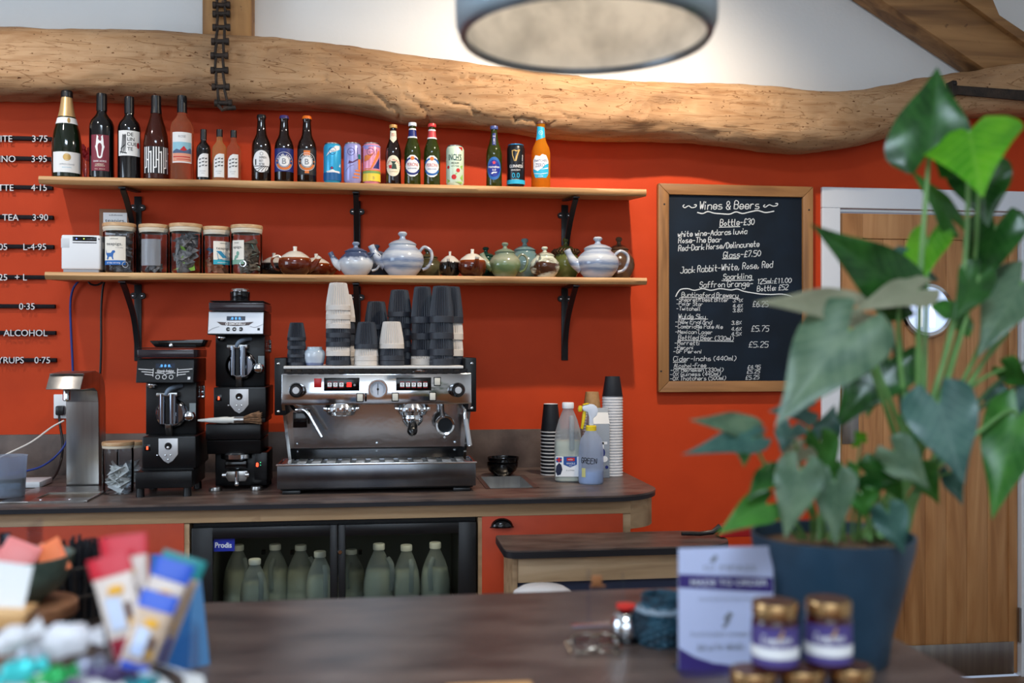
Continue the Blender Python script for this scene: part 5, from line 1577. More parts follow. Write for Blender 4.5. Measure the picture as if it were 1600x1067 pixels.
# measuring jug
P = G(13, 778, CT)
P = W(13, 778, 3.42)
s = MPP(P)
jg = thing('measuring_jug', 'translucent plastic measuring jug half full of water at the left edge', 'jug', (P.x, P.y, CT + .0065))
M_pp = pane('translucent_plastic', (222, 230, 242), .4, .15, .7)
Rj, Hj = 27 * s, 64 * s
b = B()
b.lathe([(0, 0), (Rj * .84, 0), (Rj * .88, .004), (Rj, Hj - .004), (Rj * 1.03, Hj), (Rj * .97, Hj - .002), (Rj * .85, .006), (0, .005)], 36)
b.build('jug', M_pp, jg)
B().lathe([(0, .006), (Rj * .845, .007), (Rj * .91, Hj * .46), (0, Hj * .46)], 32).build('water', mat('water', (214, 228, 226), .05, trans=.9, ior=1.1), jg)
B().tube(spline([(-Rj * .95, 0, Hj * .9), (-Rj * 1.5, 0, Hj * .86), (-Rj * 1.55, 0, Hj * .4), (-Rj * .9, 0, Hj * .25)], 6), .007, 8).build('handle', M_pp, jg)
# tea jars on the worktop
r, R, lz = jar('clear jar of white tea bags with bamboo lid, on the worktop beside the tap', 184.5, 770.5, 690, 48, 3.50, CT, False)
heap('tea_bags', 'white paper tea bags in the front clear jar beside the tap', r, R * .9, lz * .38, 18, .055, M_bagw, 21, .12)
r, R, lz = jar('second bamboo-lidded jar, half hidden behind the front jar and the left grinder', 204, 753, 682, 42, 3.66, CT, False)
heap('tea_bags', 'white paper tea bags in the jar half hidden by the left grinder', r, R * .9, lz * .38, 14, .055, M_bagw, 22, .12)

# ------------------------------------------------------------------ coffee grinders
M_hop = pane('smoky_hopper', (120, 96, 104), .6)
M_gchrome = mat('grinder_chrome', (136, 142, 154), .1, metal=1.0)
M_gbody = mat('grinder_black', (11, 11, 13), .32, spec=.35, bump=(150, .03))
M_silver = mat('silver_panel', (192, 192, 194), .35, metal=.35)
M_led = mat('red_led', (255, 70, 40), .4, emit=4.0)
M_lcd = mat('lcd_display', (34, 44, 62), .2)
M_lcdt = mat('lcd_digits', (90, 170, 240), .3, emit=1.2)
def grinder(say, ox, oy, k, Yf, depth, zbase, silver):
    """(ox, oy) = photo position of the display panel's top left; k = size relative to the left grinder"""
    X = lambda u: ox + u * k
    V = lambda v: oy + v * k
    o0 = W(X(50), V(170), Yf)
    r = thing('coffee_grinder', say, 'grinder', (o0.x, Yf + depth / 2, zbase), 0, 'coffee grinders')
    zz = lambda v: W(X(45), V(v), Yf).z
    xx = lambda u, v=60: W(X(u), V(v), Yf).x
    # hopper lid rim
    B(r).box(xx(2), xx(91), Yf + .004, Yf + depth, zz(-1), zz(-14), .003).build('hopper_rim', mat('smoky_rim', (52, 44, 50), .15, trans=.3), r)
    B(r).box(xx(3), xx(90), Yf + .010, Yf + depth - .006, zz(-15) + .001, zz(-17), .002).build('hopper_top', M_gbody, r)
    # head with sloping display panel
    B(r).side([(Yf, zz(38)), (Yf + .022, zz(0)), (Yf + depth, zz(0)), (Yf + depth, zz(38))], xx(0), xx(90), .002).build('head', M_gbody, r)
    pn = B(r)
    e = .0012
    sl = lambda v: Yf + .022 * (1 - v / 38.0) - e
    pn.prism([(xx(1), sl(1), zz(1)), (xx(89), sl(1), zz(1)), (xx(89), sl(36), zz(36)), (xx(1), sl(36), zz(36))], (0, .001, 0))
    pn = pn.build('display_panel', M_silver if silver else M_gbody, r)
    fm = lambda off: (lambda x, y: Vector((xx(x), sl(-y) - off, zz(-y))) - Vector(r.location))
    D().rect(30, -15, 60, -8).build('display', M_lcd, pn, fm(.0004))
    D().text('.8 8 8.', 45, -11.5, 4, 18).build('digits', M_lcdt, pn, fm(.0008))
    ik = M_ink if silver else M_wprint
    d = D()
    if silver:
        D().poly([(14, -17), (45, -18.5), (74, -17), (66, -22.5), (45, -24), (22, -22.5)]).build('badge', mat('badge_bronze', (70, 54, 50), .4), pn, fm(.0004))
        D().text('SIMONELLI', 47, -20.5, 3.4, 26, off=.02).ring(30.5, -20.5, 1.2, 2.2).build('lettering', M_wprint, pn, fm(.0008))
        for x in (33, 43, 53.5): d.ring(x, -29, 0, 3.4)
        d.rect(80, -31, 84, -27)
        D().stroke([(p.x, p.y) for p in spline([(1, -33, 0), (8, -28, 0), (18, -25, 0)], 5)], 1.0).stroke([(p.x, p.y) for p in spline([(68, -24, 0), (76, -26, 0), (88, -21, 0)], 5)], 1.0).build('swoosh', M_grprint, pn, fm(.0005))
    else:
        D().text('Victoria Arduino', 45.5, -19.5, 4.4, 27, off=.01, shear=.25).build('lettering', M_wprint, pn, fm(.0008))
        for sx in (-1, 1):
            for j in range(3): d.stroke([(45.5 + sx * 19, -18 - 4 * j), (45.5 + sx * (42 - 5 * j), -16.5 - 4 * j)], .9)
            d.stroke([(45.5 + sx * 19, -16), (45.5 + sx * 19, -28)], .8)
        d.stroke([(30, -22.5), (43, -23.5), (45.5, -25.5), (48, -23.5), (61, -22.5)], .8)
        for x in (34, 44.5, 55): d.ring(x, -29, 2.7, 3.4)
        d.rect(81, -33, 85, -29)
    d.build('marks', ik, pn, fm(.0008))
    if silver: D().text('< + >', 43.3, -29, 3, 22).build('button_marks', M_wprint, pn, fm(.0012))
    # column, grinding chamber and spout
    Yc = Yf + .05
    B(r).box(xx(7), xx(88), Yc + .03, Yf + depth, zz(122), zz(38), .003).build('column', M_gbody, r)
    cx, cz = xx(50), zz(88)
    B(r).lathe([(0, .035), (.040, .035), (.050, .028), (.053, .012), (.048, 0), (.040, -.006), (0, -.006)], 36, (cx, Yc, cz), 'y').build('chamber', M_gchrome, r)
    b = B(r)
    for u0, u1 in ((34, 43), (49, 61)):
        b.cyl((xx((u0 + u1) / 2), Yc - .022, zz(103)), (xx((u0 + u1) / 2), Yc - .022, zz(56)), (xx(u1) - xx(u0)) / 2, 20)
    b.build('chute_tubes', M_gchrome, r)
    B(r).box(xx(30), xx(63), Yc - .030, Yc + .03, zz(60), zz(54), .002).build('bracket', M_steel, r)
    B(r).box(xx(43.5), xx(49), Yc - .020, Yc - .006, zz(104), zz(60)).build('chute_core', M_gbody, r)
    B(r).tube(spline([(xx(45), Yc - .026, zz(57)), (xx(49), Yc - .03, zz(50)), (xx(56), Yc - .015, zz(46)), (xx(65), Yc + .02, zz(44))], 5), .007, 10).build('hose', mat('grey_hose', (120, 134, 150), .4), r)
    B(r).side([(Yc - .03, zz(104)), (Yc, zz(104)), (Yc, zz(122)), (Yc - .012, zz(122)), (Yc - .026, zz(110))], xx(43.5), xx(53), .0015).build('spout', M_steel, r)
    b = B(r)
    b.lathe([(0, .02), (.017, .02), (.019, .008), (.016, -.006), (.010, -.010), (0, -.010)], 24, (xx(79), Yc, zz(92)), 'y')
    b.build('dial', M_chrome, r)
    B(r).ball((xx(18), Yc + .025, zz(42)), .018, (1, 1, .8), 18).build('catch', M_chrome, r)
    B(r).box(xx(77), xx(87), Yc + .0285, Yc + .0295, zz(93), zz(72)).build('sticker', mat('spec_sticker', (150, 160, 164), .5), r)
    # lower body with silver shield
    B(r).box(xx(10), xx(94), Yf, Yf + depth, zz(172), zz(122), .004).build('lower_body', M_gbody, r)
    B(r).prism([(xx(36), Yf - .002, zz(125)), (xx(66), Yf - .002, zz(125)), (xx(66), Yf - .002, zz(150)), (xx(58), Yf - .002, zz(160)), (xx(51), Yf - .002, zz(164)), (xx(44), Yf - .002, zz(160)), (xx(36), Yf - .002, zz(150))], (0, .0018, 0), .0006).build('shield', M_silver, r)
    B(r).lathe([(0, -.003), (.010, -.003), (.012, .0), (0, 0)], 24, (xx(51), Yf - .002, zz(137)), 'y').build('switch_well', M_gloss, r)
    B(r).ball((xx(51), Yf - .006, zz(139)), .005, (1, .6, 1), 12).build('button', M_chrome, r)
    b = B(r)
    for u, v in ((47, 151), (55, 151), (51, 158), (34, 151)): b.ball((xx(u), Yf - .0035, zz(v)), .0028, (1, .6, 1), 8)
    b.build('screws', M_chrome, r)
    B(r).box(xx(14), xx(23), Yf - .0015, Yf + .001, zz(144), zz(134), .0006).build('rocker_switch', M_gloss, r)
    B(r).box(xx(17), xx(19.5), Yf - .0022, Yf, zz(142), zz(137)).build('light', M_led, r)
    b = B(r)
    xs_ = xx(94) + .001
    for v in (48, 56, 64): b.cyl((xx(90) - .001, Yf + .17, zz(v)), (xx(90) + .007, Yf + .17, zz(v)), .007, 10)
    b.cyl((xx(90) + .006, Yf + .17, zz(66)), (xx(90) + .006, Yf + .17, zz(46)), .0035, 8)
    b.build('side_hinge', M_chrome, r)
    return r, xx, zz
g1, xx, zz = grinder('black coffee grinder with winged white script on its panel, beside the tea jars', 212, 560, 1.0, 3.40, .25, CT, False)
B(g1).box(W(211, 750, 3.37).x, W(300, 750, 3.37).x, 3.37, 3.62, W(250, 763, 3.37).z, W(250, 737, 3.37).z, .003).build('base_drawer', M_gbody, g1)
B(g1).box(xx(8), xx(90), 3.41, 3.64, W(250, 738, 3.37).z, zz(171), .002).build('plinth', M_gbody, g1)
for x in (W(218, 765, 3.39).x, W(292, 765, 3.39).x):
    for y in (3.40, 3.59):
        B(g1).lathe([(0, 0), (.014, 0), (.012, W(250, 762, 3.37).z - CT), (0, W(250, 762, 3.37).z - CT)], 16, (x, y, CT)).build('foot', M_blackpl, g1)
# lid leaning on top of the left grinder
ld = thing('grinder_lid', 'black shallow tray lying on top of the left grinder', 'tray', (W(280, 540, 3.50).x, 3.52, W(280, 543, 3.45).z))
zl = zz(-17) + .0012
xa, xb = W(237, 536, 3.5).x, W(322, 536, 3.5).x
b = B(ld)
b.prism([(xa, 3.46, zl + .022), (xb, 3.46, zl + .026), (xb - .01, 3.46, zl), (xa + .02, 3.46, zl)], (0, .17, 0), .003)
b.build('tray', M_gloss, ld)
B(ld).ball((W(267, 540, 3.45).x, 3.452, zl + .006), .007, (1, .7, 1.2), 12).build('knob', M_chrome, ld)

# tamping machine with the right grinder standing on it
YT = 3.47
tm = thing('tamping_machine', 'black automatic tamper with red digits, standing under the silver-faced grinder', 'tamper', (W(366, 765, YT).x, YT + .1, CT))
tx = lambda px, Y=YT: W(px, 720, Y).x
tz = lambda y, Y=YT: W(366, y, Y).z
B(tm).box(tx(321), tx(407.5), YT, YT + .25, tz(687), tz(662), .004).build('drawer_tray', M_gbody, tm)
B(tm).side([(YT + .006, tz(688)), (YT + .25, tz(688)), (YT + .25, tz(710)), (YT + .02, tz(710))], tx(322), tx(407), .003).build('shelf_plate', M_gbody, tm)
B(tm).box(tx(331), tx(414), YT + .07, YT + .25, CT + .012, tz(709), .004).build('body', M_gbody, tm)
B(tm).box(tx(396), tx(416), YT + .03, YT + .2, tz(752), tz(709), .003).build('control_block', M_gbody, tm)
D().text('8', 402, -726, 6, off=.02).build('digit', M_led, tm, flat(tm, 0, 0, YT + .029))
D().rect(406.5, -723, 407.5, -722).rect(406.5, -727, 407.5, -726).build('green_lights', mat('green_led', (80, 230, 150), .4, emit=2), tm, flat(tm, 0, 0, YT + .029))
B(tm).lathe([(0, .016), (.045, .016), (.052, .010), (.052, -.004), (.040, -.010), (0, -.010)], 32, (tx(366), YT + .055, tz(716))).build('tamp_ring', M_chrome, tm)
B(tm).box(tx(349), tx(384), YT + .03, YT + .066, tz(735), tz(722), .004).build('ram_housing', M_gloss, tm)
B(tm).prism([(tx(352), YT + .03, tz(738)), (tx(385), YT + .03, tz(738)), (tx(386), YT + .03, tz(746)), (tx(382), YT + .03, tz(754)), (tx(355), YT + .03, tz(754)), (tx(350), YT + .03, tz(746))], (0, .03, 0), .002).build('fork_plate', M_steel, tm)
B(tm).cyl((tx(368.5), YT + .02, tz(757)), (tx(368.5), YT + .02, tz(737)), .006, 14).build('ram_rod', M_chrome, tm)
B(tm).ball((tx(368.5), YT + .02, tz(757)), .009, n=12).build('ram_tip', M_chrome, tm)
for px in (349, 385): B(tm).cyl((tx(px - 3), YT + .02, tz(743)), (tx(px + 3), YT + .02, tz(743)), .008, 12).build('fork_arm', M_chrome, tm)
for px in (334, 399):
    B(tm).lathe([(0, 0), (.021, 0), (.022, .004), (.019, .014), (0, .014)], 24, (tx(px), YT + .035, CT)).build('foot', M_steel, tm)
for px in (334, 407):
    B(tm).lathe([(0, 0), (.016, 0), (.015, .014), (0, .014)], 16, (tx(px), YT + .21, CT)).build('foot', M_blackpl, tm)
g2, xx2, zz2 = grinder('black coffee grinder with silver display panel, left of the coffee machine', 324, 486, .975, YT + .015, .245, tz(660), True)
p = W(374.5, 470, YT + .10)
hp = B(g2)
hz0 = zz2(-17) + .001
hp.lathe([(0, 0), (.033, 0), (.034, .004), (.033, .012), (.034, .014), (.034, .030), (.033, .034), (.0, .034)], 32, (p.x, YT + .11, hz0))
hp.build('collar', M_gloss, g2)
B(g2).lathe([(0, 0), (.030, 0), (.031, .006), (.027, .010), (0, .010)], 32, (p.x, YT + .11, hz0 + .0345)).build('collar_rim', M_chrome, g2)
zb_ = zz2(172)
B(g2).box(xx2(12), xx2(92), YT + .03, YT + .24, tz(661.5), zb_ + .001, .001).build('plinth', M_gbody, g2)

# brush lying on the tamper's tray
br = thing('counter_brush', 'white-handled bristle brush lying across the black tray under the silver-faced grinder', 'brush', W(360, 655, YT))
A, Z = W(309, 656.5, YT - .01), W(366, 655, YT - .008)
zq = tz(662) + .013
A.z = Z.z = zq
P = [A.lerp(Z, k / 10) for k in range(11)]
B(br).tube(P, [.003, .005, .006, .0075, .0085, .0095, .0105, .0115, .0115, .010, .012], 12).build('handle', mat('brush_handle_white', (206, 206, 200), .4), br)
B(br).cyl(W(366, 655, YT - .008) * 1 + Vector((0, 0, zq - W(366, 655, YT - .008).z)), Vector((W(381, 655, YT - .008).x, YT - .008, zq)), .0125, 14).build('ferrule', M_steel, br)
random.seed(5)
b = B(br)
for k in range(110):
    a = random.random() * 2 * PI
    q = math.sqrt(random.random())
    s0 = Vector((W(380, 655, YT - .008).x, YT - .008 + .010 * q * math.cos(a), zq + .010 * q * math.sin(a)))
    s1 = s0 + Vector((.055 + random.uniform(-.006, .008), .014 * q * math.cos(a) + random.uniform(-.003, .003), max(-.010, .012 * q * math.sin(a)) + .006 + random.uniform(-.003, .003)))
    b.tube([s0, (s0 + s1) / 2 + Vector((0, 0, .002)), s1], [.0012, .0013, .0008], 4)
b.build('bristles', mat('brown_bristle', (140, 106, 78), .8, mottle=(80, (96, 70, 50), .4, .6)), br)['kind'] = 'stuff'
# ------------------------------------------------------------------ coffee machine
YP, YTR, YB = 3.465, 3.375, 3.93      # panel front, drip tray front, back
M_pc = mat('polished_chrome_panel', (206, 208, 212), 0.09, metal=1.0, bump=(3, .10))
M_mside = mat('machine_side_black', (11, 12, 15), .38, spec=.35)
M_knob = mat('black_knob', (10, 10, 12), .2)
M_btn = mat('ivory_button', (214, 210, 196), .4)
X = lambda px, Y=YP: W(px, 600, Y).x
Z = lambda y, Y=YP: W(590, y, Y).z
cm = thing('coffee_machine', 'two-group chrome espresso machine standing on the worktop with cups on top', 'coffee machine', (X(590), 3.65, CT))
ztray = Z(571.5)
# body, hood, ears
B(cm).box(X(443), X(734), YP + .175, YB, Z(740, YP), ztray - .030, .004).build('body', M_mside, cm)
B(cm).box(X(443), X(724), YP - .004, YB, ztray - .010, ztray, .003).build('cup_tray', mat('cup_tray_white', (214, 212, 208), .35), cm)
b = B(cm)
for k in range(17): b.box(X(447 + k * 16.4), X(455 + k * 16.4), YP + .004, YP + .012, ztray - .020, ztray - .0102)
b.build('tray_rail_posts', M_iron, cm)['kind'] = 'stuff'
B(cm).box(X(443), X(731), YP + .014, YB - .02, ztray - .029, ztray - .0105).build('hood', M_gloss, cm)
pnl = B(cm).side([(YP, Z(632)), (YP + .012, Z(584)), (YP + .02, Z(582)), (YP + .14, Z(582)), (YP + .14, Z(632))], X(439.5), X(737), .003).build('front_panel', M_pc, cm)
for x0, x1, y1 in ((428, 447, 648), (727, 745, 645)):
    e = B(cm).box(X(x0), X(x1), YP + .016, YB - .1, Z(y1), Z(559), .004).build('side_ear', M_mside, cm)
    for yy in (568, y1 - 6):
        B(cm).ball((X((x0 + x1) / 2 + (-3 if x0 < 500 else 2)), YP + .015, Z(yy)), .005, (1, .5, 1), 10).build('screw', M_chrome, e)
# sloping sides of the working bay and chrome back panel
bz0, bz1 = Z(703, 3.60), Z(632)
bp = B(cm).prism([(X(443), 3.604, Z(634)), (X(733), 3.604, Z(634)), (X(725, 3.60), 3.605, Z(699, 3.60)), (X(455, 3.60), 3.605, Z(699, 3.60))], (0, .012, 0)).build('back_panel', mat('back_panel_chrome', (176, 172, 170), .11, metal=1.0, bump=(2.2, .22)), cm)
for px in (464, 589, 711):
    B(cm).ball((X(px, 3.59), 3.595, Z(692, 3.59)), .0045, (1, .6, 1), 10).build('screw', M_chrome, bp)
B(cm).prism([(X(455, 3.60), 3.598, Z(701, 3.6)), (X(725, 3.60), 3.598, Z(701, 3.6)), (X(726, 3.55), 3.56, Z(716, 3.55)), (X(453, 3.55), 3.56, Z(716, 3.55))], (0, .012, 0)).build('lower_panel', M_panelsteel, cm)
for a, c in ((439.5, 452), (737, 727)):
    B(cm).prism([(X(a), YP + .01, Z(632)), (X(a), YP + .13, Z(632)), (X(c, 3.60), 3.66, Z(722, 3.55)), (X(c, 3.55), 3.54, Z(722, 3.55))], (.010 if a < 500 else -.010, 0, 0)).build('side_panel', M_panelsteel, cm)
# controls
lc = lambda s_: None
FYp = lambda y: YP + .012 * (632 - y) / 48.0
def pan(y, off=.0006): return flat(cm, 0, 0, FYp(y) - off)
def pbox(nm, x0, y0, x1, y1, d, m, par, bev=.001):
    yy = FYp((y0 + y1) / 2)
    return B(cm).box(X(x0), X(x1), yy - d, yy + .004, Z(y1), Z(y0), bev).build(nm, m, par)
for px, py in ((463.5, 609.5), (715, 609)):
    c = W(px, py, YP)
    k = B(cm).lathe([(0, -.034), (.018, -.034), (.022, -.028), (.026, -.012), (.024, .004), (0, .004)], 32, (c.x, YP, c.z), 'y').build('steam_knob', M_knob, pnl)
    B(cm).lathe([(0, -.036), (.011, -.036), (.012, -.0342), (0, -.0342)], 24, (c.x, YP, c.z), 'y').build('knob_cap', M_silver, k)
pbox('red_switch', 490.5, 591, 502, 605, .003, mat('red_switch', (150, 18, 20), .3, emit=.25), pnl)
for x0, x1 in ((506, 561.5), (619, 674)):
    kp = pbox('keypad', x0, 590, x1, 610.5, .004, M_gloss, pnl)
    d = D()
    xs = (515, 524, 533.5) if x0 < 600 else (628.5, 637.5, 646.5, 655.5, 664.5)
    for x in xs: d.rect(x - 3.2, -604, x + 3.2, -598)
    d.build('key_icons', mat('icon_white', (220, 222, 224), .4, emit=.3), kp, pan(600, .0046))
    d = D()
    for x in xs: d.ring(x, -601.2, 1.0, 1.7, n=10).rect(x - 1.6, -599.8, x + 1.6, -599.2)
    d.build('icon_marks', M_ink, kp, pan(600, .0050))
    d = D()
    for x in xs: d.rect(x - 3.2, -597, x + 3.2, -596.4).rect(x - 3.2, -605.8, x + 3.2, -605.2)
    d.build('red_lines', mat('dim_red_led', (150, 20, 24), .4, emit=.5), kp, pan(600, .0046))
    if x0 < 600:
        D().rect(542, -604.5, 549, -597.5).build('lit_key', mat('lit_red_key', (255, 24, 16), .4, emit=3), kp, pan(600, .0046))
        D().disc(554, -601.5, 1.8).build('dot', M_grprint, kp, pan(600, .0046))
for x, y in ((562.5, 621), (617.5, 620.5), (676, 620), (683.5, 596.5)):
    f = pbox('button_frame', x - 5.6, y - 7, x + 5.6, y + 7, .003, M_gloss, pnl)
    pbox('button', x - 4.4, y - 5.6, x + 4.4, y + 5.6, .005, M_btn, f)
pbox('button_frame', 570, 614, 573, 627, .003, M_gloss, pnl)
c = W(590.5, 608, YP)
ga = B(cm).lathe([(0, -.010), (.027, -.010), (.028, -.016), (.0325, -.016), (.034, -.010), (.034, .006), (0, .006)], 44, (c.x, YP + .004, c.z), 'y').build('pressure_gauge', M_chrome, pnl)
gf = lambda off: (lambda x, y: Vector((c.x + x, YP - .0064 - off, c.z + y)) - Vector(cm.location))
D().disc(0, 0, .0268, n=36).build('dial_face', mat('dial_white', (196, 202, 214), .4), ga, gf(0))
d = D()
for k in range(25):
    a = R_(-30 + 240 * k / 24)
    d.stroke([(.019 * math.cos(a), .019 * math.sin(a)), ((.024) * math.cos(a), .024 * math.sin(a))], .0009)
d.stroke([(0, -.019), (.0, .020)], .0022).disc(0, 0, .004)
d.build('dial_marks', M_ink, ga, gf(.0006))
mb_ = B(cm).lathe([(0, 0), (.030, 0), (.031, .004), (.027, .012), (0, .013)], 32, (X(656), YP + .03, Z(581))).build('chrome_cap', M_chrome, pnl)
# group heads
def group_head(px, py, pf):
    c = W(px, py, YP + .03)
    g = B(cm).lathe([(0, .022), (.048, .022), (.054, .012), (.057, .008), (.057, -.004), (.050, -.008), (.046, -.018), (.036, -.022), (0, -.022)], 40, (c.x, YP + .045, c.z)).build('group_head', M_chrome, cm)
    b = B(cm)
    for k in range(16):
        a = 2 * PI * k / 16
        b.box(c.x + .0575 * math.cos(a) - .004, c.x + .0575 * math.cos(a) + .004, YP + .045 + .0575 * math.sin(a) - .004, YP + .045 + .0575 * math.sin(a) + .004, c.z - .004, c.z + .008, .001)
    b.build('collar_lugs', M_chrome, g)['kind'] = 'stuff'
    if pf:
        f = B(cm).lathe([(0, -.020), (.034, -.020), (.037, -.026), (.035, -.042), (.024, -.056), (0, -.058)], 32, (c.x, YP + .045, c.z)).build('portafilter', M_chrome, g)
        A, E = Vector((c.x, YP + .02, c.z - .030)), W(644, 679, YP - .055)
        n = 10
        B(cm).tube([A.lerp(E, .15 + .85 * k / n) for k in range(n + 1)], [.009, .010, .014, .016, .0165, .017, .0175, .018, .017, .013, .004], 16).build('handle', M_knob, f)
    return g
group_head(533, 640, False)
group_head(645, 640, True)
# steam wands
B(cm).tube(spline([W(456, 634, YP + .06), W(462, 640, YP + .03), W(474, 640, YP + .02), W(481, 645, YP + .01), W(490, 660, YP + .0), W(503, 683, YP - .015)], 6), .0065, 12).build('steam_wand', M_chrome, cm)
B(cm).box(X(458, 3.52), X(480, 3.52), 3.515, 3.535, Z(667, 3.52), Z(643, 3.52), .002).build('wand_tag', M_gloss, cm)
B(cm).tube(spline([W(724, 634, YP + .04), W(726, 641, YP + .01), W(727, 655, YP + .0), W(730, 675, YP - .01), W(734, 697, YP - .02)], 6), .0065, 12).build('steam_wand', M_chrome, cm)
B(cm).tube([W(727.5, 655, YP - .002), W(731, 676, YP - .011), W(734, 696, YP - .02)], .0085, 12).build('wand_sleeve', mat('grey_silicone', (150, 154, 160), .5), cm)
# hook-hung portafilter ring
c = W(695, 664, YP + .02)
rg_ = B(cm).lathe([(.026, -.016), (.032, -.018), (.034, -.012), (.034, .012), (.030, .016), (.026, .012), (.026, -.016)], 40, (c.x, YP + .02, c.z), 'y').build('hanging_basket_ring', M_chrome, cm)
B(cm).lathe([(0, .004), (.0262, .004), (.0262, .009), (0, .009)], 32, (c.x, YP + .02, c.z), 'y').build('basket', mat('dark_basket', (26, 30, 34), .3, metal=.6), rg_)
B(cm).tube([W(692, 652, YP + .02), W(691, 646, YP + .03), W(690, 632, YP + .05)], [.010, .008, .008], 12).build('neck', M_chrome, rg_)
B(cm).ball(W(695, 683, YP + .02), .006, n=10).build('spout_nut', M_chrome, rg_)
# drip tray
TX = lambda px, Y=YTR: W(px, 740, Y).x
TZ = lambda y, Y=YTR: W(590, y, Y).z
zt0 = TZ(724)
dt_ = B(cm).box(TX(433), TX(743.5), YTR, YTR + .012, TZ(761.5), zt0, .002).box(TX(433), TX(435.5), YTR + .012, YTR + .20, TZ(761.5), zt0).box(TX(741), TX(743.5), YTR + .012, YTR + .20, TZ(761.5), zt0).box(TX(433), TX(743.5), YTR + .20, YTR + .212, TZ(761.5), zt0, .001).build('drip_tray', mat('tray_steel', (120, 122, 126), .22, metal=1.0, mottle=(12, (96, 98, 104), .3, .7)), cm)
B(cm).box(TX(433) - .003, TX(743.5) + .003, YTR - .004, YTR + .012, zt0 - .004, zt0 + .002, .001).build('tray_lip', M_chrome, dt_)
b = B(cm)
for k in range(13):
    x0_ = TX(436) + .003 + (TX(740) - TX(436) - .006) * k / 13
    b.box(x0_, x0_ + (TX(740) - TX(436)) / 13 * .62, YTR + .02, YTR + .20, zt0 - .004, zt0 - .001, .001)
for k in range(4): b.box(TX(436), TX(740), YTR + .03 + .045 * k, YTR + .034 + .045 * k, zt0 - .008, zt0 - .005)
b.build('grate', M_steel, dt_)['kind'] = 'stuff'
B(cm).box(TX(436), TX(741), YTR + .012, YTR + .20, TZ(760), TZ(758)).build('tray_floor', M_iron, dt_)
B(cm).box(TX(437), TX(740), YTR + .02, YB - .02, TZ(765), TZ(762.2), .002).build('base', M_mside, cm)
for x in (455, 722):
    for y in (YTR + .035, YB - .07):
        B(cm).box(TX(x) - .030, TX(x) + .030, y - .025, y + .025, CT, TZ(765), .003).build('foot', M_blackpl, cm)
B(cm).box(X(450, 3.6), X(728, 3.6), 3.628, YB - .01, TZ(762), Z(700), .003).build('lower_body', M_mside, cm)

# ---- ribbed cups
M_cw = mat('oat_ribbed_cup', (208, 200, 192), .5, bump=(200, .03))
M_cd = mat('charcoal_ribbed_cup', (44, 48, 57), .5, bump=(200, .03))
CUPS = {}
def rib_mesh(h, R1, R2, m):
    key = (round(h, 4), round(R1, 4), m.name)
    if key not in CUPS:
        b = B()
        n = 64
        band = .17
        prof = [(R1 * .93, 0, 0), (R1, 0, 0), (R1 * 1.0, h * .02, 0), (R1 * .99, h * band, 0), (R1 * .985, h * (band + .01), 1), (R1 * .93, h * .40, 1), (R1 + (R2 - R1) * .62, h * .72, 1), (R2 * 1.04, h * .93, 1), (R2, h * .97, .6), (R2 * .95, h * .995, 0), (R2 * .86, h, 0)]
        rings = []
        for r, z, f in prof:
            rings.append([(( r - (.0036 if k % 2 else 0) * f) * math.cos(2 * PI * k / n), (r - (.0036 if k % 2 else 0) * f) * math.sin(2 * PI * k / n), z) for k in range(n)])
        vs = [[b.V(p) for p in r] for r in rings]
        for p, q in zip(vs, vs[1:]):
            for k in range(n): b.bm.faces.new((p[k], p[(k + 1) % n], q[(k + 1) % n], q[k]))
        b.bm.faces.new(vs[-1])
        # inside wall
        inn = [[b.V(((r - .003) * math.cos(2 * PI * k / n), (r - .003) * math.sin(2 * PI * k / n), z)) for k in range(n)] for r, z in ((R1 * .93, .0005), (R1 * .88, h * .4), (R2 * .9, h * .95))]
        for p, q in zip([vs[0]] + inn, inn):
            for k in range(n): b.bm.faces.new((p[(k + 1) % n], p[k], q[k], q[(k + 1) % n]))
        b.bm.faces.new(inn[-1][::-1])
        o = b.build('ribbed_cup', m, None, 25)
        CUPS[key] = o.data
        COL.objects.unlink(o)
        bpy.data.objects.remove(o)
    return CUPS[key]
ORD = ['top', 'second', 'third', 'fourth', 'fifth', 'sixth', 'seventh', 'eighth', 'ninth', 'tenth', 'eleventh', 'twelfth', 'thirteenth', 'fourteenth', 'fifteenth', 'sixteenth', 'seventeenth', 'eighteenth', 'nineteenth', 'twentieth', 'twenty-first', 'twenty-second', 'twenty-third', 'twenty-fourth', 'twenty-fifth', 'twenty-sixth', 'twenty-seventh', 'twenty-eighth', 'twenty-ninth', 'thirtieth']
def cup_stack(px, Y, cols, w, ht, step, say, ytop=None):
    P = W(px, 560, Y)
    s = MPP(P)
    h, R1, st_ = ht * s, w / 2 * s, step * s
    n = len(cols)
    base = ztray + .001
    top = (CZ + (HY - ytop) * s) if ytop else base + (n - 1) * st_ + h
    for i, c in enumerate(cols):                 # cols listed from the top down
        z = top - h - i * st_
        z = max(z, base)
        m = M_cw if c == 'w' else M_cd
        o = bpy.data.objects.new('ribbed_cup', rib_mesh(h, R1, R1 * .70, m))
        COL.objects.link(o)
        o.location = (P.x, Y, z)
        o.rotation_euler.z = random.random()
        tag(o, '%s ribbed cup, %s in %s' % ('oat white' if c == 'w' else 'charcoal', ORD[i] + (' one' if i == 0 else ' down'), say), 'cup', 'ribbed cups stacked on the coffee machine')
YC = YP + .055
cup_stack(463.5, YC, 'dddd', 29, 28, 13.2, 'the short left stack', 504)
cup_stack(528.5, YC, 'wwwddwd', 38.5, 43, 14.2, 'the tall black and white stack', 442)
cup_stack(536, YC + .105, 'wddwwd', 38, 43, 18, 'the stack behind the tall mixed one', 460)
cup_stack(572.5, YC, 'dww', 38, 42, 18.2, 'the low dark-topped front stack', 503)
cup_stack(612, YC, 'wdd', 39, 42, 18.2, 'the low white-topped front stack', 502.5)
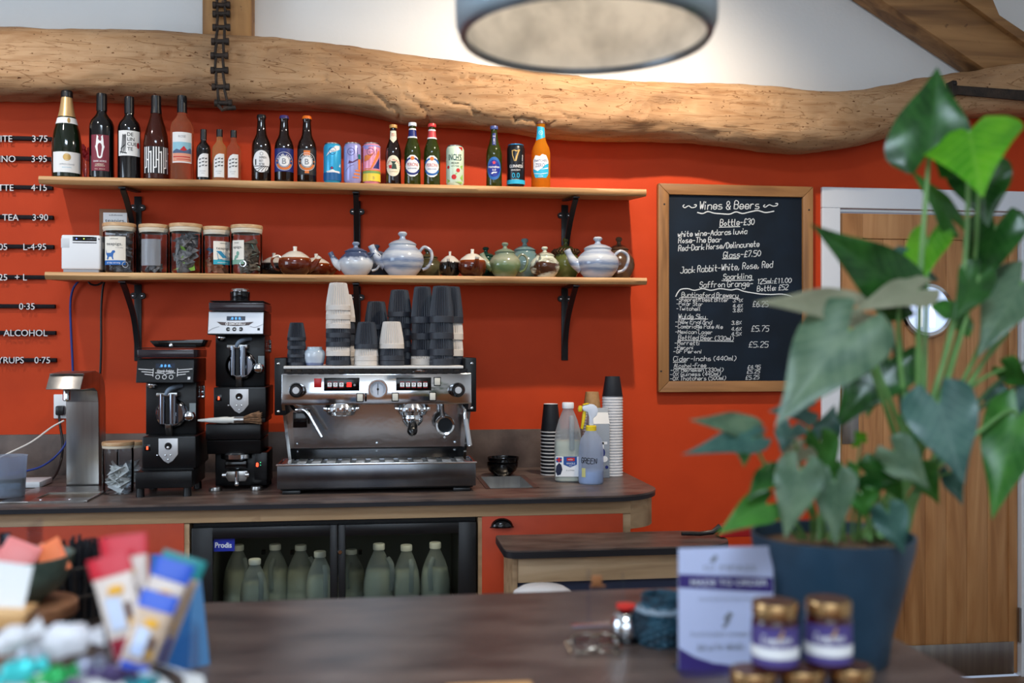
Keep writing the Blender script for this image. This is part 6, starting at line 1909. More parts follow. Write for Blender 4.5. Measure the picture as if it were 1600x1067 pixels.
cup_stack(588, YC + .19, 'dddd', 38, 44, 18, 'the dark stack right at the back', 471)
cup_stack(624.5, YC + .10, 'dddddd', 38, 42, 18.2, 'the dark stack behind the white-topped one', 453)
cup_stack(660, YC + .05, 'dddw', 36, 57, 25.6, 'the tall stack left of the right pair', 448)
cup_stack(690, YC, 'dddd', 38, 57, 25.6, 'the all-dark tall stack at the right front', 447)
cup_stack(705, YC + .105, 'dwwd', 38, 57, 25.6, 'the tall stack at the right back', 448)
P = W(491.5, 570, YC)
s = MPP(P)
sp = thing('sugar_pot', 'small pale blue-white glazed pot between the cup stacks on the coffee machine', 'pot', (P.x, YC, ztray + .001))
R, h = 16.5 * s, 29 * s
B().lathe([(0, 0), (R * .80, 0), (R * .84, .004), (R * .98, h * .40), (R, h * .62), (R * .92, h * .78), (R * .72, h * .88), (R * .70, h * .96), (R * .72, h), (R * .64, h), (R * .62, h * .9), (0, h * .88)], 32).build('pot', banded('glaze_sugar_pot', [(0, (96, 106, 136)), (.12, (100, 112, 146)), (.18, (176, 186, 200)), (.6, (192, 202, 212)), (.85, (156, 176, 194)), (1, (200, 208, 214))], (0, h), .12, .004, 30), sp)

# ------------------------------------------------------------------ right end of the worktop
# black bowls
P = W(785, 737, 3.80)
s = MPP(P)
Rb, Hb = 25 * s, 20 * s
for k in range(2):
    o = B().lathe([(0, .001), (Rb * .52, 0), (Rb * .56, .004), (Rb * .60, Hb * .10), (Rb * .86, Hb * .40), (Rb * .98, Hb * .8), (Rb, Hb), (Rb * .965, Hb), (Rb * .94, Hb * .8), (Rb * .80, Hb * .42), (Rb * .4, Hb * .16), (0, Hb * .14)], 40).build('bowl', M_gloss)
    o.location = (P.x + .003 * k, 3.80, CT + .0005 + k * (Hb * .42))
    tag(o, ('lower of two nested black glazed bowls by the sink', 'upper of two nested black glazed bowls by the sink')[k], 'bowl', 'black bowls by the sink')
# paper cups
M_pcb = mat('black_paper_cup', (26, 28, 34), .55)
M_pcw = mat('white_paper_rim', (222, 220, 220), .5)
M_kraft = mat('kraft_paper_cup', (188, 146, 98), .6, mottle=(60, (176, 134, 88), .4, .6))
PCM = {}
def paper_cup(m, rim, R1, R2, h, basewhite):
    key = (m.name, rim.name, round(R1, 4))
    if key not in PCM:
        t = thing('takeaway_cup', None, None)
        B().lathe([(R1 * .95, .004), (R1 * .965, .006), (R2 * 1.0, h), (R2 * .94, h), (R2 * .93, h - .006), (0, h - .006)] if not basewhite else [(R1 * .95, .004), (R1 * .965, .006), (R2 * 1.0, h - .001), (R2 * .96, h - .001)], 32).build('wall', m, t)
        B().lathe([(R1 * .93, .0002), (R1, .0002), (R1 * 1.015, .0022), (R1, .0042), (R1 * .93, .0042)] + ([] if not basewhite else []), 32).build('rim', rim, t)
        if basewhite: B().lathe([(R2 * .99, h), (R2 * .93, h + .001), (R2 * .92, h - .006), (0, h - .006)], 32).build('base', rim, t)
        PCM[key] = t
        return t
    return copy_tree(PCM[key])
def paper_stack(px, Y, wrim, ybot, ytop, htop, pxstep, top, rest, rim, say, basewhite=False):
    P = W(px, ybot, Y)
    s = MPP(P)
    R1 = wrim / 2 * s
    h = htop * s
    ztop = CZ + (HY - ytop) * s - h
    n = max(1, round((ztop - CT) / (pxstep * s)))
    st_ = (ztop - CT - .0005) / n
    for i in range(n + 1):
        m = top if i == 0 else rest
        o = paper_cup(m, rim if i else (rim if rest is top else top), R1, R1 * .70, h, basewhite)
        o.location = (P.x, Y, ztop - i * st_)
        cn = {M_pcb: 'black', M_pcw: 'white', M_kraft: 'brown'}[m]
        tag(o, '%s takeaway cup, %s in %s' % (cn, ORD[i] + (' one' if i == 0 else ' from the top'), say), 'cup', 'takeaway paper cups on the worktop')
paper_stack(860.5, 3.80, 32, 737, 631, 44, 5.6, M_pcb, M_pcb, M_pcw, 'the dark stack behind the milk', True)
paper_stack(957, 3.74, 32.5, 735, 588, 31, 4.35, M_pcb, M_pcw, M_pcw, 'the tallest stack at the right')
paper_stack(925, 3.90, 29, 737, 612, 30, 4.35, M_kraft, M_pcw, M_pcw, 'the brown-topped stack behind the carton')
# milk bottle in front of the black cups
P = W(887.5, 751, 3.60)
s = MPP(P)
m1 = milk_bottle('large plastic milk bottle with blue label, half full, beside the spray bottle', (P.x, 3.60, CT), 123 * s, .165, None, -.15)
m1.scale = (43 * s / (.100 * 123 * s / .29), .9, 1)
k = 123 * s / .29
lf = lambda off: (lambda x, y: Vector((x, -(.0505 * k + off) + .018 * max(0, abs(x) / (.05 * k) - .62) ** 1.2, y)))
lb = D().rect(-.046 * k, .022 * k, .046 * k, .095 * k).build('label', M_wprint, m1, lf(.0), .008)
D().poly([(-.018 * k, .095 * k), (.030 * k, .095 * k), (.030 * k, .066 * k), (.006 * k, .056 * k), (-.018 * k, .066 * k)]).rect(-.044 * k, .074 * k, -.024 * k, .092 * k).build('blue_shield', mat('dairy_blue', (34, 78, 150), .45), lb, lf(.0006), .008)
D().rect(-.006 * k, .079 * k, .022 * k, .091 * k).rect(-.044 * k, .0805 * k, -.024 * k, .0855 * k).rect(-.037 * k, .074 * k, -.031 * k, .092 * k).build('red_marks', M_red, lb, lf(.001), .008)
D().text('WHOLE', .008 * k, .070 * k, .0068 * k, .032 * k).text('MILK', .008 * k, .062 * k, .004 * k, .012 * k).text('m\u00fcller', .008 * k, .085 * k, .0055 * k, .018 * k).build('lettering', M_wprint, lb, lf(.0014), .008)
D().poly([(-.044 * k, .06 * k), (-.034 * k, .072 * k), (-.026 * k, .066 * k), (-.022 * k, .048 * k), (-.028 * k, .03 * k), (-.040 * k, .026 * k), (-.046 * k, .04 * k)]).text('2 LITRE', .006 * k, .045 * k, .004 * k, .03 * k).build('dark_print', mat('dark_blue_print', (24, 32, 60), .5), lb, lf(.001), .008)
# grey carton
P = W(934, 741, 3.70)
ct = thing('carton', 'tall grey drink carton standing behind the spray bottle', 'carton', (P.x, 3.70, CT))
s = MPP(P)
hw, hc = 16 * s, 84 * s
M_cart = mat('grey_carton', (150, 158, 168), .5)
B().box(-hw, hw, -.032, .032, 0, hc, .002).build('body', M_cart, ct)
B().prism([(-hw, -.032, hc), (-hw, .032, hc), (-hw, 0, hc + 18 * s)], (2 * hw, 0, 0)).box(-hw, hw, -.002, .002, hc + 17 * s, hc + 24 * s).build('gable', mat('silver_gable', (186, 190, 194), .35), ct)
D().rect(-hw * .1, hc * .62, hw * .75, hc * .67).rect(hw * .2, hc * .52, hw * .42, hc * .66).disc(hw * .5, hc * .35, hw * .3).build('white_marks', M_wprint, ct, lambda x, y: Vector((x, -.0326, y)))
D().disc(hw * .3, hc * .47, hw * .24, hw * .4).disc(hw * .7, hc * .2, hw * .16).build('dark_marks', M_navy, ct, lambda x, y: Vector((x, -.0330, y)))
# spray bottle
P = W(923.5, 762, 3.52)
s = MPP(P)
sb = thing('spray_bottle', 'translucent spray bottle with yellow trigger and black handwriting', 'spray bottle', (P.x, 3.52, CT))
R = 19.5 * s
zz_ = lambda y: (762 - y) * s
M_spb = pane('blue_white_plastic', (218, 228, 244), .4, .2, .55)
B().lathe([(0, .001), (R * .92, 0), (R, .006), (R, zz_(714)), (R * .97, zz_(706)), (R * .84, zz_(692)), (R * .55, zz_(684)), (R * .42, zz_(679)), (0, zz_(679))], 36).build('bottle', M_spb, sb)
B().lathe([(0, .004), (R * .9, .004), (R * .96, .010), (R * .96, zz_(741)), (0, zz_(741))], 32).build('liquid', mat('pale_blue_liquid', (196, 212, 236), .1), sb)
B().lathe([(0, zz_(679.5)), (R * .42, zz_(679.5)), (R * .43, zz_(672)), (R * .36, zz_(671)), (0, zz_(671))], 24).build('collar', mat('yellow_plastic', (226, 196, 30), .4), sb)
hd = B()
hd.side([(-.014, zz_(671)), (.014, zz_(671)), (.016, zz_(650)), (.02, zz_(645)), (.012, zz_(638)), (-.012, zz_(638))], -.010, .010)
hd.bm.clear()
pts = [(-.008, 671), (.008, 671), (.006, 660), (.020, 655), (.024, 648), (.020, 642), (.008, 638), (-.010, 637.5), (-.030, 640), (-.034, 644), (-.030, 648), (-.014, 650), (-.008, 658)]
hd.prism([(x, -.011, zz_(y)) for x, y in pts], (0, .022, 0), .003)
hd.build('spray_head', mat('white_spray_head', (214, 222, 236), .35), sb)
tg = B()
tg.prism([(x, -.007, zz_(y)) for x, y in [(-.020, 648), (-.028, 647), (-.032, 654), (-.034, 664), (-.038, 676), (-.030, 677), (-.025, 666), (-.020, 656)]], (0, .014, 0), .002)
tg.prism([(x, -.010, zz_(y)) for x, y in [(-.034, 640), (-.044, 640), (-.048, 645), (-.046, 650), (-.034, 649)]], (0, .020, 0), .003)
tg.prism([(x, -.0118, zz_(y)) for x, y in [(-.030, 639.5), (-.010, 637.6), (-.008, 636.5), (-.014, 636.2), (-.030, 637.8)]], (0, .0236, 0), .001)
tg.build('trigger', mat('yellow_plastic', (226, 196, 30), .4), sb)
D().ink('GREEN', -.048, zz_(728), .010, zz_(729), .018, .0026).build('handwriting', M_ink, sb, wrap(R, 0, .001, 0), .004)
D().rect(-.046, zz_(750), -.030, zz_(736)).build('yellow_label', mat('faded_yellow', (206, 200, 130), .5), sb, wrap(R, 0, .0008, 0), .004)

# ------------------------------------------------------------------ low side worktop in front of the orange cabinet
LZ = .85
a = G(790, 861, LZ)
yf, yb_ = a.y, G(790, 836, LZ).y
lw = thing('side_worktop', 'low brown worktop with rounded ends on a pale timber apron, below the chalkboard', 'worktop', (.9, (yf + yb_) / 2, 0))
xl, xr = G(783, 850, LZ).x, G(1148, 848, LZ).x
def capsule(x0, x1, y0, y1, rl, rr, n=8):
    P = []
    for (cx, cy, r, a0) in ((x0 + rl, y0 + rl, rl, PI), (x1 - rr, y0 + rr, rr, 1.5 * PI), (x1 - rr, y1 - rr, rr, 0), (x0 + .01, y1 - .01, .01, .5 * PI)):
        for k in range(n + 1): P.append((cx + r * math.cos(a0 + PI / 2 * k / n), cy + r * math.sin(a0 + PI / 2 * k / n)))
    return P
B(lw).prism([(x, y, LZ - .005) for x, y in capsule(xl, xr, yf, yb_, .04, .11)], (0, 0, .005)).build('top_surface', M_lam, lw, 30)
B(lw).prism([(x, y, LZ - .024) for x, y in capsule(xl - .0008, xr + .0008, yf - .0008, yb_ + .0008, .04, .11)], (0, 0, .0188)).build('edge_band', M_lamedge, lw, 30)
ya = yf + .035
ax0, ax1 = W(809, 885, ya).x, W(1128, 885, ya).x
za = W(930, 907, ya).z
B(lw).box(ax0, ax1, ya, ya + .025, za, LZ - .0245, .001).build('apron', wood('pale_knotty_apron', (164, 132, 98), (196, 164, 126), (212, 182, 146), 'x', .8, .55, .2, speck=(10, .70, (128, 86, 52))), lw)
B(lw).box(ax0 - .016, ax0 - .001, ya - .002, yb_ - .01, 0, LZ - .0245, .001).build('end_panel', M_ply, lw)
B(lw).box(ax0, ax1, ya + .012, yb_ - .02, 0.0, za - .001).build('plinth', mat('navy_panel', (40, 48, 72), .6), lw)
# white bin and red tool on the low worktop
p = W(848, 914, 2.60)
bn_ = thing('waste_bin', 'white round-lidded bin between the two counters', 'bin', (p.x, 2.60, 0))
Rn = 49 * MPP(p)
B().lathe([(0, 0), (Rn * .82, 0), (Rn * .98, p.z - .05), (0, p.z - .05)], 36).build('bucket', M_wpl, bn_)
B().lathe([(Rn * 1.0, p.z - .052), (Rn, p.z - .04), (Rn * .93, p.z - .018), (Rn * .7, p.z - .006), (0, p.z)], 36).build('lid', M_wpl, bn_)
q = G(1090, 838, LZ)
rt = thing('dustpan_brush', 'red hand tool with black grip lying at the back of the low worktop', 'brush', (q.x, q.y, LZ))
o0 = Vector((W(1062, 826, q.y).x, q.y - .02, LZ + .014))
B(rt).tube([o0, Vector((W(1090, 828, q.y).x, q.y - .02, LZ + .012)), Vector((W(1110, 824, q.y).x, q.y - .02, LZ + .016)), Vector((W(1122, 815, q.y).x, q.y - .02, LZ + .034))], [.006, .007, .008, .010], 10).build('grip', M_blackpl, rt)
B(rt).prism([(W(1118, 826, q.y).x, q.y - .05, LZ + .004), (W(1175, 826, q.y).x, q.y - .05, LZ + .004), (W(1175, 800, q.y).x, q.y - .05, LZ + .06), (W(1128, 814, q.y).x, q.y - .05, LZ + .036)], (0, .07, 0), .004).build('pan', mat('red_plastic', (170, 24, 30), .4), rt)
# ------------------------------------------------------------------ front serving counter
FX1, FY1 = .855, 1.955
fc = thing('serving_counter', 'brown stone-look serving counter across the foreground', 'counter', (-.8, 1.6, 0))
B(fc).prism([(x, y, CT - .022) for x, y in ((-3.3, 1.0), (FX1 - .03, 1.0), (FX1 + .004, 1.03), (FX1, FY1 - .05), (FX1 - .05, FY1), (-3.3, FY1))], (0, 0, .022), .002).build('top_surface', M_lam, fc, 30)
B(fc).box(-3.3, FX1 - .06, 1.08, FY1 - .06, 0, CT - .0225).build('body', M_ply, fc)
# pale tray edge at the very bottom of the view
P = G(765, 1064, CT + .012)
tr = B((P.x, P.y - .09, CT)).box(G(690, 1066, CT).x, G(828, 1066, CT).x, P.y - .20, P.y, CT + .0006, CT + .012, .006, 3).build('serving_board', wood('honey_board', (196, 142, 86), (220, 170, 112), (232, 188, 132), 'x', 1.2, .45, .1))
tr.location = (P.x, P.y - .09, CT)
tag(tr, 'pale wooden board on the serving counter, only its far edge showing', 'board')

# ------------------------------------------------------------------ pendant lamp
d0 = 1.533
fwd, rgt = Vector((SA, CA, 0)), Vector((CA, -SA, 0))
lc = fwd * d0 + rgt * ((915 - 800) / F * d0)
zc = CZ + (HY - 60) / F * d0
pd = thing('pendant_lamp', 'large grey zinc pendant lamp hanging in the foreground', 'lamp', (lc.x, lc.y, zc))
Rp = .200
M_zinc = mat('aged_zinc', (132, 148, 156), .5, metal=.2, mottle=(9, (164, 176, 182), .35, .7), bump=(30, .08))
M_zin = mat('pale_shade_lining', (216, 212, 204), .7, mottle=(12, (160, 158, 152), .40, .72), bump=(30, .1))
out = [(.1885, .000), (.195, .006), (.1995, .018), (.2005, .035), (.2005, .16), (.195, .19), (.178, .215), (.140, .25), (.10, .275), (.05, .29)]
B().lathe([(.1875, .002)] + out + [(.05, .292), (.0, .292)], 64).build('shade', M_zinc, pd)
B().lathe([(.1865, .0025), (.188, .012), (.190, .026), (.1915, .045), (.190, .158), (.185, .184), (.168, .207), (.132, .241), (.0, .268)], 64).build('lining', M_zin, pd)
B().lathe([(.183, .006), (.1845, -.002), (.190, -.004), (.1945, .003), (.193, .005), (.188, .002), (.183, .006)], 64).build('rim', mat('dark_zinc_rim', (112, 118, 124), .35, metal=.7), pd)
B().cyl((0, 0, .29), (0, 0, 3.9 - zc), .006, 10).build('cord', M_blackpl, pd)
B().lathe([(0, .292), (.035, .292), (.03, .34), (.012, .36), (0, .36)], 24).build('cap', M_zinc, pd)
B().ball((0, 0, .205), .035, (1, 1, 1.15), 20).build('bulb', mat('warm_bulb', (255, 222, 180), .3, emit=1.5), pd)
pl_l = lamp('pendant_bulb_light', 'POINT', (lc.x, lc.y, zc + .145), (lc.x, lc.y, 0), .9, (1, .92, .82), shadow_soft_size=.03)

# ------------------------------------------------------------------ plant in a blue pot
PB = G(1300, 1028, CT)
PB.z = CT
pt = thing('potted_plant', 'leafy green arum-like plant in a large dark blue pot on the serving counter', 'plant', PB)
s = MPP(PB)
zt = (1031 - 836) * s
M_pot = mat('blue_pot_glaze', (34, 58, 76), .36, mottle=(14, (42, 68, 88), .35, .7), bump=(60, .04))
Rt, Rb_ = 124 * s, 84 * s
B().lathe([(0, 0), (Rb_ * .97, 0), (Rb_, .004), (Rb_ * 1.06, zt * .22), (Rb_ + (Rt - Rb_) * .62, zt * .62), (Rt * .985, zt * .90), (Rt, zt), (Rt * .965, zt), (Rt * .95, zt * .90), (Rt * .8, zt * .6), (0, zt * .6)], 56).build('pot', M_pot, pt)
B().lathe([(0, zt * .93), (Rt * .945, zt * .90), (Rt * .945, zt * .86), (0, zt * .86)], 40).build('soil', mat('bark_soil', (120, 92, 66), .9, mottle=(60, (70, 50, 36), .4, .6), bump=(50, .8)), pt)
def leaf_mat(nm, c1, c2, vein, rough=.32, trans=.25):
    if nm in MATS: return MATS[nm]
    m = mat(nm, c1, rough, spec=.45)
    nt = m.node_tree
    b = nt.nodes['Principled BSDF']
    uv = nt.nodes.new('ShaderNodeUVMap')
    sx = nt.nodes.new('ShaderNodeSeparateXYZ')
    nt.links.new(uv.outputs[0], sx.inputs[0])
    ab = nt.nodes.new('ShaderNodeMath'); ab.operation = 'ABSOLUTE'
    nt.links.new(sx.outputs[0], ab.inputs[0])
    md = nt.nodes.new('ShaderNodeMath'); md.operation = 'MULTIPLY_ADD'       # v + 0.55|u| : side veins slant forward
    nt.links.new(ab.outputs[0], md.inputs[0]); md.inputs[1].default_value = -.75
    nt.links.new(sx.outputs[1], md.inputs[2])
    fr_ = nt.nodes.new('ShaderNodeMath'); fr_.operation = 'MULTIPLY'; fr_.inputs[1].default_value = 8.0
    nt.links.new(md.outputs[0], fr_.inputs[0])
    pg_ = nt.nodes.new('ShaderNodeMath'); pg_.operation = 'PINGPONG'; pg_.inputs[1].default_value = .5
    nt.links.new(fr_.outputs[0], pg_.inputs[0])
    mn = nt.nodes.new('ShaderNodeMath'); mn.operation = 'MULTIPLY'; mn.inputs[1].default_value = 5.0
    nt.links.new(ab.outputs[0], mn.inputs[0])
    mi = nt.nodes.new('ShaderNodeMath'); mi.operation = 'MINIMUM'
    nt.links.new(pg_.outputs[0], mi.inputs[0]); nt.links.new(mn.outputs[0], mi.inputs[1])
    vr = nt.nodes.new('ShaderNodeMapRange')
    vr.inputs['From Min'].default_value = .0; vr.inputs['From Max'].default_value = .16
    vr.inputs['To Min'].default_value = .26; vr.inputs['To Max'].default_value = 0
    nt.links.new(mi.outputs[0], vr.inputs['Value'])
    tc = nt.nodes.new('ShaderNodeTexCoord')
    nz = nt.nodes.new('ShaderNodeTexNoise'); nz.inputs['Scale'].default_value = 22; nz.inputs['Detail'].default_value = 4
    nt.links.new(tc.outputs['Object'], nz.inputs['Vector'])
    rp = nt.nodes.new('ShaderNodeValToRGB')
    rp.color_ramp.elements[0].position, rp.color_ramp.elements[0].color = .38, lin(c1)
    rp.color_ramp.elements[1].position, rp.color_ramp.elements[1].color = .68, lin(c2)
    nt.links.new(nz.outputs['Fac'], rp.inputs[0])
    mx = nt.nodes.new('ShaderNodeMix'); mx.data_type = 'RGBA'
    nt.links.new(vr.outputs[0], mx.inputs['Factor'])
    nt.links.new(rp.outputs[0], mx.inputs['A'])
    mx.inputs['B'].default_value = lin(vein)
    nt.links.new(mx.outputs['Result'], b.inputs['Base Color'])
    tl = nt.nodes.new('ShaderNodeBsdfTranslucent')
    nt.links.new(mx.outputs['Result'], tl.inputs[0])
    ms = nt.nodes.new('ShaderNodeMixShader')
    ms.inputs[0].default_value = trans
    o = [n for n in nt.nodes if n.type == 'OUTPUT_MATERIAL'][0]
    nt.links.new(b.outputs[0], ms.inputs[1]); nt.links.new(tl.outputs[0], ms.inputs[2])
    nt.links.new(ms.outputs[0], o.inputs[0])
    return m
L_dark = leaf_mat('dark_leaf', (22, 62, 22), (44, 96, 36), (70, 116, 58), .26)
L_mid = leaf_mat('mid_leaf', (40, 96, 34), (70, 130, 50), (104, 150, 80), .34)
L_bright = leaf_mat('young_leaf', (72, 148, 20), (104, 176, 30), (150, 200, 80), .34, .4)
L_grey = leaf_mat('grey_green_leaf', (70, 98, 74), (104, 128, 98), (130, 150, 120), .38)
L_blue = leaf_mat('blue_green_leaf', (48, 86, 78), (74, 112, 100), (110, 140, 126), .34)
L_pale = leaf_mat('pale_leaf_back', (132, 134, 108), (150, 150, 124), (120, 128, 98), .5)
HW = [(0, .22), (.04, .37), (.10, .47), (.20, .51), (.33, .49), (.48, .415), (.62, .30), (.76, .175), (.88, .085), (.95, .035), (1, .0)]
def leaf(bx, by, tx, ty, w, Y0, Y1, m, roll=0.0, fold=.18, curl=.10, face=None, nm='leaf', nv=18, nu=6):
    """base and tip in photo pixels at their own distances, w = width in photo pixels, roll tilts the blade about its midrib"""
    A, T = W(bx, by, Y0), W(tx, ty, Y1)
    ax = (T - A)
    L = ax.length / .80
    ax.normalize()
    view = (Vector((0, 0, CZ)) - A).normalized()
    nrm = (view - ax * view.dot(ax)).normalized()
    nrm = Matrix.Rotation(R_(roll), 3, ax) @ nrm
    side = ax.cross(nrm).normalized()
    wd = w * MPP(A) / max(.35, math.cos(R_(roll)))
    bm = bmesh.new()
    uvl = bm.loops.layers.uv.new('UVMap')
    o0 = Vector(pt.location)
    v0 = .20
    for sg in (-1, 1):
        g, uvs = [], {}
        for i in range(nv + 1):
            v = i / nv
            h = smooth_tab(HW, v) if v < .985 else .0
            h = max(h, .0)
            xi = .15 * (max(0, v0 - v) / v0) ** .8
            row = []
            for j in range(nu + 1):
                u = xi + (max(h, xi + .002) - xi) * j / nu
                x = u * wd * sg
                z = fold * abs(x) - curl * L * (v - .1) ** 2 - .35 * abs(x) * abs(x) / wd + .010 * math.sin(v * 9 + j * .5) * u
                p = A + ax * ((v - v0) * L) + side * x + nrm * z - o0
                q = bm.verts.new(p)
                uvs[q] = (u * sg, v)
                row.append(q)
            g.append(row)
        for a, b_ in zip(g, g[1:]):
            for j in range(nu):
                f = bm.faces.new((a[j], a[j + 1], b_[j + 1], b_[j]))
                for lp in f.loops: lp[uvl].uv = uvs[lp.vert]
    bmesh.ops.remove_doubles(bm, verts=bm.verts[:], dist=2e-5)
    return link_mesh(nm, bm, m, pt, 70), A
M_stem = mat('green_stem', (84, 128, 62), .4, mottle=(12, (110, 150, 84), .4, .7))
M_stemd = mat('dark_stem', (52, 84, 48), .4)
def stem(A, root, r0=.0045, r1=.003, sag=.0, m=None, bow=(0, 0)):
    Q = W(*root)
    mid = Q.lerp(A, .5) + Vector((bow[0], 0, bow[1]))
    b = B(pt)
    P = spline([Q, mid, A], 8)
    b.tube(P, [r0 + (r1 - r0) * k / (len(P) - 1) for k in range(len(P))], 8)
    return b.build('stem', m or M_stem, pt)
YR = PB.y
def LF(bx, by, tx, ty, w, dy0, dy1, m, root=None, roll=0, bow=(0, 0), r=.0042, **k):
    o, A = leaf(bx, by, tx, ty, w, YR + dy0, YR + dy1, m, roll, **k)
    if root: stem(A, (root[0], root[1], YR + (root[2] if len(root) > 2 else 0)), r, r * .62, 0, None, bow)
# tall plant
LF(1452, 240, 1469, 97, 128, .00, .03, L_dark, (1440, 700), 12, (-.01, 0), .0055)
LF(1514, 204, 1526, 262, 146, -.02, -.14, L_bright, (1436, 690), 0, (.03, .0), .005, fold=.10, curl=.3)
LF(1488, 345, 1428, 262, 36, .02, .0, L_mid, None, 30)
LF(1530, 268, 1545, 352, 92, .04, .02, L_dark, (1445, 690), -8, (.03, .02))
LF(1556, 352, 1520, 462, 84, .06, .03, L_dark, (1450, 690, .02), 20, (.04, 0))
LF(1597, 440, 1528, 548, 90, .02, -.03, L_grey, (1452, 700), 18, (.03, .03))
LF(1450, 372, 1424, 462, 62, .05, .04, L_bright, (1442, 700), 38)
LF(1405, 452, 1276, 350, 92, -.02, -.06, L_dark, (1425, 720), 18, (-.01, .03))
LF(1330, 480, 1200, 462, 56, -.05, -.12, L_pale, (1428, 720), 25, (-.02, .05), curl=.16)
LF(1436, 452, 1336, 478, 52, -.04, -.08, L_pale, (1432, 720), 30, (.0, .04))
LF(1398, 418, 1470, 440, 66, .09, .08, L_blue, None, 10)
LF(1327, 515, 1212, 660, 132, -.10, -.15, L_grey, (1420, 740), 14, (-.02, .07), .0048, curl=.06)
LF(1390, 560, 1302, 668, 98, .02, .0, L_dark, (1425, 745), 12, (0, .03))
LF(1372, 580, 1352, 650, 56, .05, .03, L_mid, None, 25)
LF(1466, 628, 1508, 756, 108, -.10, -.14, L_blue, (1432, 740), -6, (.0, .05), .0048)
LF(1592, 650, 1546, 806, 96, -.02, -.06, L_mid, (1446, 745), 16, (.05, .05))
LF(1585, 618, 1612, 720, 84, .03, .0, L_blue, None, -12)
LF(1488, 500, 1506, 468, 70, .0, .02, L_mid, (1442, 700), 20)
LF(1530, 430, 1492, 505, 58, -.02, -.03, L_dark, (1450, 700), -20)
LF(1570, 575, 1620, 610, 40, .02, .0, L_mid, (1452, 730), 40, (.0, .04))
for k, (x, y, rx) in enumerate(((1600, 600, 1450), (1575, 520, 1448), (1610, 560, 1455), (1405, 520, 1425), (1385, 470, 1420))):
    stem(W(x, y, YR + .04), (rx, 745, YR + .01), .0042, .003, 0, M_stem if k % 2 else M_stemd, (.0, .03))
# thick stem cluster down into the pot
for x0, y0, x1, y1, dy in ((1440, 700, 1392, 838, .0), (1432, 740, 1372, 840, -.02), (1446, 745, 1402, 838, .02), (1425, 720, 1360, 840, .03), (1420, 740, 1350, 842, .0), (1452, 730, 1410, 840, .04)):
    A, Q = W(x0, y0, YR), W(x1, y1, YR + dy * .5)
    b = B(pt)
    P = spline([Q, Q.lerp(A, .5) + Vector((-.006, 0, 0)), A, A + (A - Q) * .04], 6)
    b.tube(P, [.0095 - .005 * k / (len(P) - 1) for k in range(len(P))], 10)
    b.build('stem', M_stem, pt)
# lower, smaller-leaved growth
LF(1172, 668, 1084, 652, 42, -.06, -.10, L_grey, (1255, 840), 25, (-.03, .05), .0028)
LF(1176, 684, 1072, 704, 44, -.07, -.12, L_blue, (1258, 842), 20, (-.03, .05), .0028)
LF(1168, 690, 1160, 728, 36, -.05, -.07, L_mid, None, 30)
LF(1196, 788, 1124, 830, 56, -.09, -.13, L_mid, (1250, 842), 12, (-.02, .02), .003)
LF(1210, 738, 1166, 778, 44, -.08, -.11, L_dark, (1260, 842), 24, (-.02, .02), .0028)
LF(1262, 640, 1206, 640, 46, -.02, -.05, L_blue, (1290, 840), 20, (-.01, .03), .0028)
LF(1236, 668, 1218, 706, 44, -.06, -.07, L_blue, (1285, 842), 30, (-.01, .03), .0028)
LF(1250, 735, 1225, 842, 74, -.11, -.12, L_grey, (1280, 842), 8, (-.01, .02), .003)
LF(1256, 700, 1212, 735, 40, -.04, -.06, L_pale, None, 30)
LF(1290, 680, 1306, 632, 44, .0, .0, L_blue, (1300, 842), 20, (.0, .02), .0028)
LF(1282, 690, 1302, 770, 50, -.06, -.07, L_mid, (1302, 842), 35, (.0, .02), .0028)
LF(1304, 752, 1302, 852, 64, -.10, -.12, L_grey, (1310, 842), 20, (.0, .02), .003)
LF(1322, 735, 1334, 800, 34, -.04, -.04, L_mid, (1318, 842), 30, (.0, .02), .0028)
LF(1345, 690, 1338, 672, 26, .0, .0, L_bright, (1330, 842), 40, (.0, .02), .0024)
LF(1352, 740, 1408, 755, 60, -.05, -.08, L_dark, (1342, 842), 20, (.0, .02), .0028)
LF(1345, 770, 1352, 815, 44, -.06, -.06, L_mid, (1340, 842), 30, (.0, .02), .0028)
LF(1396, 704, 1452, 765, 66, -.08, -.11, L_grey, (1358, 842), 10, (.0, .02), .003)
LF(1385, 735, 1410, 790, 42, -.04, -.05, L_mid, (1360, 842), 30, (.0, .02), .0026)
LF(1440, 735, 1466, 790, 46, -.02, -.03, L_mid, (1380, 842), 22, (.0, .02), .0028)
LF(1486, 738, 1502, 790, 36, -.02, -.04, L_blue, (1400, 842), 20, (.0, .03), .0026)
LF(1388, 800, 1412, 868, 56, -.13, -.14, L_blue, (1365, 842), 12, (.0, .02), .003)
LF(1420, 660, 1440, 720, 40, .0, -.02, L_mid, (1400, 842), 30)
random.seed(9)
for k in range(10):
    x = 1270 + 13 * k + random.uniform(-4, 4)
    stem(W(x + random.uniform(-20, 24), 770 + random.uniform(-20, 25), YR - .03), (x, 845, YR - .02 + random.uniform(-.03, .03)), .0032, .002, 0, M_stem)

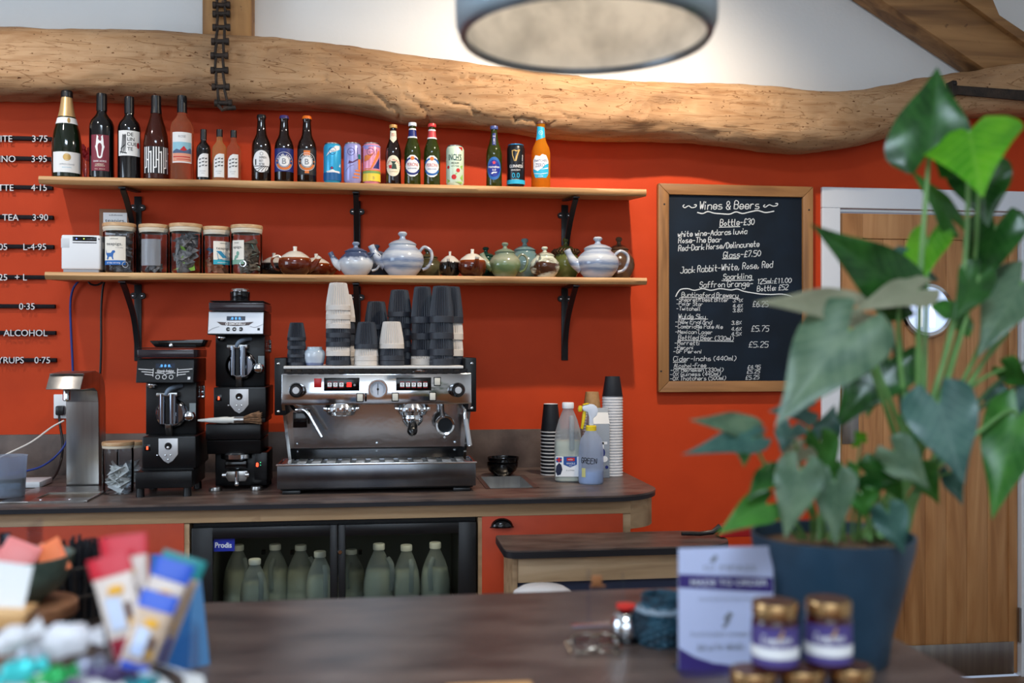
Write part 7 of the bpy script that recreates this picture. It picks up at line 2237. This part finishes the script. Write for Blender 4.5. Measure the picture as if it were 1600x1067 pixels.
# ------------------------------------------------------------------ leaflet in a clear stand
YS = G(1130, 1047, CT).y
sg = thing('menu_card', 'white and purple card in a clear acrylic stand, headed MADE TO ORDER', 'card stand', W(1132, 1047, YS))
sg.location.z = CT
xa, xb = W(1060, 950, YS).x, W(1208, 950, YS).x
zb_, zt_ = W(1130, 1050, YS).z, W(1130, 855, YS).z
zb_ = max(zb_, CT + .004)
B(sg).box(xa - .002, xb + .002, YS - .0026, YS - .0012, zb_, zt_ + .002).box(xa - .002, xb + .002, YS + .0012, YS + .0026, zb_, zt_ + .002).build('front_sheet', M_acrylic, sg)
B(sg).box(xa, xb, YS - .0008, YS + .0008, zb_, zt_).build('card', mat('card_white', (222, 224, 240), .5), sg)
B(sg).box(xa - .002, xb + .002, YS - .03, YS + .035, CT + .0006, CT + .003).build('stand_foot', M_acrylic, sg)
sf = flat(sg, 0, 0, YS - .0010)
M_purp = mat('card_purple', (70, 52, 116), .5)
D().poly([(xx_, -yy_) for xx_, yy_ in ((1060.5, 897), (1207.5, 902), (1207.5, 926), (1060.5, 918))]).poly([(1060.5, -1012), (1085, -1026), (1115, -1036), (1150, -1040), (1207, -1034), (1207, -1052), (1060.5, -1048)]).build('purple_bands', M_purp, sg, sf)
D().text('MADE TO ORDER', 1139, -910, 9, 120, off=.015).build('heading', M_wprint, sg, flat(sg, 0, 0, YS - .0014))
D().text('C  MPASS', 1140, -887, 8, 82).ring(1113, -887, 3, 4).poly([(1108, -876), (1118, -866), (1122, -870), (1116, -880)]).text('Homemade Ice Cream Cakes', 1136, -936, 5, 88).poly([(1130, -965), (1140, -955), (1146, -960), (1136, -974)]).poly([(1128, -978), (1138, -968), (1142, -970), (1132, -982)]).text('FLAVOURED SORBETS', 1128, -991, 6, 96).ink('Ask us for details', 1090, -1016, 1162, -1014, 10, 1.2).build('print', M_grprint, sg, flat(sg, 0, 0, YS - .0014))

# ------------------------------------------------------------------ jam jars in front of the card
M_jam = mat('dark_red_jam', (54, 12, 18), .12, coat=.5)
M_lidj = mat('gold_red_jar_lid', (176, 140, 96), .25, metal=.9)
def jam(say, px, ytop, YJ, wpx=74):
    P = W(px, ytop, YJ)
    s = MPP(P)
    R = wpx / 2 * s
    H = 104 * s
    j = thing('jam_jar', say, 'jar', (P.x, YJ, P.z - H), -math.atan2(P.x, P.y), 'jam jars with purple labels')
    B().lathe([(0, 0), (R * .9, 0), (R * .97, .004), (R * .97, H * .70), (R * .92, H * .76), (R * .86, H * .79), (0, H * .79)], 36).build('glass', M_jam, j)
    l = B().lathe([(0, H * .795), (R * .93, H * .795), (R * .95, H * .80), (R * .95, H * .975), (R * .92, H), (0, H)], 36).build('lid', M_lidj, j)
    B().lathe([(R * .78, H + .0003), (0, H + .0003)], 36).build('lid_top', mat('maroon_lid_top', (96, 62, 52), .3, metal=.3), l)
    lb = D().rect(-R * 1.35, H * .10, R * 1.35, H * .68).build('label', mat('label_purple', (78, 66, 128), .5), j, wrap(R * .97, 0, .0006), .004)
    D().rect(-R * 1.35, H * .22, R * 1.35, H * .38).build('white_band', M_wprint, lb, wrap(R * .97, 0, .001), .004)
    D().ink('Compass', -R * .55, H * .44, R * .7, H * .46, H * .12, .0012).build('lettering', M_wprint, lb, wrap(R * .97, 0, .0012), .004)
    D().poly([(R * .1, H * .52), (R * .3, H * .66), (R * .38, H * .62), (R * .2, H * .5)]).build('gold_leaf', M_gold, lb, wrap(R * .97, 0, .0014), .004)
    return j, R, H
YJ = 1.235
h_ = 104 * MPP(W(1210, 1000, YJ))
ja, Rj, Hj = jam('left jam jar of the two standing on top of the others', 1211, 939, YJ)
zlow = ja.location.z - .0006
jb, _, _ = jam('right jam jar of the two standing on top of the others', 1294, 938, YJ)
for jj in (ja, jb): jj.location.z = zlow + .0006
for px, say, dy in ((1176, 'leftmost jam jar in the lower row', 0.0), (1252, 'middle jam jar in the lower row', 0.0), (1328, 'rightmost jam jar in the lower row', 0.0)):
    j, R, H = jam(say, px, 1000, YJ + dy, 74)
    j.location.z = zlow - H
zlj = zlow - Hj
# the jars stand on a low box if there is height left above the counter
if zlj - CT > .004:
    q = W(1250, 1000, YJ)
    rb = B((q.x, YJ, CT)).box(q.x - .10, q.x + .10, YJ - .04, YJ + .04, CT + .0005, zlj - .0005, .002).build('display_riser', M_acrylic)
    rb.location = (q.x, YJ, CT)
    tag(rb, 'low clear riser under the jam jars', 'riser')

# ------------------------------------------------------------------ bell, woven pot, glasses, acrylic upright
P = G(978, 1000, CT)
s = MPP(P)
bl = thing('service_bell', 'shiny chrome service bell with red button beside the woven blue pot', 'bell', (P.x, P.y, CT))
R = 25 * s
B().lathe([(0, 0), (R * 1.05, 0), (R * 1.05, .006), (R * .98, .009), (0, .009)], 36).build('base', M_gloss, bl)
B().lathe([(R * .95, .011), (R, .016), (R * .98, .026), (R * .85, .038), (R * .6, .046), (R * .3, .050), (0, .051)], 36).build('dome', M_chrome, bl)
B().lathe([(0, .050), (.006, .050), (.006, .054), (R * .62, .054), (R * .62, .059), (0, .061)], 24).build('button', mat('red_button', (200, 40, 36), .4), bl)
P = G(1036, 1012, CT)
P = W(1034, 1012, P.y + .03)
s = MPP(P)
wp = thing('woven_pot', 'dark teal woven pot with a wide open top beside the card stand', 'pot', (P.x, P.y, CT))
R, H = 42 * s, 84 * s
M_weave = mat('teal_weave', (34, 76, 94), .6, mottle=(40, (16, 40, 54), .42, .6), scale=(1, 1, 2), bump=(60, .6))
b = B()
n = 72
prof = [(0, 0, 0), (.86, 0, 0), (.92, .05, 1), (.99, .30, 1), (1.0, .52, 1), (.97, .62, 1), (.80, .70, .3), (.74, .78, .3), (.76, .86, .3), (.74, .90, 0), (.68, .90, 0), (.66, .76, 0), (.6, .4, 0), (0, .38, 0)]
P2 = []
for i in range(len(prof) - 1):
    for k in range(4 if prof[i][2] else 1):
        a, c = prof[i], prof[i + 1]
        t = k / 4
        P2.append((a[0] + (c[0] - a[0]) * t, a[1] + (c[1] - a[1]) * t, a[2]))
P2.append(prof[-1])
rings = []
for i, (r, z, f) in enumerate(P2):
    rings.append([((r * R + (.0022 * f * (1 if (k // 3 + i) % 2 else -1) if r > 0 else 0)) * math.cos(2 * PI * k / n), (r * R + (.0022 * f * (1 if (k // 3 + i) % 2 else -1) if r > 0 else 0)) * math.sin(2 * PI * k / n), z * H) for k in range(n)])
loft(b, rings, False)
bmesh.ops.remove_doubles(b.bm, verts=b.bm.verts[:], dist=1e-5)
b.build('pot', M_weave, wp, 40)
rm = B().lathe([(R * .985, H * .60), (R * 1.005, H * .62), (R * .99, H * .64), (R * .80, H * .70), (R * .79, H * .69)], 40).build('rim_band', mat('pale_rim_band', (120, 136, 150), .5), wp)
P = G(922, 1016, CT)
s = MPP(P)
gl = thing('folded_glasses', 'folded wire-framed spectacles lying on the serving counter', 'glasses', (P.x, P.y, CT))
M_wire = mat('bright_wire', (170, 160, 146), .2, metal=1.0)
def loop(cx, cy, rx, ry, tilt):
    return [(cx + rx * math.cos(2 * PI * k / 24), cy + ry * math.sin(2 * PI * k / 24), .010 + tilt * math.sin(2 * PI * k / 24)) for k in range(24)]
B().tube(loop(-.006, .006, .024, .020, .010), .0016, 8, closed=True).tube(loop(.024, .004, .021, .018, .010), .0016, 8, closed=True).tube(spline([(-.030, .006, .012), (-.040, -.004, .016), (-.036, -.024, .004)], 5), .0016, 6).tube(spline([(.045, .0, .012), (.04, -.02, .016), (.0, -.028, .012), (-.02, -.024, .006), (-.026, -.02, .003)], 6), .0017, 6).tube(spline([(.044, .006, .014), (.046, -.03, .006), (.030, -.034, .003)], 5), .0016, 6).build('frame', M_wire, gl)
B().lathe([(0, -.0004), (.0225, -.0004), (.0225, .0004), (0, .0004)], 24, (-.006, .006, .011)).build('lens', M_acrylic, gl)
B().lathe([(0, -.0004), (.0195, -.0004), (.0195, .0004), (0, .0004)], 24, (.024, .004, .011)).build('lens', M_acrylic, gl)
Pa = G(931, 992, CT)
ac = thing('acrylic_upright', 'thin clear acrylic upright with a small cork piece standing behind the spectacles', 'stand', (Pa.x, Pa.y + .06, CT))
s = MPP(Pa)
B().box(-.0035, .0035, -.002, .002, .004, .098, .0005).box(-.03, .06, -.012, .012, .0004, .0038, .0005).box(.060, .0620, -.002, .002, .004, .090).build('upright', M_acrylic, ac)
B().box(.006, .024, -.004, .004, .070, .086, .002).box(.0036, .030, -.001, .001, .066, .0695).build('cork_clip', mat('cork', (150, 96, 56), .8), ac)

# ------------------------------------------------------------------ left foreground display
# wooden round with a stoneware bowl of sachets
Yb = 1.69
P = W(38, 960, Yb)
s = MPP(P)
wr = thing('wooden_cake_stand', 'round brown wooden stand carrying the grey-green bowl', 'stand', (P.x, Yb, CT))
Rw = 78 * s
hw_ = W(38, 948, Yb - .03).z - CT
M_round = wood('brown_round_wood', (104, 66, 44), (134, 88, 58), (156, 108, 74), 'x', 1.2, .5, .2)
B().lathe([(0, 0), (Rw * .62, 0), (Rw * .66, .005), (Rw * .60, hw_ - .022), (0, hw_ - .022)], 40).build('foot', M_round, wr)
B().lathe([(0, hw_ - .0215), (Rw * .97, hw_ - .0215), (Rw, hw_ - .018), (Rw, hw_ - .003), (Rw * .97, hw_), (0, hw_)], 48).build('plate', M_round, wr)
Q = W(22, 930, Yb)
bo = thing('bowl', 'grey-green stoneware bowl holding pink and orange sachets', 'bowl', (P.x - .012, Yb, CT + hw_ + .0005))
Rb2, hb2 = 84 * s, (W(22, 868, Yb).z - (CT + hw_))
B().lathe([(0, .002), (Rb2 * .45, 0), (Rb2 * .5, .006), (Rb2 * .78, hb2 * .30), (Rb2 * .95, hb2 * .65), (Rb2, hb2), (Rb2 * .96, hb2), (Rb2 * .90, hb2 * .65), (Rb2 * .72, hb2 * .34), (Rb2 * .4, .012), (0, .012)], 48).build('bowl', mat('sage_stoneware', (84, 98, 86), .5, mottle=(40, (66, 80, 70), .4, .6)), bo)
random.seed(4)
SACH = [(26, 872, (232, 132, 128), 'pink sachet at the left of the bowl', 54, .4), (82, 872, (240, 124, 74), 'orange sachet tipped up at the right of the bowl', 42, -.5), (60, 884, (236, 140, 110), 'salmon sachet in the middle of the bowl', 50, .9), (10, 880, (226, 120, 120), 'rose sachet lying low in the bowl', 60, -.2)]
for k, (px, py, col, say, w_, rz) in enumerate(SACH):
    c = W(px, py, Yb - .02 + .012 * k)
    o = B()
    M = Matrix.Rotation(rz, 4, 'Y') @ Matrix.Rotation(-.5 + .2 * k, 4, 'X')
    o.m = M
    hw2 = w_ / 2 * s
    o.box(-hw2, hw2, -.0012, .0012, -.028, .028, .001).box(-hw2 * .85, hw2 * .85, -.004, .004, -.022, .022, .003)
    o = o.build('sugar_sachet', mat('sachet_%d' % k, col, .5))
    o.location = c
    tag(o, say, 'sachet', 'sachets in the grey-green bowl')

# black paper straws in a wire holder
Yst = 1.878
P = W(118, 950, Yst)
s = MPP(P)
hd_ = thing('straw_holder', 'dark wire pot packed with black straws behind the stick packets', 'holder', (P.x, Yst, CT))
Rh = 58 * s
b = B()
for k in range(24):
    a = 2 * PI * k / 24
    b.cyl((Rh * .86 * math.cos(a), Rh * .86 * math.sin(a), .002), (Rh * math.cos(a), Rh * math.sin(a), .10), .0016, 6)
for z, r_ in ((.003, .86), (.05, .93), (.10, 1.0)):
    b.tube([(Rh * r_ * math.cos(2 * PI * k / 32), Rh * r_ * math.sin(2 * PI * k / 32), z) for k in range(32)], .0028, 6, closed=True)
b.build('wire_pot', M_iron, hd_)
B().lathe([(0, .0005), (Rh * .84, .0005), (Rh * .84, .003), (0, .003)], 32).build('base', M_iron, hd_)
M_straw = mat('black_straw', (26, 26, 30), .5)
ztop = W(118, 850, Yst).z - CT
smesh = None
random.seed(12)
cnt = 0
for ring in range(5):
    nn = (1, 6, 12, 18, 24)[ring]
    for k in range(nn):
        a = 2 * PI * k / nn + ring * .3
        rr = Rh * .17 * ring
        x, y = rr * math.cos(a), rr * math.sin(a)
        if smesh is None:
            o = B().lathe([(.0022, .0), (.0030, .0), (.0030, .145), (.0022, .145), (.0022, .0)], 10).build('paper_straw', M_straw)
            smesh = o
        else:
            o = smesh.copy()
            COL.objects.link(o)
        o.location = (P.x + x * .9, Yst + y * .9, CT + .0035)
        o.scale = (1, 1, (ztop + random.uniform(-.010, .008)) / .145)
        o.rotation_euler = (-(y / Rh) * .10 * -1, (x / Rh) * .14, 0)
        o.rotation_euler = (-y / Rh * .12, x / Rh * .12, 0)
        tag(o, 'black paper straw standing in the dark wire pot', 'straw', 'black straws in the wire pot')
# clear acrylic box
P = W(20, 860, Yst + .01)
s = MPP(P)
cb_ = thing('acrylic_box', 'clear open acrylic box behind the bowl at the left edge', 'box', (P.x, Yst + .01, CT))
hb_ = W(20, 816, Yst + .01).z - CT
wb_ = 34 * s
t_ = .002
B().box(-wb_, wb_, -.04, -.04 + t_, .0005, hb_).box(-wb_, wb_, .04 - t_, .04, .0005, hb_).box(-wb_, -wb_ + t_, -.04 + t_, .04 - t_, .0005, hb_).box(wb_ - t_, wb_, -.04 + t_, .04 - t_, .0005, hb_).box(-wb_, wb_, -.04, .04, 0, .0005 + t_).build('box', M_acrylic, cb_)
kn = B((P.x - .012, Yst + .005, CT + .06)).box(P.x - .02, P.x - .002, Yst, Yst + .01, CT + .003, CT + hb_ * .9, .002).build('tongs', M_gloss)
kn.location = (P.x - .012, Yst + .005, CT + .06)
tag(kn, 'black tongs standing inside the clear acrylic box', 'tongs')

# pale blue folded card tent
Yc_ = G(296, 1046, CT).y
ob = thing('card_tent', 'pale blue folded card standing behind the stick packets', 'card', W(296, 1040, Yc_))
ob.location.z = CT
def pw(px, py, Y, z=None):
    p = W(px, py, Y)
    if z is not None: p.z = z
    return p
M_bc = mat('pale_blue_card', (92, 146, 196), .6)
M_bcm = mat('shaded_blue_card', (36, 98, 152), .6)  # same card as the other flaps, shade put into a darker blue
B(ob).prism([pw(236, 866, Yc_ + .03), pw(303, 872, Yc_ + .03), pw(294, 1036, Yc_, CT + .0006), pw(228, 1030, Yc_, CT + .0006)], (0, .0012, 0)).build('front_flap', M_bcm, ob)
B(ob).prism([pw(303.3, 872, Yc_ + .03), pw(312, 880, Yc_ + .05), pw(328, 1040, Yc_ + .02, CT + .0006), pw(294.5, 1036, Yc_, CT + .0006)], (0, .0012, 0)).build('side_flap', M_bc, ob)
B(ob).prism([pw(240, 866, Yc_ + .032), pw(312, 880, Yc_ + .051), pw(318, 1020, Yc_ + .10, CT + .0006), pw(240, 1020, Yc_ + .10, CT + .0006)], (0, .0012, 0)).build('back_flap', M_bc, ob)

# clear jar with chocolate stick packets
Yj = 1.20
P = W(232, 1000, Yj)
s = MPP(P)
jr = thing('packet_jar', 'clear jar holding tall red and blue stick packets', 'jar', (P.x, Yj, CT))
RJ = 76 * s
hJ = W(232, 985, Yj).z - CT
hJ = max(hJ, .09)
B().lathe([(0, .001), (RJ * .92, .001), (RJ, .006), (RJ, hJ), (RJ * .97, hJ), (RJ * .97, .008), (0, .006)], 40).build('jar', pane('soft_clear_jar', (244, 246, 250), .2, .05), jr)
M_stick = mat('stick_packet_film', (206, 178, 152), .3, coat=.3)
M_stickp = mat('stick_packet_cream', (222, 206, 194), .3, coat=.3)
M_choc = mat('chocolate_brown', (84, 44, 32), .4)
def packet(say, top, bot, w_, Y, cap, panel, mark):
    A, Z = W(bot[0], bot[1], Y), W(top[0], top[1], Y + .01)
    Z0 = CT + .012
    t = (Z0 - A.z) / (Z.z - A.z)
    A = A + (Z - A) * t
    L = (Z - A).length
    r = thing('stick_packet', say, 'packet', A, 0, 'chocolate stick packets in the clear jar')
    ax = (Z - A).normalized()
    yv = Vector((0, 1, 0))
    xv = yv.cross(ax).normalized()
    yv = ax.cross(xv)
    M = Matrix((xv, yv, ax)).transposed().to_4x4()
    hw2 = w_ / 2 * MPP(Z)
    def sec(z, wx, wy): return [(wx * math.cos(2 * PI * k / 20), wy * math.sin(2 * PI * k / 20), z) for k in range(20)]
    b = B(m=M)
    loft(b, [sec(0, hw2, .001), sec(.008, hw2 * .97, .004), sec(.02, hw2 * .94, .008), sec(L * .5, hw2 * .93, .010), sec(L * .84, hw2 * .96, .007), sec(L * .9, hw2, .003)])
    b.build('wrapper', M_stickp if mark else M_stick, r)
    b = B(m=M)
    loft(b, [sec(L * .8995, hw2 * 1.02, .004), sec(L * .93, hw2 * 1.03, .0035), sec(L, hw2 * 1.05, .0014)])
    b.build('seal', cap, r)
    fn = lambda off: (lambda x, y: M @ Vector((x, -.0106 * math.sqrt(max(.02, 1 - (x / hw2 / .98) ** 2)) - off, y)))
    D().rect(-hw2 * .8, L * .46, hw2 * .8, L * .60).build('colour_panel', panel, r, fn(.0004), .004)
    D().rect(-hw2 * .55, L * .64, hw2 * .2, L * .80).build('white_panel', mat('pale_blue_white', (206, 216, 236), .4), r, fn(.0003), .004)
    for fx_, fz_, fr_ in ((.1, .83, .4), (.5, .66, .2)): D().disc(hw2 * fx_, L * fz_, hw2 * fr_, .006).build('yellow_flower', mat('flower_yellow', (238, 176, 60), .4), r, fn(.0005), .004)
    D().rect(-hw2 * .9, L * .40, hw2 * .5, L * .45).rect(hw2 * .3, L * .62, hw2 * .6, L * .76).rect(-hw2 * .3, L * .22, hw2 * .2, L * .34).build('chocolate_print', M_choc, r, fn(.0005), .004)
    return r
M_capr = mat('packet_red', (206, 34, 52), .35, coat=.3)
M_capb = mat('packet_blue', (48, 92, 200), .35, coat=.3)
M_capt = mat('packet_teal', (30, 140, 140), .35, coat=.3)
packet('tall red-topped stick packet, highest in the clear jar', (192, 836), (206, 1000), 68, Yj + .03, M_capr, mat('crimson_panel', (160, 30, 48), .4), True)
packet('red-topped stick packet leaning left in front of the tallest one', (168, 868), (204, 1010), 62, Yj + .005, M_capr, mat('crimson_panel', (160, 30, 48), .4), True)
packet('teal-topped stick packet at the right back of the clear jar', (290, 868), (236, 1010), 66, Yj + .035, M_capt, M_capb, False)
packet('blue-topped stick packet leaning right in the clear jar', (276, 876), (222, 1020), 58, Yj + .010, M_capb, M_capb, True)
packet('short blue-topped stick packet in front, leaning right', (252, 926), (216, 1030), 56, Yj - .018, M_capb, M_capb, False)

# white printed card leaning at the left edge
Yk = 1.28
wc = thing('price_card', 'white printed card on a small wooden block at the left edge', 'card', W(10, 975, Yk))
zk = W(10, 968, Yk).z
wc.location.z = CT
B(wc).prism([pw(-40, 872, Yk + .02), pw(52, 884, Yk + .02), pw(34, 964, Yk), pw(-40, 958, Yk)], (0, .001, 0)).build('card', M_paper, wc)
D().rect(-30, -912, 20, -910).rect(-30, -922, 12, -920).rect(-30, -932, 16, -930).rect(-30, -942, 8, -940).build('print', M_grprint, wc, flat(wc, 0, 0, Yk - .001, -.00025))
B(wc).prism([pw(-45, 955, Yk - .02), pw(40, 958, Yk - .02), pw(34, 985, Yk - .02), pw(-45, 985, Yk - .02)], (0, .05, 0), .003).build('block', wood('honey_board', (196, 142, 86), (220, 170, 112), (232, 188, 132), 'x', 1.2, .45, .1), wc)
p0, p1 = pw(-40, 985, Yk - .01), pw(30, 985, Yk - .01)
B(wc).box(p0.x, p1.x, Yk - .012, Yk + .02, CT + .0005, p1.z + .0005).build('post', M_round, wc)

# wrapped sweets heaped in the corner
random.seed(31)
SW = [(20, 1000, 90, (214, 212, 214), 'white paper twist sweet at the back of the corner heap'), (100, 1000, 110, (222, 220, 224), 'large white wrapped biscuit lying across the corner heap'), (30, 1050, 80, (60, 190, 190), 'shiny turquoise wrapped sweet at the bottom left corner'),
      (84, 1058, 70, (40, 160, 84), 'shiny green wrapped sweet in the corner heap'), (130, 1045, 60, (150, 154, 172), 'silver wrapped sweet beside the green one'), (108, 1075, 50, (120, 84, 160), 'violet wrapped sweet at the bottom edge'),
      (176, 1052, 70, (66, 52, 92), 'dark purple wrapped sweet in front of the clear jar'), (222, 1066, 50, (40, 140, 150), 'teal wrapped sweet in front of the clear jar'), (55, 1020, 80, (196, 200, 214), 'pale grey wrapped sweet in the corner heap')]
for k, (px, py, w_, col, say) in enumerate(SW):
    Y = 1.06 + .012 * (k % 3) + (.05 if py < 1025 else 0)
    c = W(px, py, Y)
    o = B()
    a = w_ * .5 * MPP(c)
    o.m = Matrix.Rotation(random.uniform(-.5, .5), 4, 'Y') @ Matrix.Rotation(random.uniform(-.4, .4), 4, 'X')
    o.ball((0, 0, 0), a, (.72, .45, .48), 18)
    for sg_ in (-1, 1):
        o.prism([(sg_ * a * .62, 0, -.004), (sg_ * a * 1.05, 0, -a * .34), (sg_ * a * 1.1, 0, a * .30), (sg_ * a * .62, 0, .004)], (0, .003, 0))
    for v in o.bm.verts: v.co += Vector((noise.noise(v.co * 60 + Vector((k, 0, 0))), noise.noise(v.co * 60 + Vector((0, k, 0))), noise.noise(v.co * 60 + Vector((0, 0, k))))) * .004
    o = o.build('wrapped_sweet', mat('foil_%d' % k, col, .28, metal=.35 if k not in (0, 1) else 0, bump=(30, .6)), None, 50)
    o.location = c
    tag(o, say, 'sweet', 'wrapped sweets in the corner basket')
    if k == 0: zmin = c.z
bk_ = thing('sweet_basket', 'shallow dark wicker basket under the wrapped sweets', 'basket', (W(90, 1060, 1.08).x, 1.08, CT))
ztop_ = W(60, 1080, 1.08).z
B().lathe([(0, .001), (.11, .001), (.125, max(.02, ztop_ - CT - .006)), (.118, max(.02, ztop_ - CT - .006)), (.105, .006), (0, .006)], 40).build('basket', mat('wicker', (70, 50, 38), .8, mottle=(50, (40, 28, 20), .4, .6), bump=(60, .8)), bk_)
B().lathe([(0, .0065), (.104, .0065), (.112, max(.019, ztop_ - CT - .012)), (0, max(.019, ztop_ - CT - .010))], 32).build('paper_lining', M_paper, bk_)
# white leaflet lying in front of the clear jar
c = W(270, 1046, 1.16)
wl = B((c.x, 1.16, CT)).prism([pw(228, 1032, 1.20), pw(318, 1058, 1.18), pw(322, 1082, 1.12), pw(226, 1082, 1.12)], (0, 0, .0012)).build('white_leaflet', M_paper)
wl.location = (c.x, 1.16, CT)
tag(wl, 'white leaflet propped in front of the clear jar of stick packets', 'leaflet')
